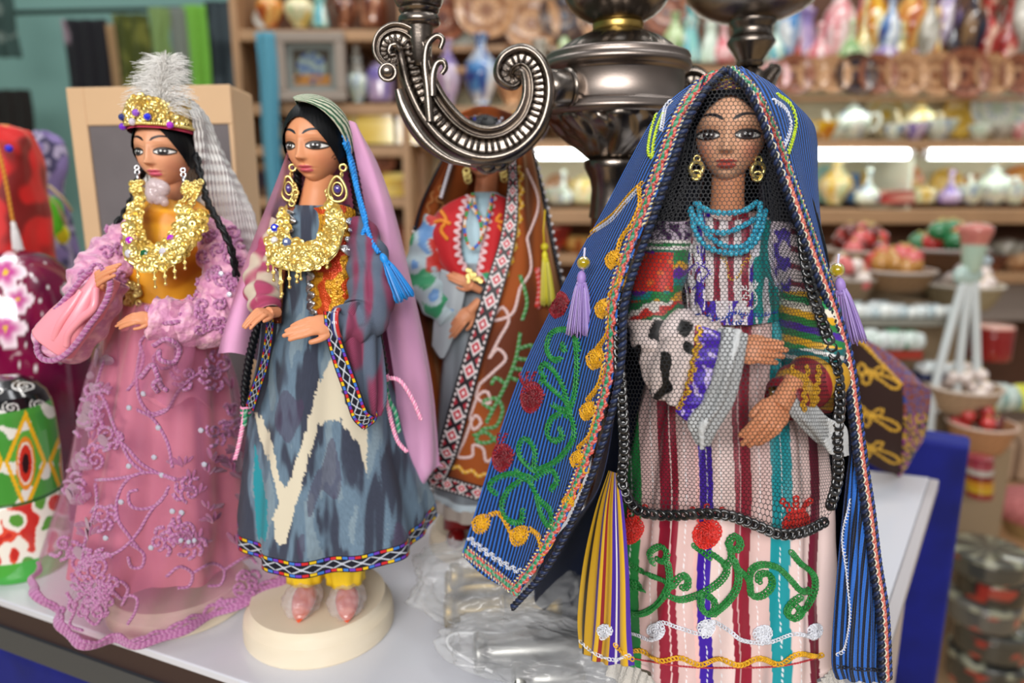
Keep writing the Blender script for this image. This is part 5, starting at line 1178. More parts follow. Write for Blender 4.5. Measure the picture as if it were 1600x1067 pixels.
for rw, rr_ in ((259, .0013), (255, .0011), (251, .0010)): g.rope(PL[rw], rr_, .0032, 2, rr_*.85, 5, gl)
for ph in (0, 2.2): g.rope([PL[int(240+8*sin(i*.22+ph))][i]+V((0, -.0004, 0)) for i in range(300)], .0010, .003, 2, .0008, 5, gl)
def leafy(cx, cy, L, a, c):
    h = onto(cx, cy, BL1, .0005)
    if h is None: return
    p2 = onto(cx+L*cos(a), cy+L*sin(a), BL1, .0005)
    if p2 is None or (p2-h).length > .03: return
    d = (p2-h); xx = d.normalized(); zz_ = V((0, -1, .1)); zz_ = (zz_-xx*zz_.dot(xx)).normalized(); M = Matrix((xx, zz_.cross(xx), zz_)).transposed(); g.ell(h+d*.5, (d.length*.55, d.length*.20, .0005), c, 10, 8, M)
rl = random.Random(77)
for k in range(46):
    cx, cy = (rl.uniform(92, 165), rl.uniform(560, 900)) if k % 2 else (rl.uniform(270, 390), rl.uniform(600, 860))
    a = rl.uniform(-2.4, -.6)
    for q in range(-2, 3): leafy(cx+q*3, cy-abs(q)*3, rl.uniform(12, 19), a+q*.55, hx('a8608a'))
g.build('lace_embroidery', mat('glitter_thread', None, .35, metal=.25, sheen=.6, bump=('noise', 2500, 1)), lo)
for x, y in ((203, 637), (248, 668), (203, 728), (191, 784), (241, 714), (255, 742), (270, 798), (281, 843), (293, 845), (302, 843), (313, 672), (318, 725), (167, 840), (238, 855), (283, 800), (225, 615)):
    h = onto(x, y, BL1, .001)
    if h: g = G(); g.ell(h, (.0019, .0011, .0019), hx('b8b8c8'), 8, 4); g.build('rhinestone', M_['gem'], lo, smooth=False)
# sleeves
slm = mat('mauve_lace_cloth', None, .6, sheen=.5, bump=('voro', 420, 1))
mv = hx('cf8db2')
rf = lambda u, v: .0016*nz((u*14, v*22, 6))+.0012*sin(v*36+u*6.3)
def lsc(u, v, p): return cm(mv, hx('e7b0c6'), sst(-.1, .3, nz(p, 260)))
P = tubeskin([(226, 348, .478), (196, 385, .468), (166, 420, .456), (146, 450, .446), (140, 470, .442)], [.011, .0145, .0165, .0160, .012], 60, 90, rf)
g = G(); g.grid(P, lsc, cu=True, caps=True); BA = g.bvh(); g.build('sleeve', slm, d1)
P = tubeskin([(322, 350, .474), (346, 390, .466), (356, 440, .456), (340, 490, .444), (300, 505, .430), (262, 500, .424), (236, 494, .422)], [.011, .015, .0165, .0175, .0155, .0135, .0125], 60, 120, rf)
g = G(); g.grid(P, lsc, cu=True); BB = g.bvh(); g.build('sleeve', slm, d1)
# big turned-back cuff on the raised arm
P = tubeskin([(176, 436, .436), (152, 470, .432), (122, 508, .430), (92, 540, .430)], [.010, .0135, .0160, .0165], 60, 60, lambda u, v: .0010*sin(v*20+u*12))
P = [[q for q in r] for r in P]
g = G(); g.grid(P, lsc, cu=True); g.build('wide_cuff', slm, d1, solid=.0008)
P = tubeskin([(168, 430, .424), (146, 462, .420), (118, 500, .418), (88, 534, .418)], [.007, .009, .0125, .0130], 48, 60, lambda u, v: .0014*sin(u*19+v*5))
g = G(); g.grid(P, hx('f3a4a8'), cu=True); g.build('cuff_lining', bpy.data.materials['pink_satin'], d1, solid=.0006)
g = G()
for pth in ([(160, 420, .412), (172, 438, .410), (166, 470, .408), (140, 508, .408), (112, 545, .408), (88, 562, .408), (66, 560, .41), (58, 540, .412), (72, 505, .412), (100, 470, .414), (128, 436, .416), (140, 424, .416)],): g.rope(cr([at(*p) for p in pth], 200), .0015, .0036, 2, .0011, 6, gl)
g.build('cuff_edging', bpy.data.materials['glitter_thread'], d1)
g = G()
for pth in ([(150, 450, .410), (146, 480, .406), (125, 500, .406), (108, 520, .406), (104, 540, .408)], [(128, 455, .412), (112, 480, .408), (95, 505, .406), (85, 530, .408)]): g.tube(cr([at(*p) for p in pth], 60), .0022, 10, hx('f7b4b6'))
g.build('satin_fold', bpy.data.materials['pink_satin'], d1)
P = sheet([[(228, 476, .424), (262, 472, .418), (300, 466, .424)], [(232, 505, .416), (265, 510, .412), (305, 520, .42)], [(215, 560, .414), (250, 570, .410), (300, 570, .42)], [(206, 600, .414), (235, 620, .410), (270, 640, .418)]], 50, 60, lambda u, v: .0012*sin(u*16+v*4))
g = G(); g.grid(P, lsc); BF = g.bvh(); g.build('wide_cuff', lacem, d1)
g = G()
for pth in ([(230, 480), (235, 505), (216, 555), (205, 600), (225, 625), (255, 640)], [(240, 500), (262, 505), (285, 500), (280, 490)], [(240, 540), (262, 530), (280, 545), (272, 565), (252, 562), (250, 548)], [(250, 590), (240, 600), (246, 612)], [(220, 590), (240, 570), (250, 600), (262, 610)]): 
    for run in drape(sp2(pth, 1.6), BF, .0006): g.rope(run, .0012, .003, 2, .001, 5, gl)
def lump(B, x0, x1, y0, y1, n, sd):
    rnd = random.Random(sd)
    for k in range(n):
        cx, cy = rnd.uniform(x0, x1), rnd.uniform(y0, y1); pts = []; a0 = rnd.uniform(0, 6.28)
        for i in range(16): a = a0+i*.45; q = 11*(1-i/20); pts.append((cx+q*cos(a), cy+q*sin(a)))
        for run in drape(sp2(pts, 1.6), B, .0004): g.rope(run, .0009, .003, 2, .0008, 5, gl)
g.build('lace_embroidery', bpy.data.materials['glitter_thread'], d1); g = G()
lump(BA, 128, 230, 350, 480, 30, 3)
g.build('lace_embroidery', bpy.data.materials['glitter_thread'], d1); g = G()
lump(BB, 285, 375, 350, 520, 34, 4)
g.build('lace_embroidery', bpy.data.materials['glitter_thread'], d1)
for x, y in ((354, 377), (362, 404), (345, 430), (200, 372), (357, 460)):
    h = onto(x, y, BB, .0015) or onto(x, y, BA, .0015)
    if h: g = G(); g.ell(h, (.0018, .001, .0018), hx('d8d8e8'), 8, 4); g.build('rhinestone', M_['gem'], d1, smooth=False)
hand(d1, (238, 496, .414), (178, 500, .404), (0, -.9, .5), thumb=1, curl=.35, fat=1.0, arm=.2)
hand(d1, (160, 446, .418), (144, 424, .404), (-.5, -.8, .3), thumb=-1, curl=.7, fat=1.5, arm=.2)
# knitted white veil
vm_ = mat('white_knit', hx('eceae6'), .8, sheen=.5, alpha=.97, bump=('ribs', 420, 1))
P = sheet([[(268, 158, .478), (285, 152, .484), (300, 158, .494), (306, 164, .50)], [(300, 176, .468), (315, 180, .480), (326, 190, .492), (330, 200, .505)], [(306, 240, .476), (325, 240, .482), (346, 245, .492), (352, 250, .505)], [(312, 300, .484), (340, 300, .484), (372, 300, .494), (382, 305, .508)], [(322, 360, .488), (350, 355, .488), (388, 350, .496), (402, 356, .508)], [(344, 430, .490), (366, 430, .490), (385, 440, .496), (400, 450, .508)], [(352, 520, .492), (370, 520, .492), (382, 530, .498), (392, 540, .508)]], 80, 160, lambda u, v: .0014*sin(u*15+v*6)+.0003*sin(v*120))
g = G(); g.grid(P, cm(hx('eceae6'), (1, 1, 1), 0)); g.build('veil', vm_, d1)
P = sheet([[(230, 170, .484), (260, 150, .49), (300, 155, .50)], [(222, 240, .494), (265, 240, .502), (325, 230, .505)], [(230, 320, .50), (280, 320, .51), (360, 320, .51)], [(250, 430, .505), (300, 430, .512), (385, 430, .51)]], 40, 80)
g = G(); g.grid(P); g.build('veil', vm_, d1)
# ============================================================ doll in brown velvet, behind
Y3 = .565
X3 = at(752, 800, Y3).x
d3 = empty('costumed_doll', (X3, Y3, 0), 'doll in a brown velvet cloak and red waistcoat, its face behind the candelabra arm', 'doll', 'costumed dolls on the table')
base_disc(d3, X3, Y3, .045, .02)
H3 = head(d3, at(757, 236, Y3), .0172, R(-22), 0, lip=(.75, .12, .2), blush=.2, skin=hx('e09a70'), nu=160, nv=130)
haircap(H3, d3, .5, .66)
g = G(); g.tube(cr([at(762, 262, Y3+.003), at(760, 290, Y3+.003), at(756, 330, Y3+.003)], 14), .0088, 20, hx('d98c62')); g.build('neck', M_['skin'], d3)
g = G(); rnd = random.Random(2)
for k in range(90):
    u = pi+rnd.uniform(-1.8, 1.8); v = rnd.random(); p = H3((1.2*sin(u)*(1-.3*v*v), 1.35*cos(u)*(1-.3*v*v)+.05, .75+.65*v)); g.ell(p, .0013, (hx('c8c8d8'), hx('14141c'), hx('2a2a9a'), hx('c02a2a'))[k % 4 if k % 3 else 1], 8, 6)
for k in range(16): g.ell(at(712-k*1.5, 232+k*5, .548), .0016, hx('d8d8e0'), 8, 6)
g.build('beaded_headband', M_['bead'], d3)
for x, y in ((729, 268), (786, 266)):
    g = G(); c = at(x, y, .545)
    for k in range(3): torus(g, c+V((.0005*k, 0, -.003*k)), .0024, .0010, (.3*k-.3, -1, .1))
    g.build('earring', M_['gold'], d3)
skc = lambda u, v, p: cm(hx('6d747c'), hx('8a949c'), sst(-.2, .3, nz((u*20, v*3, 1))))
P = rings([(300, 742, 776, Y3, .010), (325, 700, 800, Y3, .020), (400, 704, 796, Y3, .024), (480, 700, 800, Y3, .026), (600, 688, 815, Y3, .036), (720, 680, 832, Y3, .046), (762, 676, 838, Y3, .050)], 200, 160, lambda u, v: .002*v*sin(u*60))
g = G(); g.grid(P, lambda u, v, p: hx('a9cbd8') if v < .35 else (hx('c2d2dc') if v > .95 else skc(u, v, p)), cu=True); B3 = g.bvh(); g.build('dress', M_['satin'], d3)
P = rings([(760, 676, 838, Y3, .050), (778, 674, 842, Y3, .052)], 200, 8, lambda u, v: .0015*sin(u*120))
g = G(); g.grid(P, hx('bfb4aa'), cu=True); g.build('lace_hem', mat('beige_lace', None, .8, alpha=.85, bump=('voro', 900, .8)), d3)
for x in (712, 752):
    g = G(); f = at(x, 812, .525); g.ell((f.x, f.y, .0265), (.008, .016, .0065), hx('7a1414'), 20, 12); g.build('shoe', M_['gloss'], d3)
    g = G(); g.tube([V((f.x, f.y+.012, .028)), V((f.x, f.y+.02, .055))], .011, 16, hx('8a2a2a')); g.build('trouser_leg', M_['satin'], d3)
redm = mat('red_felt', hx('c01c24'), .75, sheen=.5)
for rr in ([[(738, 302, .548), (715, 310, .548), (690, 325, .552), (668, 350, .56)], [(722, 350, .540), (700, 355, .538), (680, 362, .542), (660, 375, .555)], [(722, 400, .538), (705, 405, .534), (690, 408, .540), (682, 410, .552)], [(745, 436, .538), (728, 440, .534), (712, 440, .538), (704, 440, .55)]],
           [[(768, 302, .548), (780, 306, .546), (792, 312, .548), (800, 320, .556)], [(758, 350, .540), (775, 350, .537), (790, 352, .542), (804, 360, .555)], [(750, 400, .537), (770, 400, .534), (784, 402, .540), (796, 405, .552)], [(742, 440, .536), (758, 442, .532), (772, 442, .538), (784, 440, .55)]]):
    P = sheet(rr, 60, 80); g = G(); g.grid(P); Bw = g.bvh(); o = g.build('red_waistcoat', redm, d3, solid=.001)
    g = G(); L = [(q[0][0]+(3 if rr[0][0][0] > 750 else -4), q[0][1]) for q in rr]
    for k in range(3):
        for run in drape([p+V((k*2-2, 0, 0)) for p in wavy(sp2(L, 1.3), 5, 12)], Bw, .0008): g.tube(resample(run, .0008), .0009, 5, hx('e4c0c4'))
    g.build('rickrack', M_['thread'], o)
    g = G()
    for q in ([(690, 330), (698, 345), (690, 360), (700, 375)], [(676, 350), (690, 345), (704, 350)], [(782, 335), (776, 345), (790, 350), (784, 360), (778, 352)]):
        for run in drape(sp2(q, 1.5), Bw, .0006): g.rope(run, .0012, .004, 2, .001, 5, (hx('e8902a'),))
    if g.v: g.build('embroidery', M_['thread'], o)
g = G(); pal = [hx(c) for c in ('2fa04a', 'd83028', '3a6ad0', 'e8a020', 'e8e0d8', 'd86a28')]
for pts in ([(738, 304, .545), (730, 330, .536), (726, 360, .532), (735, 388, .530), (748, 380, .530), (756, 360, .531), (764, 330, .536), (770, 305, .545)], [(740, 304, .545), (745, 330, .536), (760, 345, .532), (768, 320, .538)], [(735, 320, .538), (750, 345, .532), (752, 372, .530)]):
    P = resample(cr([at(*p) for p in pts], 60), .0021)
    for i, p in enumerate(P): g.ell(p, .0013, pal[(i*5+i//3) % 6], 8, 6)
g.build('bead_necklace', M_['bead'], d3)
def slv3(u, v, p):
    x, y = pix(p); n = nz((x*.04, y*.04, 2)); return hx('c84038') if (y < 425 and x > 665 and n > -.1) else (hx('3a9a6a') if n > .22 else (hx('6a9ad0') if n < -.2 else hx('b4c8ce')))
P = tubeskin([(686, 345, .558), (666, 395, .552), (668, 440, .545), (690, 480, .538), (712, 500, .533)], [.011, .0145, .015, .0125, .008], 50, 80, lambda u, v: .0012*sin(v*36+u*6.3))
g = G(); g.grid(P, slv3, cu=True); g.build('sleeve', M_['satin'], d3)
P = sheet([[(690, 420, .535), (712, 430, .53), (730, 440, .53)], [(680, 490, .535), (700, 500, .528), (716, 505, .528)], [(676, 540, .538), (690, 560, .532), (700, 548, .53)]], 30, 40)
g = G(); g.grid(P, hx('a9b4ba')); g.build('cuff_flap', M_['satin'], d3, solid=.0008)
P = tubeskin([(790, 345, .556), (796, 395, .550), (780, 430, .542), (752, 440, .535)], [.010, .0135, .012, .008], 50, 60, lambda u, v: .0012*sin(v*36+u*6.3))
g = G(); g.grid(P, slv3, cu=True); g.build('sleeve', M_['satin'], d3)
hand(d3, (740, 448, .528), (703, 428, .52), (0, -1, .3), thumb=1, curl=.3, fat=.95, skin=SKIN, arm=.3)
hand(d3, (738, 482, .526), (698, 524, .518), (0, -1, .3), thumb=1, curl=.4, fat=.95, arm=.3)
g = G()
for k in range(14): rnd = random.Random(k); ring(g, at(rnd.uniform(725, 752), rnd.uniform(420, 440), .524), V((0, -1, .2)), .002)
g.build('gold_brooch', M_['gold'], d3)
brn = mat('brown_velvet', None, .8, sheen=.7, shcol=(1, .6, .3), bump=('noise', 900, .4))
bc = lambda u, v, p: cm(hx('9a4a12'), hx('5e2608'), sst(-.25, .3, nz((u*3, v*4, 7))))
P = sheet([[(752, 178, .565), (725, 188, .562), (706, 215, .560)], [(740, 225, .575), (712, 240, .565), (686, 262, .560)], [(730, 290, .585), (690, 310, .568), (652, 335, .560)], [(710, 380, .59), (672, 390, .570), (640, 400, .560)], [(690, 480, .59), (662, 490, .572), (634, 490, .560)], [(700, 600, .59), (674, 600, .572), (642, 600, .560)], [(720, 730, .59), (690, 730, .575), (664, 730, .560)]], 60, 140, lambda u, v: .0015*sin(u*11+v*4))
g = G(); g.grid(P, bc); Bz = g.bvh(); ck = g.build('velvet_cloak', brn, d3, solid=.0012)
g = G()
for q in ([(690, 290), (684, 310), (692, 330), (680, 350), (676, 380)], [(678, 300), (668, 330), (660, 370)]): 
    for run in drape(wavy(sp2(q, 1.5), 3, 18), Bz, .0008): g.rope(run, .0008, .003, 2, .0007, 5, (hx('b87840'),))
g.build('embroidery', M_['thread'], ck)
g = G(); Pq = cr([at(*p) for p in ((712, 205, .556), (690, 252, .556), (658, 322, .556), (644, 390, .556), (636, 470, .556), (640, 560, .556))], 200)
g.tube(Pq, .0011, 6, hx('14121a'))
for i, p in enumerate(resample(Pq[100:], .0028)): g.ell(p+V((-.001, -.001, 0)), .0014, hx('e8dcd8') if i % 2 else hx('1a1a22'), 8, 6)
g.build('beaded_edge', M_['bead'], ck)
P = sheet([[(790, 190, .545), (805, 190, .548), (822, 205, .560)], [(800, 240, .535), (818, 245, .540), (836, 265, .560)], [(800, 320, .530), (824, 320, .535), (852, 330, .56)], [(786, 400, .525), (830, 400, .530), (868, 400, .56)], [(760, 480, .522), (825, 480, .524), (885, 480, .56)], [(735, 560, .520), (810, 560, .518), (890, 560, .56)], [(710, 640, .520), (800, 640, .514), (890, 640, .56)], [(686, 715, .520), (790, 725, .512), (880, 730, .56)], [(672, 752, .522), (770, 775, .512), (868, 790, .56)]], 120, 240, lambda u, v: .0018*sin(u*13+v*3)*u)
g = G(); g.grid(P, bc); Bx = g.bvh(); cx3 = g.build('velvet_cloak', brn, d3, solid=.0012)
def diaband(s, t):
    f = s-floor(s); a = abs(f-.5)*2; b = abs(t-.5)*2
    if b > .80: return hx('0e0d14')
    if b > .6: return hx('e6dcdc') if int(floor(s*8)) % 2 else hx('14121a')
    q = a+b*1.1
    return hx('e8e0e0') if q < .22 else (hx('c02a3c') if q < .55 else (hx('e8e0e0') if q < .78 else (hx('14121a') if q < 1.3 else hx('b02838'))))
NB = (lambda s, t: diaband(s, t))
bandsheet('woven_band', [[(796, 240, .532), (806, 240, .531)], [(792, 300, .528), (810, 300, .527)], [(782, 370, .524), (806, 372, .521)], [(760, 440, .518), (788, 447, .516)], [(732, 530, .516), (760, 540, .512)], [(706, 620, .514), (736, 632, .509)], [(684, 700, .514), (714, 712, .508)], [(668, 752, .516), (696, 752, .509)]], 18, cx3, NB, 40, 420)
bandsheet('woven_band', [[(664, 758, .517), (672, 736, .514)], [(700, 768, .512), (706, 746, .510)], [(740, 780, .507), (744, 757, .506)], [(790, 792, .507), (792, 768, .506)]], 5, cx3, NB, 40, 160)
g = G()
def ch3(q, c, r=.0011):
    for run in drape(sp2(q, 1.6), Bx, .0008): g.rope(run, r, .004, 2, r*.8, 5, (c, cm(c, (1, 1, 1), .15)))
ch3(wavy(sp2([(812, 260), (812, 330), (800, 400), (775, 470), (748, 560), (722, 640), (706, 700), (698, 722), (740, 738), (790, 748)], 1.5), 3, 22), hx('dca81c'), .0013)
wh3 = hx('d8b8b4')
for q in ([(820, 265), (836, 300), (838, 330), (822, 372)], [(822, 372), (828, 420), (812, 450)], [(812, 450), (800, 490), (770, 500), (785, 480), (795, 500), (780, 530), (765, 560)], [(765, 560), (778, 545), (790, 560), (772, 580), (750, 600)], [(750, 600), (745, 620), (765, 630), (762, 612), (748, 618), (735, 650)], [(735, 650), (740, 670), (752, 660), (742, 650), (725, 690)], [(725, 690), (716, 712), (738, 712), (740, 695), (755, 700), (760, 720), (775, 712)]): ch3(q, wh3, .0012)
for q in ([(812, 520), (805, 560), (790, 600), (770, 640), (760, 660)], [(790, 600), (775, 590), (768, 600)], [(808, 545), (830, 540), (825, 560), (808, 560)], [(800, 575), (820, 580), (815, 595), (798, 590)], [(770, 640), (755, 628), (775, 622), (785, 640), (775, 665), (755, 670), (745, 688), (765, 690), (785, 675)], [(740, 680), (760, 675), (778, 690), (800, 690)], [(812, 430), (822, 470), (815, 500)]): ch3(q, hx('3c8a3c'), .0014)
ch3([(838, 420), (842, 450), (838, 480)], hx('b8281c'), .0022)
g.build('cloak_embroidery', M_['thread'], cx3)
g = G(); Pq = cr([at(*p) for p in ((820, 200, .556), (838, 262, .556), (854, 330, .556), (868, 400, .556), (884, 470, .556))], 120); g.rope(Pq, .0016, .005, 2, .0013, 6, (hx('14121a'), hx('24222c')))
for i, p in enumerate(resample(Pq, .0062)): g.ell(p+V((.002, -.001, 0)), .0013, hx('d8d4d8'), 8, 6)
g.build('beaded_edge', M_['bead'], cx3)
g = G(); t0 = at(851, 392, .525); tassel(g, t0, .040, .0042, hx('dcd22a'), .5, 90, (.06, 0, -1), 7); g.ell(t0+V((0, 0, .003)), .003, hx('c8b820'), 12, 8); g.tube([t0+V((0, 0, .03)), t0+V((-.001, 0, .015)), t0], .0007, 5, hx('c9a81c')); g.build('tassel', M_['thread'], d3, label='yellow silk tassel')
P = sheet([[(706, 180, .575), (757, 165, .59), (815, 182, .575)], [(690, 300, .59), (757, 300, .605), (840, 300, .58)], [(660, 500, .59), (757, 500, .615), (870, 500, .58)], [(670, 740, .59), (770, 750, .62), (880, 760, .58)]], 50, 80)
g = G(); g.grid(P, bc); g.build('velvet_cloak', brn, d3, solid=.0012)
# ============================================================ beige display box behind the pink doll
bx = .0
A_, B_ = at(106, 139, .66), at(361, 131, .64); C_ = at(394, 136, .70)
zt = (A_.z+B_.z)/2; g = G(); A2 = V((A_.x, A_.y, 0)); B2_ = V((B_.x, B_.y, 0)); C2_ = V((C_.x, C_.y, 0)); D2_ = A2+(C2_-B2_)
bxo = empty('display_box', (A2+B2_+C2_+D2_)/4, 'tall beige board box with a recessed grey front panel standing behind the pink lace doll', 'box')
g.prism([(p.x, p.y) for p in (A2, B2_, C2_, D2_)], .001, zt); bei = mat('beige_board', hx('d8b48c'), .6, var=(9, .04)); g.build('carcass', bei, bxo, smooth=False, bevel=.003)
dr = (B2_-A2).normalized(); nf = V((dr.y, -dr.x, 0)); nf = nf if nf.y < 0 else -nf
lw = .0165; tw = .0325
def fr(a, b, z0, z1, th, m, name):
    g = G(); p, q = A2+dr*a, A2+dr*b; g.prism([(p.x, p.y), (q.x, q.y), ((q+nf*th).x, (q+nf*th).y), ((p+nf*th).x, (p+nf*th).y)], z0, z1, (1, 1, 1)); return g.build(name, m, bxo, smooth=False, bevel=.001)
WB = (B2_-A2).length
fr(0, lw, .001, zt, .003, bei, 'front_frame'); fr(lw, WB, zt-tw, zt, .003, bei, 'front_frame'); fr(WB-.004, WB, .001, zt-tw, .003, bei, 'front_frame')
fr(lw, WB-.004, .001, zt-tw, .0008, mat('grey_card', hx('6c6668'), .75, var=(16, .12)), 'grey_panel')
# ============================================================ lacquered nesting dolls at the left
def petal(cx, cy, x, y, R_, n=5, rot=0):
    dx_, dy_ = x-cx, y-cy; r = sqrt(dx_*dx_+dy_*dy_); a = atan2(dy_, dx_)+rot; L = R_*(.62+.38*abs(cos(n*a/2))); return r/L
def marcol(u, v, p):
    x, y = pix(p)
    for cx, cy, R_ in ((8, 425, 34), (28, 468, 26), (8, 512, 36), (-40, 470, 40)):
        q = petal(cx, cy, x, y, R_)
        if q < .16: return hx('e8c030')
        if q < 1: return cm(hx('c84a98'), hx('fbeaf2'), sst(.3, .95, q))
    q = petal(112, 458, x, y, 18, 3, .4)
    if q < 1: return hx('1d6a4a') if q < .6 else hx('dfe8e4')
    for sx, sy in ((70, 410), (50, 430), (75, 450), (40, 540), (66, 492), (88, 520), (56, 575), (95, 560), (30, 570), (105, 500), (62, 470), (110, 540)):
        if (x-sx)**2+(y-sy)**2 < 5: return hx('f4f0f0')
    return cm(hx('7a0a3c'), hx('5a0630'), sst(-.2, .3, nz((x*.02, y*.02, 1))))
yc = .63; c = at(40, 510, yc); g = G(); rM = 92*.645/FP
g.lathe(smooth([(0, 0), (rM*.7, 0), (rM*.74, .004), (rM*.88, .05), (rM*.98, .11), (rM, .165), (rM*.93, .20), (rM*.75, .228), (rM*.42, .245), (0, .25)], 10), (c.x, yc, 0), 260, marcol)
g.build('nesting_doll', M_['gloss'], None, label='large maroon lacquered wooden nesting doll painted with pink flowers and white dots', cat='wooden doll', orig=(c.x, yc, 0))
def grncol(u, v, p):
    x, y = pix(p); n = nz((x*.035, y*.035, 3))
    if p[2] > .1385: # black dome with scrolls
        for cx, cy, r0, s in ((38, 603, 20, .45), (-8, 610, 16, .5), (18, 637, 15, .7), (60, 632, 14, .7), (-18, 640, 14, .8), (88, 622, 9, .9)):
            dx_, dy_ = (x-cx), (y-cy)/s; r = sqrt(dx_*dx_+dy_*dy_); a = atan2(dy_, dx_)
            if r < r0 and abs(((r/r0*2.1-a/(2*pi)) % 1)-.5) < .17: return hx('e8e8e4')
        return hx('e8e8e4') if y > 640+6*abs(sin(x*.07)) and y < 650 else hx('0c0c10')
    if p[2] > .066:
        for cx in (40, 108, -28):
            dx_ = (x-cx); 
            q = abs(dx_)/30+abs(y-722)/74
            if abs(q-1) < .11: return hx('e8b41a')
            q2 = sqrt((dx_/15)**2+((y-724)/42)**2)
            if q2 < .38: return hx('14100e')
            if q2 < .7: return hx('c8301c')
            if q2 < 1: return hx('e8e0d0') if q2 < .8 else hx('e08a20')
            if q < 1: return hx('e4e4dc') if n > .18 else hx('5aa83a')
        return hx('e6e6dc') if n > .3 else hx('48983a')
    if p[2] > .064: return hx('1a5a1a')
    if p[2] > .018:
        return hx('c8302a') if n > .12 else (hx('e0503a') if n > .06 else (hx('f0ebe0') if n > -.22 else hx('5a9a3a')))
    return hx('3fa83a')
yg = .528; c = at(30, 800, yg); rG = 67*.545/FP
# refine vertical resolution for the painting
prof = [(p.x, p.y) for p in resample([V((a, b, 0)) for a, b in [(rG*.93, 0), (rG*.97, .004), (rG, .02), (rG*1.01, .042), (rG*.985, .064), (rG*.955, .0645), (rG*.955, .0662), (rG*.985, .0668), (rG*1.03, .095), (rG*1.03, .118), (rG*1.0, .134), (rG*.975, .1385), (rG*.90, .147), (rG*.72, .154), (rG*.45, .159), (.0005, .161)]], .0009)]
g = G(); g.lathe([(0, 0)]+prof+[(0, .161)], (c.x, yg, 0), 300, grncol)
g.build('nesting_doll', M_['gloss'], None, label='green painted wooden nesting doll with black scrolled top at the left edge', cat='wooden doll', orig=(c.x, yg, 0))
# ============================================================ red velvet doll, cut by the left frame edge
yr = .72; c = at(-12, 300, yr)
dr_ = empty('costumed_doll', (c.x, yr, 0), 'doll under a crushed red velvet cloak with a white tassel at the left edge', 'doll')
base_disc(dr_, c.x, yr, .045, .02)
H5 = head(dr_, at(-30, 235, yr), .017, R(-15), nu=100, nv=80); haircap(H5, dr_)
redv = mat('crushed_red_velvet', None, .6, sheen=1, shcol=(1, .4, .3), bump=('noise', 300, .8))
P = rings([(196, -18, 14, yr, .012), (208, -45, 42, yr+.004, .026), (250, -58, 56, yr+.004, .034), (320, -76, 66, yr+.004, .040), (400, -90, 76, yr, .046), (520, -110, 92, yr, .055), (640, -130, 105, yr, .06)], 160, 160, lambda u, v: .003*sin(u*38+v*5)*v+.002*nz((u*16, v*10, 4)))
g = G(); g.grid(P, lambda u, v, p: hx('d88a2a') if v < .035 else cm(hx('d01818'), hx('7a0808'), sst(-.1, .3, nz(p, 55))), cu=True, caps=True); g.build('velvet_cloak', redv, dr_)
g = G(); t0 = at(20, 345, .672); tassel(g, t0, .032, .0042, hx('f0eeee'), .35, 70, (.05, 0, -1), 6); g.build('tassel', M_['thread'], dr_, label='white silk tassel')
g = G(); g.rope(cr([at(*p) for p in ((-5, 225, .680), (4, 260, .674), (12, 300, .672), (20, 345, .670))], 40), .0012, .005, 2, .001, 5, (hx('c87820'), hx('e0a030'))); g.ell(at(14, 232, .683), .0034, hx('2a2ad0'), 10, 8); g.build('cord', M_['thread'], dr_)
# lilac scarfed doll further back
yl_ = .90; c = at(66, 330, yl_); dl = empty('costumed_doll', (c.x, yl_, 0), 'doll in a lilac head scarf with a neon green flower, behind the red velvet doll', 'doll')
base_disc(dl, c.x, yl_, .045, .02)
P = rings([(206, 60, 68, yl_, .004), (222, 40, 92, yl_, .022), (260, 34, 100, yl_, .03), (300, 42, 92, yl_, .026), (340, 30, 104, yl_, .03), (450, 10, 124, yl_, .045), (590, 0, 140, yl_, .055)], 100, 120, lambda u, v: .003*sin(u*30+v*6))
g = G(); g.grid(P, lambda u, v, p: hx('8c7ab0') if nz(p, 45) > .02 else (hx('4a4468') if nz(p, 90) > 0 else hx('b4a8c4')), cu=True, caps=True); g.build('scarf', M_['cloth'], dl)
g = G(); 
for k in range(7): a = 2*pi*k/7; g.ell(at(86+6*cos(a), 338+16*sin(a), .862), (.007, .004, .012), hx('6ae02a'), 10, 8)
g.build('neon_flower', M_['plain'], dl)
g = G(); g.ell(at(97, 366, .865), (.009, .005, .012), hx('e8e020'), 12, 8); g.build('yellow_bud', M_['plain'], dl)
g = G(); g.tube([at(70, 300, .862), at(90, 320, .86), at(104, 352, .86)], .002, 8, hx('c8b088')); g.tube([at(76, 290, .862), at(98, 310, .86), at(112, 330, .86)], .002, 8, hx('c8b088')); g.build('stem', M_['plain'], dl)
# ============================================================ folded embroidered skullcap leaning at the right
yk = .715
T0 = at(1398, 742, yk); 
def ymap(p): return p
cap = empty('skullcap', (T0.x, yk, 0), 'folded dark brown skullcap with golden loop embroidery standing on its corner', 'cap')
capm = mat('brown_cap_velvet', None, .85, sheen=.12, bump=('noise', 900, .5))
P = sheet([[(1325, 528, .70), (1342, 532, .695), (1372, 565, .69), (1408, 600, .685)], [(1325, 600, .70), (1342, 600, .688), (1374, 610, .682), (1410, 628, .682)], [(1325, 670, .70), (1345, 672, .69), (1378, 680, .684), (1409, 690, .684)], [(1345, 712, .705), (1360, 722, .70), (1384, 734, .70), (1402, 743, .705)]], 70, 80, lambda u, v: .0012*sin(u*8))
g = G(); g.grid(P, hx('2c140c')); Bc = g.bvh(); o = g.build('front_face', capm, cap, solid=.003)
P = sheet([[(1408, 600, .685), (1428, 604, .70), (1449, 606, .72)], [(1410, 628, .682), (1430, 626, .70), (1450, 625, .72)], [(1409, 690, .684), (1426, 686, .70), (1442, 676, .72)], [(1402, 743, .705), (1412, 730, .71), (1424, 708, .72)]], 60, 80)
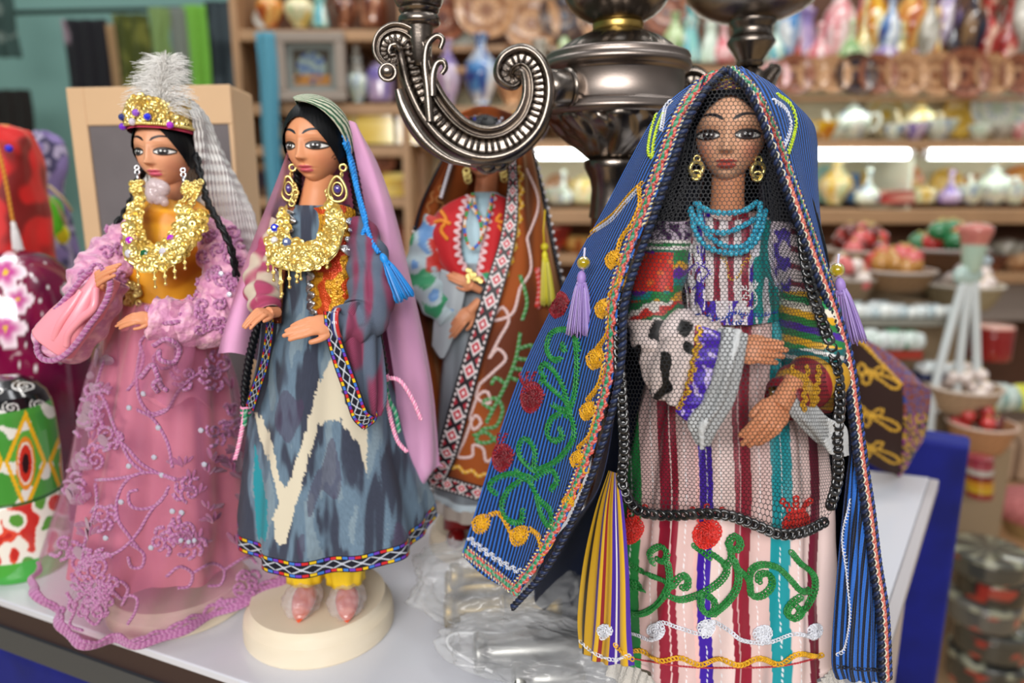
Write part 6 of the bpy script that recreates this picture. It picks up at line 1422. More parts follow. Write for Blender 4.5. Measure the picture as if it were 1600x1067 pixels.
def sidec(u, v, p):
    x, y = pix(p)
    if y < 645: 
        n = nz((x*.25, y*.25, 1)); return hx('7a2a1c') if n > .05 else (hx('28408c') if n < -.12 else hx('94533c'))
    n = nz((x*.2, y*.2, 8)); return hx('c89a2a') if n > .12 else (hx('a03a8a') if n < -.25 else hx('2c140c'))
g = G(); g.grid(P, sidec); g.build('side_face', capm, cap, solid=.003)
P = sheet([[(1342, 532, .70), (1372, 565, .69), (1408, 600, .684)], [(1345, 524, .715), (1392, 556, .72), (1430, 602, .70)], [(1340, 530, .74), (1400, 560, .75), (1449, 606, .722)]], 40, 30)
g = G(); g.grid(P, sidec); g.build('top_face', capm, cap, solid=.002)
P = sheet([[(1325, 528, .70), (1340, 530, .74), (1449, 606, .722)], [(1325, 600, .705), (1380, 610, .75), (1450, 625, .722)], [(1325, 670, .705), (1380, 680, .745), (1442, 676, .722)], [(1345, 712, .706), (1385, 725, .715), (1424, 708, .722)]], 30, 30)
g = G(); g.grid(P, hx('2c140c')); g.build('back_face', capm, cap, solid=.002)
g = G()
for y0 in (588, 652, 702):
    s = (1 if y0 < 600 else .9)
    for q in ([(1344, y0-20), (1352, y0-14), (1350, y0-4), (1342, y0-8)], [(1352, y0-12), (1368, y0-4), (1385, y0+2), (1400, y0+10), (1402, y0+18), (1390, y0+18), (1376, y0+8), (1362, y0-2)], [(1350, y0-6), (1348, y0+6), (1354, y0+12), (1360, y0+4), (1356, y0-4)], [(1360, y0-4), (1370, y0-14), (1378, y0-12), (1372, y0-4)]):
        for run in drape(sp2(q, 1.5, True), Bc, .001): g.rope(run, .0022, .006, 2, .0016, 5, (hx('c8941c'), hx('e0b038')))
for run in drape(sp2([(1330, 530), (1345, 536), (1374, 568), (1408, 604)], 1.5), Bc, .001): g.rope(run, .0022, .006, 2, .0016, 5, (hx('c8941c'), hx('e0b038')))
g.build('gold_embroidery', M_['thread'], o)
# ============================================================ clear bag with wrapped brass fittings
bagm = bpy.data.materials.get('bag_film') or mat('bag_film', hx('d8dadc'), .16, alpha=.33, spec=1, bump=('noise', 130, .9))
def crump(cx, cy, rx, ry, h, sd, name='plastic_bag', z0=.0005, rot=0):
    P = []
    for j in range(110):
        a = pi*j/109; P.append([])
        for k in range(170):
            b = 2*pi*k/170; n = V((sin(a)*cos(b), sin(a)*sin(b), cos(a)))
            r1 = abs(nz(n*1.5+V((sd, 0, 0)))); r2 = abs(nz(n*3.2+V((0, sd, 0)))); r3 = abs(nz(n*7+V((0, 0, sd))))
            s = 1.10-.34*r1-.16*r2-.05*r3; x, y = n.x*rx*s, n.y*ry*s; q = V((cx+x*cos(rot)-y*sin(rot), cy+x*sin(rot)+y*cos(rot), z0+h*.5+n.z*h*.55*s)); q.z = max(z0, q.z); P[-1].append(q)
    g = G(); g.grid(P, cu=True); return g
brs = mat('wrapped_brass', hx('8c7848'), .48, metal=.9, var=(40, .3))
g = crump(-.012, .458, .066, .045, .050, 3, rot=-.15); bg = g.build('plastic_bag', bagm, None, label='crumpled clear plastic bag of metal fittings lying between the dolls', cat='bag')
g = crump(.015, .395, .062, .030, .034, 9, rot=-.2); g.build('plastic_bag', bagm, None, label='flatter clear plastic bag in front, its white folded edge facing the viewer', cat='bag')
for k, (a, b, r, rx_) in enumerate((((-.050, .472), (.030, .482), .012, .013), ((-.048, .444), (.035, .450), .011, .012), ((-.045, .458), (.02, .466), .009, .031))):
    g = G(); p, q = V((a[0], a[1], rx_)), V((b[0], b[1], rx_)); n = 30; pr = [(0, 0)]
    L = (q-p).length; M = (q-p).to_track_quat('Z', 'Y').to_matrix(); prof = [(r*.3, 0), (r*.95, .001), (r, .006), (r*.8, .010), (r*.72, .02), (r*.8, L*.45), (r*.98, L*.5), (r*.8, L*.55), (r*.72, L*.8), (r, L*.93), (r*.9, L-.001), (r*.3, L)]
    g.lathe(smooth(prof, 4), p, 40, M=M); g.build('brass_fitting', brs, None, label=('turned brass fitting at the back inside the larger clear bag', 'turned brass fitting at the front inside the larger clear bag', 'turned brass fitting resting on the two others inside the clear bag')[k], cat='metal fitting', orig=tuple(p))
for k, (a, b, r) in enumerate((((-.025, .397), (.045, .405), .012), ((-.0, .374), (.045, .379), .010))):
    g = G(); p, q = V((a[0], a[1], r+.001)), V((b[0], b[1], r+.001)); L = (q-p).length; M = (q-p).to_track_quat('Z', 'Y').to_matrix(); prof = [(r*.3, 0), (r*.95, .001), (r, .006), (r*.8, .012), (r*.95, L*.5), (r*.8, L*.9), (r*.3, L)]
    g.lathe(smooth(prof, 5), p, 40, M=M); g.build('steel_fitting', mat('wrapped_steel', hx('8e8e8a'), .36, metal=1), None, label=('polished steel tube under the folded edge of the flatter bag', 'short polished steel tube nearest the front in the flatter bag')[k], cat='metal fitting', orig=tuple(p))
# folded edge of the front bag
g = G(); Bb_ = None
for pts in ([(1060-290, 1050, .386), (735, 1032, .392), (702, 1010, .402), (704, 992, .408), (740, 989, .410), (800, 991, .41), (850, 1000, .40)],): g.tube(cr([at(*p) for p in pts], 80), .0011, 6, hx('eceef0'))
g.build('folded_plastic_edge', mat('white_plastic_edge', hx('eceef0'), .2, alpha=.8), bg)
# upright flap of the bag
P = sheet([[(724, 842, .50), (770, 858, .50), (830, 862, .498), (885, 850, .496)], [(720, 870, .49), (770, 885, .488), (830, 890, .486), (880, 885, .484)], [(700, 915, .47), (770, 920, .466), (830, 925, .464), (890, 930, .462)]], 60, 40, lambda u, v: .002*nz((u*9, v*4, 2)))
g = G(); g.grid(P); g.build('bag_flap', bagm, bg)
# ============================================================ shop shelves behind
SY = 2.2                                    # front of the shelves
def zf(py, Y=SY): return zat(py, Y)
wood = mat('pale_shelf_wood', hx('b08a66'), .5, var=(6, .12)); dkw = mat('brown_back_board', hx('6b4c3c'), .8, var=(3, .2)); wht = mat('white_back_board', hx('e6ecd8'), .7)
unit = empty('shelving_unit', (.85, 2.4, -.755), 'long pale wooden shelving unit along the back wall, two tubes lighting it', 'shelves')
xl, xr = at(655, 300, SY).x, at(1900, 300, SY).x
def board(x0, x1, z, th, y0, y1, parent, m=wood, name='shelf_board'):
    g = G(); g.box(((x0+x1)/2, (y0+y1)/2, z-th/2), (x1-x0, y1-y0, th)); return g.build(name, m, parent, smooth=False, bevel=.003)
Z1, Z2, Z3, Z0 = zf(219), zf(328), zf(430), zf(104, 2.33)
board(xl, xr, Z1, .026, SY, 2.56, unit); board(xl, xr, Z2, .042, SY, 2.56, unit); board(xl, xr, Z0, .02, 2.33, 2.56, unit)
board(at(1495, 400, SY).x, xr, zf(428), .03, SY, 2.56, unit); board(xl, at(905, 400, SY).x, zf(398), .03, SY, 2.56, unit); board(xl, xr, -.55, .03, SY, 2.56, unit)
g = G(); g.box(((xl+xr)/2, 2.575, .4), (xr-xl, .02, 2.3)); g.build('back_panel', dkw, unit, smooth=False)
g = G(); g.box(((xl+xr)/2, 2.556, (Z2+Z0)/2+.01), (xr-xl, .012, Z0-Z2-.03)); g.build('lit_back_panel', mat('lit_back_board', hx('e9e6c6'), .75, var=(5, .15)), unit, smooth=False)  # shelf light put into the colour: paler layer over the brown back panel
for x in (xl, xr):
    g = G(); g.box((x, 2.42, .4), (.022, .28, 2.3)); g.build('upright', wood, unit, smooth=False, bevel=.002)
g = G(); g.box((at(1437, 280, SY).x, 2.40, (Z1+Z2)/2-.013), (.012, .30, Z1-Z2-.026)); g.build('divider', wht, unit, smooth=False)
g = G(); xa = at(1500, 470, SY).x; g.box(((xa+xr)/2, 2.25, (zf(445)+zf(505))/2), (xr-xa, .02, zf(445)-zf(505))); g.build('grey_drawer_front', mat('grey_front', hx('8c8078'), .6), unit, smooth=False, bevel=.003)
# light tubes
tubem = mat('lit_tube', (.93, 1, .99), .3, emis=9)
for k, (a, b) in enumerate(((832, 1427), (1447, 1890))):
    p, q = at(a, 236, SY-.0), at(b, 236, SY-.0); z = Z1-.040
    t = empty('tube_lamp', ((p.x+q.x)/2, SY+.01, z-.016), ('left of the two lit white light tubes under the long shelf', 'right of the two lit white light tubes, cut by the frame edge')[k], 'light')
    g = G(); g.tube([V((p.x+.012, SY+.01, z)), V((q.x-.012, SY+.01, z))], .0145, 20); g.build('tube', tubem, t)
    for x in (p.x+.004, q.x-.004): g = G(); g.tube([V((x-.008, SY+.01, z)), V((x+.008, SY+.01, z))], .014, 20, (.8, .8, .8)); g.build('end_cap', M_['plain'], t)
# ---- crockery
pr_plate = lambda r: ([(0, 0), (r*.45, .0), (r*.5, .004), (r*.95, r*.22), (r, r*.25), (r*.97, r*.26), (r*.5, r*.07), (0, r*.05)])
def paint(c0, c1, c2, sd, fr=9):
    def f(u, v, p):
        n = nz((cos(2*pi*u)*fr*.25+sd, sin(2*pi*u)*fr*.25, v*fr*.4)); k = int(v*7+sd)
        if n > .16: return c1
        if n < -.22: return c2
        return c0 if k % 3 else cm(c0, c1, .45)
    return f
PAL = dict(white=('e8efe2', 'c8dcc8', '8fa8c0'), cream=('ece2b8', 'd8b850', 'c8d8a8'), blue=('4a8ac8', 'dfe6ea', '2a3a8a'), pink=('e8b0b0', 'd87880', 'f0dcd8'), yellow=('e8b828', 'c87818', 'f0e8c0'), brown=('8a5038', '5a2c1e', 'b88060'), tan=('b98a60', '8a5a3a', 'd8b088'), green=('b8d098', '78a868', 'e8ecd0'), red=('c03028', '8a1a1a', 'e8c0a8'), teal=('8cccc0', '5aa8b8', 'e8f0e0'), dark=('3c2620', '20283c', '8a6a4a'), gold=('e0b840', 'f0d880', 'a87820'), grey=('b8b4a8', '8c887c', 'dcd8cc'), lilac=('c0a8c8', '7a6ab0', 'e8e0ec'), orange=('d88838', 'e8c070', 'a84820'))
ORD = ['leftmost', 'second', 'third', 'fourth', 'fifth', 'sixth', 'seventh', 'eighth', 'ninth', 'tenth', 'eleventh', 'twelfth', 'thirteenth', 'fourteenth', 'fifteenth', 'sixteenth', 'seventeenth', 'eighteenth', 'nineteenth', 'twentieth', 'twenty-first', 'twenty-second']
rows_seen = {}
def item(kind, px, py, w, h, Y, pal, row, sd=None, lean=0):
    """px, py = middle of the foot; w, h in photo pixels"""
    sd = sd if sd is not None else int(px*3+py); c = at(px, py, Y); s = Y/FP; W_, H_ = w*s/2, h*s; a, b, cc = [hx(q) for q in PAL[pal]]; col = paint(a, b, cc, sd)
    if kind == 'plate':
        M = Matrix.Rotation(R(90-12), 3, 'X'); prof = smooth(pr_plate(W_), 3); mid = (b, a, cc)
        def col(u, v, p, a=a, b=b, cc=cc):
            r = (V(p)-cen).length/W_; k = sin(u*2*pi*12)
            return b if r < .22 else (cc if r < .42 and k > 0 else (a if r < .62 else (b if r < .7 else (a if k > -.3 or r > .9 else cc))))
        cen = V((c.x, Y+.02, c.z+W_)); g = G(); g.lathe(prof, cen, 40, col, M)
        o = g.build('plate', M_['paint'], None, orig=(c.x, Y, c.z)); cat = 'plate'
    elif kind == 'teapot':
        o = empty('teapot', c); pr = smooth([(W_*.35, 0), (W_*.42, H_*.04), (W_*.62, H_*.25), (W_*.66, H_*.45), (W_*.5, H_*.66), (W_*.25, H_*.74), (W_*.3, H_*.76)], 4); g = G(); g.lathe([(0, 0)]+pr+[(0, H_*.77)], c, 36, col); g.build('body', M_['gloss'], o)
        g = G(); g.lathe(smooth([(W_*.3, H_*.76), (W_*.18, H_*.86), (W_*.05, H_*.9), (W_*.09, H_*.95), (.0005, H_)], 4), c, 24, col); g.build('lid', M_['gloss'], o)
        g = G(); g.tube(cr([c+V((-W_*.5, 0, H_*.25)), c+V((-W_*.8, 0, H_*.4)), c+V((-W_*1.0, 0, H_*.72))], 14), lambda t: W_*(.17-.1*t), 10, a); g.build('spout', M_['gloss'], o)
        g = G(); g.tube(cr([c+V((W_*.5, 0, H_*.6)), c+V((W_*.95, 0, H_*.62)), c+V((W_*.92, 0, H_*.3)), c+V((W_*.55, 0, H_*.2))], 16), W_*.07, 8, a); g.build('handle', M_['gloss'], o); cat = 'teapot'
    else:
        P_ = {'vase': [(.5, 0), (.45, .04), (.75, .2), (1, .42), (.85, .6), (.35, .78), (.3, .9), (.5, 1)], 'bowl': [(.4, 0), (.45, .08), (.8, .45), (1, 1), (.94, 1), (.7, .45), (.3, .15)], 'bottle': [(.8, 0), (1, .1), (.95, .3), (.4, .5), (.22, .62), (.2, .85), (.32, .9), (.2, 1)],
              'figurine': [(.9, 0), (1, .06), (.8, .3), (.55, .5), (.62, .6), (.7, .66), (.3, .72), (.42, .8), (.45, .88), (.25, .97), (.02, 1)], 'jug': [(.5, 0), (.8, .12), (1, .35), (.8, .58), (.4, .72), (.42, .86), (.6, 1)], 'jar': [(.8, 0), (.95, .1), (1, .5), (.9, .75), (.6, .82), (.7, .86), (.3, .95), (.1, 1)], 'pot': [(.6, 0), (.85, .1), (1, .4), (1, .7), (.92, .72), (.9, .78), (.98, .8), (.7, .95), (0.01, 1)], 'box': [(1, 0), (1, .7), (.95, .72), (.95, 1), (.02, 1)]}[kind]
        n = 4 if kind == 'box' else 36; g = G(); pr = [(r*W_, z*H_) for r, z in P_]; pr = pr if kind == 'box' else smooth(pr, 4)
        M = Matrix.Rotation(R(45), 3, 'Z') if n == 4 else None
        if n == 4: pr = [(r*1.41, z) for r, z in pr]
        g.lathe([(0, pr[0][1])]+pr+([(0, pr[-1][1])] if kind not in ('bowl',) else [(0, H_*.12)]), c, n, col, M); cat = {'figurine': 'figurine', 'box': 'box', 'pot': 'pot'}.get(kind, kind)
        if kind == 'jug': g.tube(cr([c+V((W_*.4, 0, H_*.9)), c+V((W_*1.2, 0, H_*.8)), c+V((W_*.95, 0, H_*.4))], 14), W_*.09, 8, b)
        o = g.build({'box': 'gift_box'}.get(kind, kind), M_['gloss'], None, smooth=n != 4, orig=tuple(c))
    o['category'] = cat; rows_seen.setdefault((row, kind, pal), []).append((px, o)); return o
UP, MID, LOW, TOP, CL = 'top shelf', 'shelf above the light tubes', 'shelf below the light tubes', 'ledge', 'left shelves'
# vases and figurines above the brown plates
for kind, px, w, h, pal in (('vase', 1052, 34, 70, 'green'), ('figurine', 1076, 36, 90, 'teal'), ('figurine', 1108, 30, 84, 'white'), ('bottle', 1128, 40, 66, 'pink'), ('vase', 1228, 34, 110, 'blue'), ('figurine', 1252, 44, 110, 'lilac'), ('bottle', 1278, 40, 58, 'pink'), ('jug', 1305, 52, 120, 'pink'), ('bottle', 1326, 36, 62, 'green'),
        ('vase', 1358, 50, 118, 'yellow'), ('bottle', 1382, 40, 52, 'lilac'), ('figurine', 1402, 30, 60, 'cream'), ('vase', 1418, 56, 124, 'orange'), ('bottle', 1428, 44, 54, 'lilac'), ('vase', 1470, 42, 120, 'lilac'), ('figurine', 1456, 26, 80, 'yellow'), ('figurine', 1498, 46, 40, 'white'), ('jug', 1534, 40, 88, 'red'), ('figurine', 1552, 42, 42, 'grey'), ('vase', 1592, 70, 120, 'grey'), ('bottle', 1210, 30, 70, 'teal'), ('figurine', 1240, 26, 50, 'red'), ('bottle', 1345, 26, 90, 'cream'), ('vase', 1385, 30, 96, 'blue'), ('vase', 1445, 30, 96, 'grey'), ('bottle', 1484, 24, 90, 'dark'), ('vase', 1512, 40, 110, 'dark'), ('bottle', 1568, 30, 100, 'red'), ('vase', 1640, 50, 110, 'blue'), ('jug', 1690, 60, 90, 'yellow')):
    item(kind, px, 100, w, h, 2.40 if w < 42 else 2.46, pal, UP)
# brown plates leaning in front of them
for px, w, pal in ((1212, 44, 'pink'), (1240, 60, 'brown'), (1270, 50, 'tan'), (1300, 56, 'tan'), (1336, 62, 'dark'), (1370, 60, 'brown'), (1414, 66, 'tan'), (1462, 66, 'tan'), (1505, 74, 'brown'), (1550, 60, 'tan'), (1590, 60, 'brown'), (1650, 62, 'tan')):
    item('plate', px, 120+w*.5, w, w, 2.31, pal, 'brown plate rack')
g = G(); g.box(((at(1030, 150, 2.30).x+xr)/2, 2.325, zat(152, 2.31)-.004), (xr-at(1030, 150, 2.30).x, .05, .008)); g.build('plate_rail', wood, unit, smooth=False)
for kind, px, w, h, pal in (('bowl', 1286, 44, 24, 'yellow'), ('teapot', 1328, 84, 58, 'white'), ('bowl', 1262, 34, 20, 'cream'), ('plate', 1385, 72, 72, 'cream'), ('teapot', 1432, 70, 60, 'cream'), ('bowl', 1395, 30, 20, 'white'), ('bowl', 1428, 40, 22, 'lilac'), ('bowl', 1465, 50, 26, 'white'), ('plate', 1498, 60, 60, 'gold'), ('plate', 1556, 92, 92, 'white'), ('bowl', 1530, 34, 20, 'white'), ('bowl', 1562, 36, 20, 'grey'), ('bowl', 1592, 34, 22, 'pink'), ('plate', 1640, 70, 70, 'cream'),
        ('bowl', 1303, 36, 18, 'white'), ('plate', 862, 56, 56, 'tan'), ('bowl', 898, 40, 26, 'white')):
    item(kind, px, 218, w, h, 2.47 if kind == 'plate' else (2.36 if kind == 'teapot' else 2.27), pal, MID)
for kind, px, w, h, pal in (('plate', 1288, 56, 56, 'teal'), ('vase', 1303, 50, 66, 'cream'), ('plate', 1335, 44, 44, 'blue'), ('plate', 1372, 60, 60, 'gold'), ('plate', 1410, 60, 60, 'orange'), ('bottle', 1354, 36, 54, 'white'), ('box', 1393, 46, 20, 'red'), ('jar', 1437, 48, 30, 'cream'), ('plate', 1478, 52, 60, 'gold'), ('bottle', 1482, 34, 50, 'lilac'), ('plate', 1520, 44, 60, 'tan'), ('teapot', 1548, 76, 60, 'white'), ('bowl', 1516, 44, 26, 'white'), ('bowl', 1584, 44, 28, 'white'), ('plate', 1594, 56, 66, 'orange'), ('plate', 1650, 56, 66, 'gold'), ('bowl', 1636, 44, 28, 'blue'),
        ('plate', 872, 44, 60, 'tan'), ('bottle', 880, 30, 50, 'white'), ('jar', 912, 54, 44, 'cream'), ('bowl', 868, 40, 22, 'white')):
    item(kind, px, 318, w, h, {'plate': 2.5, 'vase': 2.36, 'teapot': 2.3, 'jar': 2.34}.get(kind, 2.27), pal, LOW)
for kind, px, py, w, h, pal in (('bowl', 1545, 425, 50, 26, 'brown'), ('bowl', 1585, 425, 54, 30, 'tan'), ('jar', 1572, 398, 50, 26, 'grey'), ('bowl', 858, 396, 70, 40, 'red'), ('jar', 848, 396, 40, 48, 'red'), ('bowl', 900, 396, 50, 24, 'orange')):
    item(kind, px, py, w, h, 2.3, pal, 'lowest dark shelf')
# cluttered shelves, centre left
x0c, x1c = at(398, 200, SY).x, at(641, 200, SY).x
lun = empty('shelving_unit', ((x0c+x1c)/2, 2.1, -.755), 'narrow tan wooden shelving unit full of golden boxes left of centre', 'shelves')
g = G(); g.box(((x0c+x1c)/2, 2.35, .3), (x1c-x0c, .02, 2.1)); g.build('back_panel', dkw, lun, smooth=False)
for py in (46, 162, 228, 308, 392, 470): board(x0c, x1c, zf(py, 2.1), .03, 2.1, 2.35, lun)
for x in (x0c, x1c): g = G(); g.box((x, 2.22, .3), (.02, .25, 2.1)); g.build('upright', wood, lun, smooth=False)
fr_ = empty('picture_frame', (at(482, 160, 2.08).x, 2.08, at(482, 162, 2.08).z), 'grey picture frame with a dark still life, standing on the tan shelf', 'picture')
Fz0, Fz1 = at(482, 158, 2.07).z, at(482, 50, 2.07).z; Fx0, Fx1 = at(431, 100, 2.07).x, at(540, 100, 2.07).x; fw = .028
for (a, b, c_, d) in ((Fx0, Fx1, Fz0, Fz0+fw), (Fx0, Fx1, Fz1-fw, Fz1), (Fx0, Fx0+fw, Fz0+fw, Fz1-fw), (Fx1-fw, Fx1, Fz0+fw, Fz1-fw)):
    g = G(); g.box(((a+b)/2, 2.07, (c_+d)/2), (b-a, .025, d-c_)); g.build('frame_rail', mat('pickled_wood', hx('9a8d82'), .6) if 'pickled_wood' not in bpy.data.materials else bpy.data.materials['pickled_wood'], fr_, smooth=False, bevel=.004)
P = [[V((lerp(Fx0+fw, Fx1-fw, i/60), 2.078, lerp(Fz0+fw, Fz1-fw, j/60))) for i in range(61)] for j in range(61)]
def still(u, v, p):
    if min(u, v, 1-u, 1-v) < .13: return hx('7c8480')
    n = nz((u*7, v*7, 3)); r = hypot_((u-.5)/.3, (v-.5)/.32)
    if v < .34 and n > -.25: return hx('a8702c')
    if r < 1: return hx('8a9a90') if n > 0 else hx('48608c')
    return hx('3a3020')
def hypot_(a, b): return sqrt(a*a+b*b)
g = G(); g.grid(P, still); g.build('picture', M_['plain'], fr_, solid=.006)
for kind, px, py, w, h, pal in (('box', 592, 226, 54, 46, 'gold'), ('box', 642, 226, 36, 42, 'gold'), ('box', 560, 226, 30, 40, 'cream'), ('box', 620, 306, 40, 34, 'gold'), ('bowl', 566, 306, 34, 22, 'lilac'), ('plate', 600, 272, 34, 34, 'brown'), ('box', 640, 392, 60, 40, 'brown'), ('box', 600, 392, 40, 26, 'cream'), ('box', 612, 468, 60, 40, 'cream'), ('vase', 460, 226, 34, 50, 'blue'), ('vase', 430, 226, 36, 56, 'gold'), ('jar', 500, 226, 40, 30, 'cream'),
        ('vase', 560, 160, 34, 60, 'white'), ('jar', 596, 160, 42, 60, 'lilac'), ('figurine', 558, 120, 24, 46, 'grey'), ('vase', 424, 44, 40, 60, 'orange'), ('vase', 470, 44, 46, 56, 'cream'), ('figurine', 502, 44, 26, 60, 'teal'), ('vase', 540, 44, 40, 60, 'brown'), ('jar', 585, 44, 40, 50, 'brown'), ('plate', 410, 44, 30, 34, 'grey'), ('box', 420, 306, 50, 50, 'dark'), ('box', 430, 392, 60, 40, 'tan')):
    item(kind, px, py, w, h, 2.16 if kind != 'plate' else 2.14, pal, CL)
# centre top: gilded and painted ware seen through the candelabra
board(xl, at(1000, 200, SY).x, zf(166), .02, SY, 2.56, unit)
for kind, px, py, w, h, pal in (('vase', 700, 164, 40, 90, 'lilac'), ('vase', 752, 164, 52, 98, 'blue'), ('vase', 800, 164, 50, 84, 'tan'), ('jug', 842, 164, 44, 90, 'grey'), ('vase', 672, 164, 36, 70, 'dark'), ('figurine', 880, 164, 40, 96, 'green'), ('vase', 915, 164, 44, 70, 'pink')): item(kind, px, py, w, h, 2.36, pal, 'shelf behind the candelabra')
for kind, px, w, h, pal in (('bowl', 700, 40, 36, 'blue'), ('bowl', 736, 40, 34, 'gold'), ('bowl', 772, 38, 36, 'blue'), ('bowl', 806, 40, 36, 'gold'), ('bowl', 838, 38, 36, 'blue'), ('bowl', 676, 36, 30, 'gold'), ('jar', 720, 30, 24, 'gold'), ('jar', 790, 30, 24, 'cream')): item(kind, px, 218, w, h, 2.24, pal, 'shelf seen through the candelabra')
for px, py, w, pal in ((690, 40, 80, 'brown'), (760, 30, 90, 'tan'), (830, 50, 84, 'tan'), (722, 60, 50, 'white'), (880, 36, 70, 'dark'), (1040, 30, 70, 'brown'), (940, 40, 70, 'tan')): item('plate', px, py+w*.4, w, w, 2.44, pal, 'rack over the candelabra')
g = G(); g.box(((xl+at(1010, 60, 2.4).x)/2, 2.47, zat(74, 2.44)-.01), (at(1010, 60, 2.4).x-xl, .14, .02)); g.build('shelf_board', wood, unit, smooth=False)
for (row, kind, pal), L in rows_seen.items():
    L.sort(key=lambda t: t[0])
    for i, (px, o) in enumerate(L):
        nm = {'box': 'square box'}.get(kind, kind)
        where = f'on the {row}' if 'row of' not in row else f'in the {row}'
        cn = pal+' coloured' if pal in ('gold', 'tan', 'cream') else pal
        if len(L) == 1: o['label'] = f'{cn} {nm} {where}'+(', the only one there' if len(nm) < 7 else '')
        elif len(L) == 2: o['label'] = f'{cn} {nm} {where}, {("left", "right")[i]} one of the pair'
        else: o['label'] = f'{cn} {nm} {where}, '+('leftmost of its colour' if i == 0 else ('rightmost of its colour' if i == len(L)-1 else f'{ORD[i]} of its colour from left'))
# ============================================================ hanging garments on the left wall
rz = at(180, 20, 2.5)
g = G(); g.tube([V((at(20, 24, 2.5).x, 2.5, rz.z)), V((at(430, 10, 2.5).x, 2.5, rz.z+.02))], .008, 12, hx('30403c')); g.build('clothes_rail', M_['plain'], None, label='thin dark rail high on the teal wall carrying the scarves', cat='rail')
def cloth(x0, x1, y0, y1, col, label, amp=.012, Y=2.48, cat='scarf'):
    P = []; a, b = at(x0, y0, Y), at(x1, y0, Y); c_ = at(x0, y1, Y)
    for j in range(40):
        P.append([]); 
        for i in range(50): u = i/49; P[-1].append(V((lerp(a.x, b.x, u)+.003*sin(j*.2), Y+amp*sin(u*(x1-x0)*.28+j*.05)*(.4+j/60), lerp(a.z, c_.z, j/39))))
    g = G(); g.grid(P, col); return g.build('hanging_scarf', M_['cloth'], None, solid=.003, label=label, cat=cat)
def flor(c0, c1, s, t=.18): return lambda u, v, p: c1 if nz(p, s) > t else cm(c0, (0, 0, 0), .25*abs(nz(p, 9)))
cloth(95, 166, 30, 340, flor(hx('14121c'), hx('9a8490'), 13, .24), 'black scarf printed with pale pink flowers, hanging leftmost on the rail')
cloth(164, 180, 38, 340, hx('b08c64'), 'narrow tan strip of cloth hanging beside the flowered black scarf')
cloth(174, 232, 22, 340, flor(hx('4c5418'), hx('7a7c34'), 30), 'olive green patterned scarf hanging beside the tan strip')
cloth(230, 264, 12, 90, hx('8eaa68'), 'short pale green scarf hanging to the right of the olive one'); cloth(232, 258, 84, 340, hx('a08a68'), 'beige cloth hanging below the short pale green scarf')
cloth(262, 288, 12, 340, hx('8a9088'), 'grey scarf hanging between the pale green and lime green ones')
cloth(284, 322, 8, 340, hx('84c848'), 'bright lime green scarf hanging in the middle of the rail')
cloth(318, 398, 2, 420, flor(hx('26323a'), hx('46525a'), 14), 'wide dark slate scarf hanging right of the lime green one')
cloth(398, 428, 50, 330, hx('5aa0b8'), 'sky blue scarf hanging beside the framed picture', Y=2.05)
cloth(-30, 46, 140, 300, hx('18120f'), 'dark brown cloth hanging low at the left frame edge'); cloth(-30, 16, -20, 90, flor(hx('3a5450'), hx('7a8a84'), 20), 'dark green cloth at the top left corner')
# ============================================================ baskets of trinkets, middle right
TY = 1.45
wire = mat('white_wire', hx('dfe6e6'), .3, coat=.5)
def P3(px, py, Y=1.40): return at(px, py, Y)
st = empty('wire_stand', (P3(1500, 690).x, TY, P3(1500, 700).z-.02), 'white triangular wire display stand with a pink capped finial rising over the velvet board', 'stand')
g = G()
for q in (((1508, 430), (1462, 600), (1452, 690)), ((1522, 430), (1526, 560), (1530, 700)), ((1515, 432), (1500, 560), (1490, 700))): g.tube(cr([P3(*p) for p in q], 20), .0085, 10, hx('d0dcdc'))
g.tube([P3(1458, 640), P3(1528, 640)], .006, 10, hx('d0dcdc')); g.build('frame', wire, st)
g = G(); c = P3(1520, 402); g.lathe(smooth([(.014, -.03), (.02, 0), (.024, .03), (.03, .05), (.026, .062), (0.001, .068)], 4), c, 30, lambda u, v, p: hx('cc7a70') if v > .35 else hx('b8d0bc')); g.build('finial', M_['gloss'], st)
g = G(); g.ell(P3(1512, 430), (.03, .012, .022), hx('b8d0c8'), 16, 10); g.ell(P3(1535, 408), (.02, .01, .012), hx('b8c8d0'), 16, 10); g.build('bow', M_['gloss'], st)
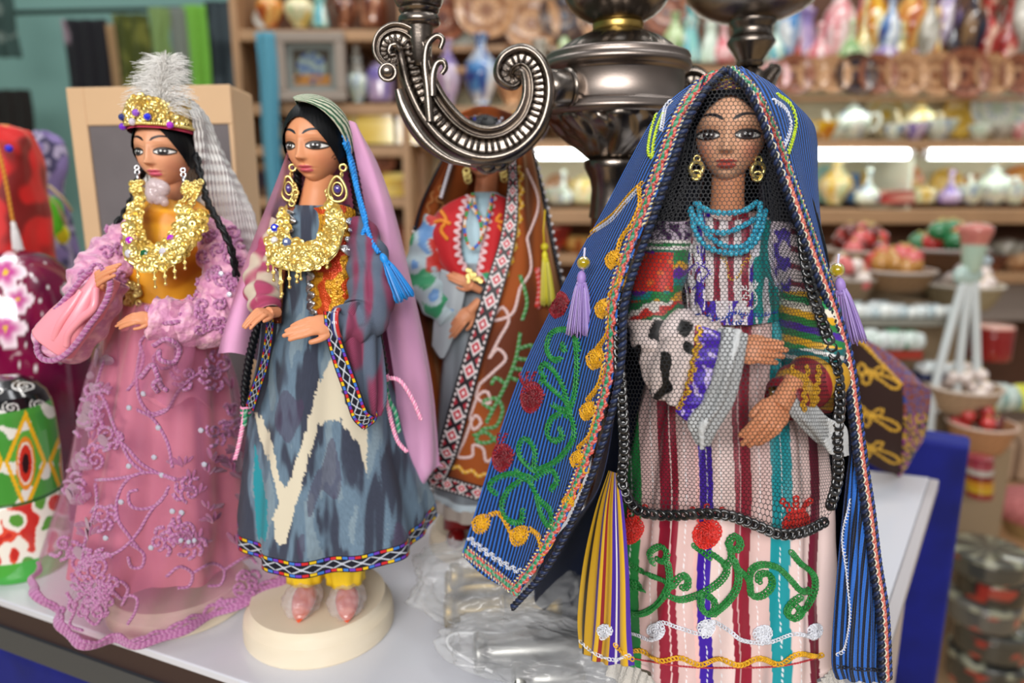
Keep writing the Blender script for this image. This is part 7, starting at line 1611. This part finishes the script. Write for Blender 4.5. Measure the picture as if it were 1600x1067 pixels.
# terraced table carrying the trinkets
tr = empty('stepped_display', (P3(1420, 600).x, TY+.1, -.755), 'tan stepped display table under the baskets and trinkets', 'display table')
for k, (py, Y, x0, x1) in enumerate(((645, 1.47, 1290, 1545), (700, 1.34, 1440, 1578), (560, 1.54, 1280, 1470), (470, 1.62, 1280, 1500), (420, 1.70, 1260, 1510))):
    a, b = at(x0, py, Y), at(x1, py, Y); g = G(); g.box(((a.x+b.x)/2, Y+.05, (a.z-.755)/2), (b.x-a.x, .12, a.z+.755)); g.build('step', mat('tan_felt', hx('9a8468'), .8) if k == 0 else bpy.data.materials['tan_felt'], tr, smooth=False, bevel=.004)
def basket(px, py, w, h, Y, col, label, n=0, ballc=None, bs=8, grp=None, what='glass bauble'):
    c = at(px, py, Y); s = Y/FP; W_, H_ = w*s/2, h*s; o = empty('basket', c, label, 'basket')
    g = G(); g.lathe(smooth([(W_*.7, 0), (W_*.85, H_*.4), (W_, H_*.95), (W_*1.02, H_), (W_*.92, H_*.95), (W_*.7, H_*.3)], 4)+[(0, H_*.3)], c, 48, lambda u, v, p: cm(col, (0, 0, 0), .25 if (int(u*48)+int(v*14)) % 2 else 0), rad=lambda t, z: 1+.02*sin(24*t)); g.build('bowl', M_['plain'], o)
    g = G(); torus(g, c+V((0, 0, H_)), W_, W_*.05, (0, 0, 1), cm(col, (1, 1, 1), .3), 40); g.build('rim', M_['plain'], o)
    rnd = random.Random(int(px)); proto = {}; heap = {}
    for k in range(n):
        q = rnd.choice(ballc); r = bs*s*.5
        if q not in proto:
            gg = G(); gg.ell((0, 0, 0), r, hx(q), 20, 14); gg.tube([V((0, 0, r*.9)), V((0, 0, r*1.2))], r*.18, 8, hx('d8c070')); ob = gg.build('bauble', M_['gloss'], None, orig=(0, 0, 0)); proto[q] = ob
        else: ob = proto[q].copy(); COL.objects.link(ob)
        a = rnd.uniform(0, 6.28); d = sqrt(rnd.random())*W_*.8; lv = k/n; ob.location = c+V((d*cos(a)*(1-.5*lv), d*sin(a)*(1-.5*lv), H_*.55+r+lv*H_*.9)); tag(ob, None, 'bauble', f'{grp[1][q]} baubles in the {grp[0]}'); heap.setdefault(q, []).append(ob)
    for q, L in heap.items():
        L.sort(key=lambda t: t.location.x)
        for i, t in enumerate(L): t['label'] = f'{grp[1][q]} bauble, {ORD[i]} from left of its colour in the {grp[0]}'
RN = {'c83c38': 'shiny red', 'd86a68': 'rose pink', 'b88038': 'amber', '2a7a48': 'green', 'd87830': 'orange', 'e8d8d0': 'pearl', '6a2018': 'dark red'}
basket(1340, 425, 100, 34, 1.66, hx('8c6a48'), 'round brown basket heaped with pink and red baubles', 34, ['c83c38', 'd86a68', 'd86a68', '6a2018'], 28, ('pink and red basket', RN))
basket(1398, 452, 110, 30, 1.56, hx('8c6a48'), 'round brown basket of amber and pink baubles in front of the red one', 30, ['d86a68', 'b88038', 'c83c38'], 28, ('amber and pink basket', RN))
basket(1470, 425, 120, 36, 1.66, hx('6c4a30'), 'wide dark basket heaped with green and orange baubles', 34, ['2a7a48', 'd87830', '2a7a48', 'c83c38'], 30, ('green and orange basket', RN))
def tray(px, py, w, h, Y, cols, label, n=26, grp='', what='shell trinket'):
    c = at(px, py, Y); s = Y/FP; W_, H_ = w*s/2, h*s; o = empty('tray', c, label, 'tray')
    g = G(); g.box(c+V((0, 0, H_*.15)), (W_*2, W_*.9, H_*.3), hx(cols[0])); g.build('base', M_['plain'], o, smooth=False, bevel=.002)
    rnd = random.Random(int(px+py)); 
    for k in range(n):
        r = H_*.3*rnd.uniform(.8, 1.2); q = cols[1+k % (len(cols)-1)]; gg = G(); p = c+V((W_*.9*(2*((k % 13)+.5)/13-1), W_*.35*(2*(k//13)/max(1, n//13)-1), H_*.3+r)); gg.ell(p, (r*1.1, r, r), hx(q), 14, 10)
        gg.ell(p+V((r*.5, 0, r*.5)), r*.5, hx(q), 10, 8); tag(gg.build('trinket', M_['gloss'], None, orig=tuple(p)), f'glossy trinket, {ORD[k % 13]} from left in {("front", "back")[k//13]} row on {grp}', 'trinket', f'trinkets on the {grp}')
tray(1375, 502, 200, 34, 1.52, ['8c887c', 'd8e0e0', 'b8c8cc', 'e8ece8'], 'long tray of white shell trinkets below the bauble baskets', 26, 'long tray of white shells')
tray(1362, 555, 130, 44, 1.46, ['a83828', 'd8e0dc', '4a8a68', 'c8d4cc'], 'tray with a red band and green and white trinkets behind the skullcap', 26, 'red banded tray')
tray(1350, 600, 120, 34, 1.40, ['3a5a9a', 'c8d4e8', 'b85a3a', '8ca8d8'], 'blue tray of small mixed trinkets just behind the skullcap', 26, 'blue tray')
tray(1468, 590, 80, 30, 1.44, ['303860', 'e0e4e4', 'd0d8d8'], 'navy tray of white trinkets left of the wire stand', 26, 'navy tray')
tray(1560, 655, 70, 60, 1.5, ['6a5a50', '8aa8a0', 'd8d838', 'c8d8d0'], 'tray of grey green trinkets right of the wire stand', 26, 'grey green tray')
basket(1500, 640, 110, 40, 1.40, hx('b89878'), 'tan basket of white trinkets at the foot of the wire stand', 16, ['e8d8d0'], 20, ('basket by the wire stand', RN))
basket(1528, 700, 100, 44, 1.36, hx('c08a60'), 'terracotta tan basket with red contents right above the velvet board', 14, ['6a2018', 'c83c38'], 22, ('terracotta basket', RN))
basket(1500, 480, 110, 36, 1.6, hx('a89878'), 'pale basket of pearl baubles under the pink capped finial', 20, ['e8d8d0'], 24, ('basket under the finial', RN))
basket(1322, 470, 80, 36, 1.56, hx('8c7458'), 'small brown basket of pearl baubles nearest the blue cloak', 12, ['e8d8d0', 'd86a68'], 24, ('small brown basket', RN))
# pink drum box and others on the right
def drum(px, py, w, h, Y, fn, label, name='round_box', cat='box'):
    c = at(px, py, Y); s = Y/FP; W_, H_ = w*s/2, h*s; g = G(); g.lathe(smooth([(W_*.9, 0), (W_, H_*.08), (W_, H_*.7), (W_*.97, H_*.74), (W_*1.02, H_*.78), (W_, H_*.95), (W_*.9, H_)], 4)+[(0, H_)], c, 48, fn); return g.build(name, M_['gloss'], None, label=label, cat=cat, orig=tuple(c))
drum(1545, 560, 60, 56, 1.7, lambda u, v, p: hx('e8b0a0') if v > .78 else hx('9a2a28'), 'dark red round box with a pink lid right of the wire stand')
for k, (px, py, w, h, c0) in enumerate(((1540, 1062, 130, 60, '3c3c38'), (1546, 1010, 116, 50, '484842'), (1534, 965, 110, 44, '6a6862'), (1548, 925, 110, 46, '2c2c2a'), (1542, 890, 116, 40, '50504a'))):
    c = hx(c0); drum(px, py, w, h, 1.22, lambda u, v, p, c=c: cm(c, hx('a8a890'), .8 if nz(p, 42) > .18 else 0) if v > .55 else (cm(c, hx('c04030'), .7) if nz(p, 30) > .3 else cm(c, (0, 0, 0), .3)), ('dark flowered lacquer box at the bottom of the stack beside the velvet board', 'second lacquer box from the bottom of the dark stack', 'middle greyer lacquer box with red spots in the dark stack', 'second lacquer box from the top of the dark stack', 'topmost flowered lacquer box of the dark stack')[k], 'lacquer_box')
for k in range(7): drum(1530, 745-k*9+30, 40, 10, 1.25, lambda u, v, p, k=k: hx(('8c2a2a', 'c8a020', 'c88a18', '7a1a1a', 'b8b0a8', 'a03a48', '8c2a3a')[k]), f'thin {("crimson", "mustard", "ochre", "dark maroon", "silver grey", "rose", "wine red")[k]} disc in the small stack right of the velvet board', 'bangle', 'bangle')
basket(1612, 835, 110, 60, 1.6, hx('b09060'), 'straw basket with a pink cloth lining at the right edge')
g = G(); c = at(1612, 800, 1.6); g.lathe(smooth([(.08, -.01), (.085, .02), (.06, .045), (.02, .055), (0.001, .056)], 4), c, 40, lambda u, v, p: hx('e08a88') if sin(u*120+v*20) > 0 else hx('c87070')); g.build('pink_cloth', M_['cloth'], None, label='pink ribbed cloth filling the straw basket at the right edge', cat='cloth')
cart = mat('cardboard', hx('b89a80'), .8, var=(6, .06))
for k, (x0, x1, y0, y1, Y) in enumerate(((1536, 1592, 690, 752, 2.0), (1590, 1680, 690, 752, 2.0), (1540, 1700, 648, 688, 2.02))):
    a, b = at(x0, y1, Y), at(x1, y0, Y); g = G(); g.box(((a.x+b.x)/2, Y+.08, (a.z+b.z)/2), (abs(b.x-a.x)-.004, .16, b.z-a.z-.004)); g.build('cardboard_box', cart, None, smooth=False, bevel=.006, label=('left of the two square cardboard boxes low at the right', 'right of the two square cardboard boxes, cut by the frame', 'long pale box lying across the two cardboard boxes')[k], cat='box')
g = G(); g.box((at(1620, 770, 2.0).x, 2.03, (at(1620, 755, 2.0).z-.755)/2), (.5, .32, at(1620, 755, 2.0).z+.755)); g.build('storage_bench', wood, None, smooth=False, bevel=.005, label='low pale wooden bench carrying the cardboard boxes', cat='bench')
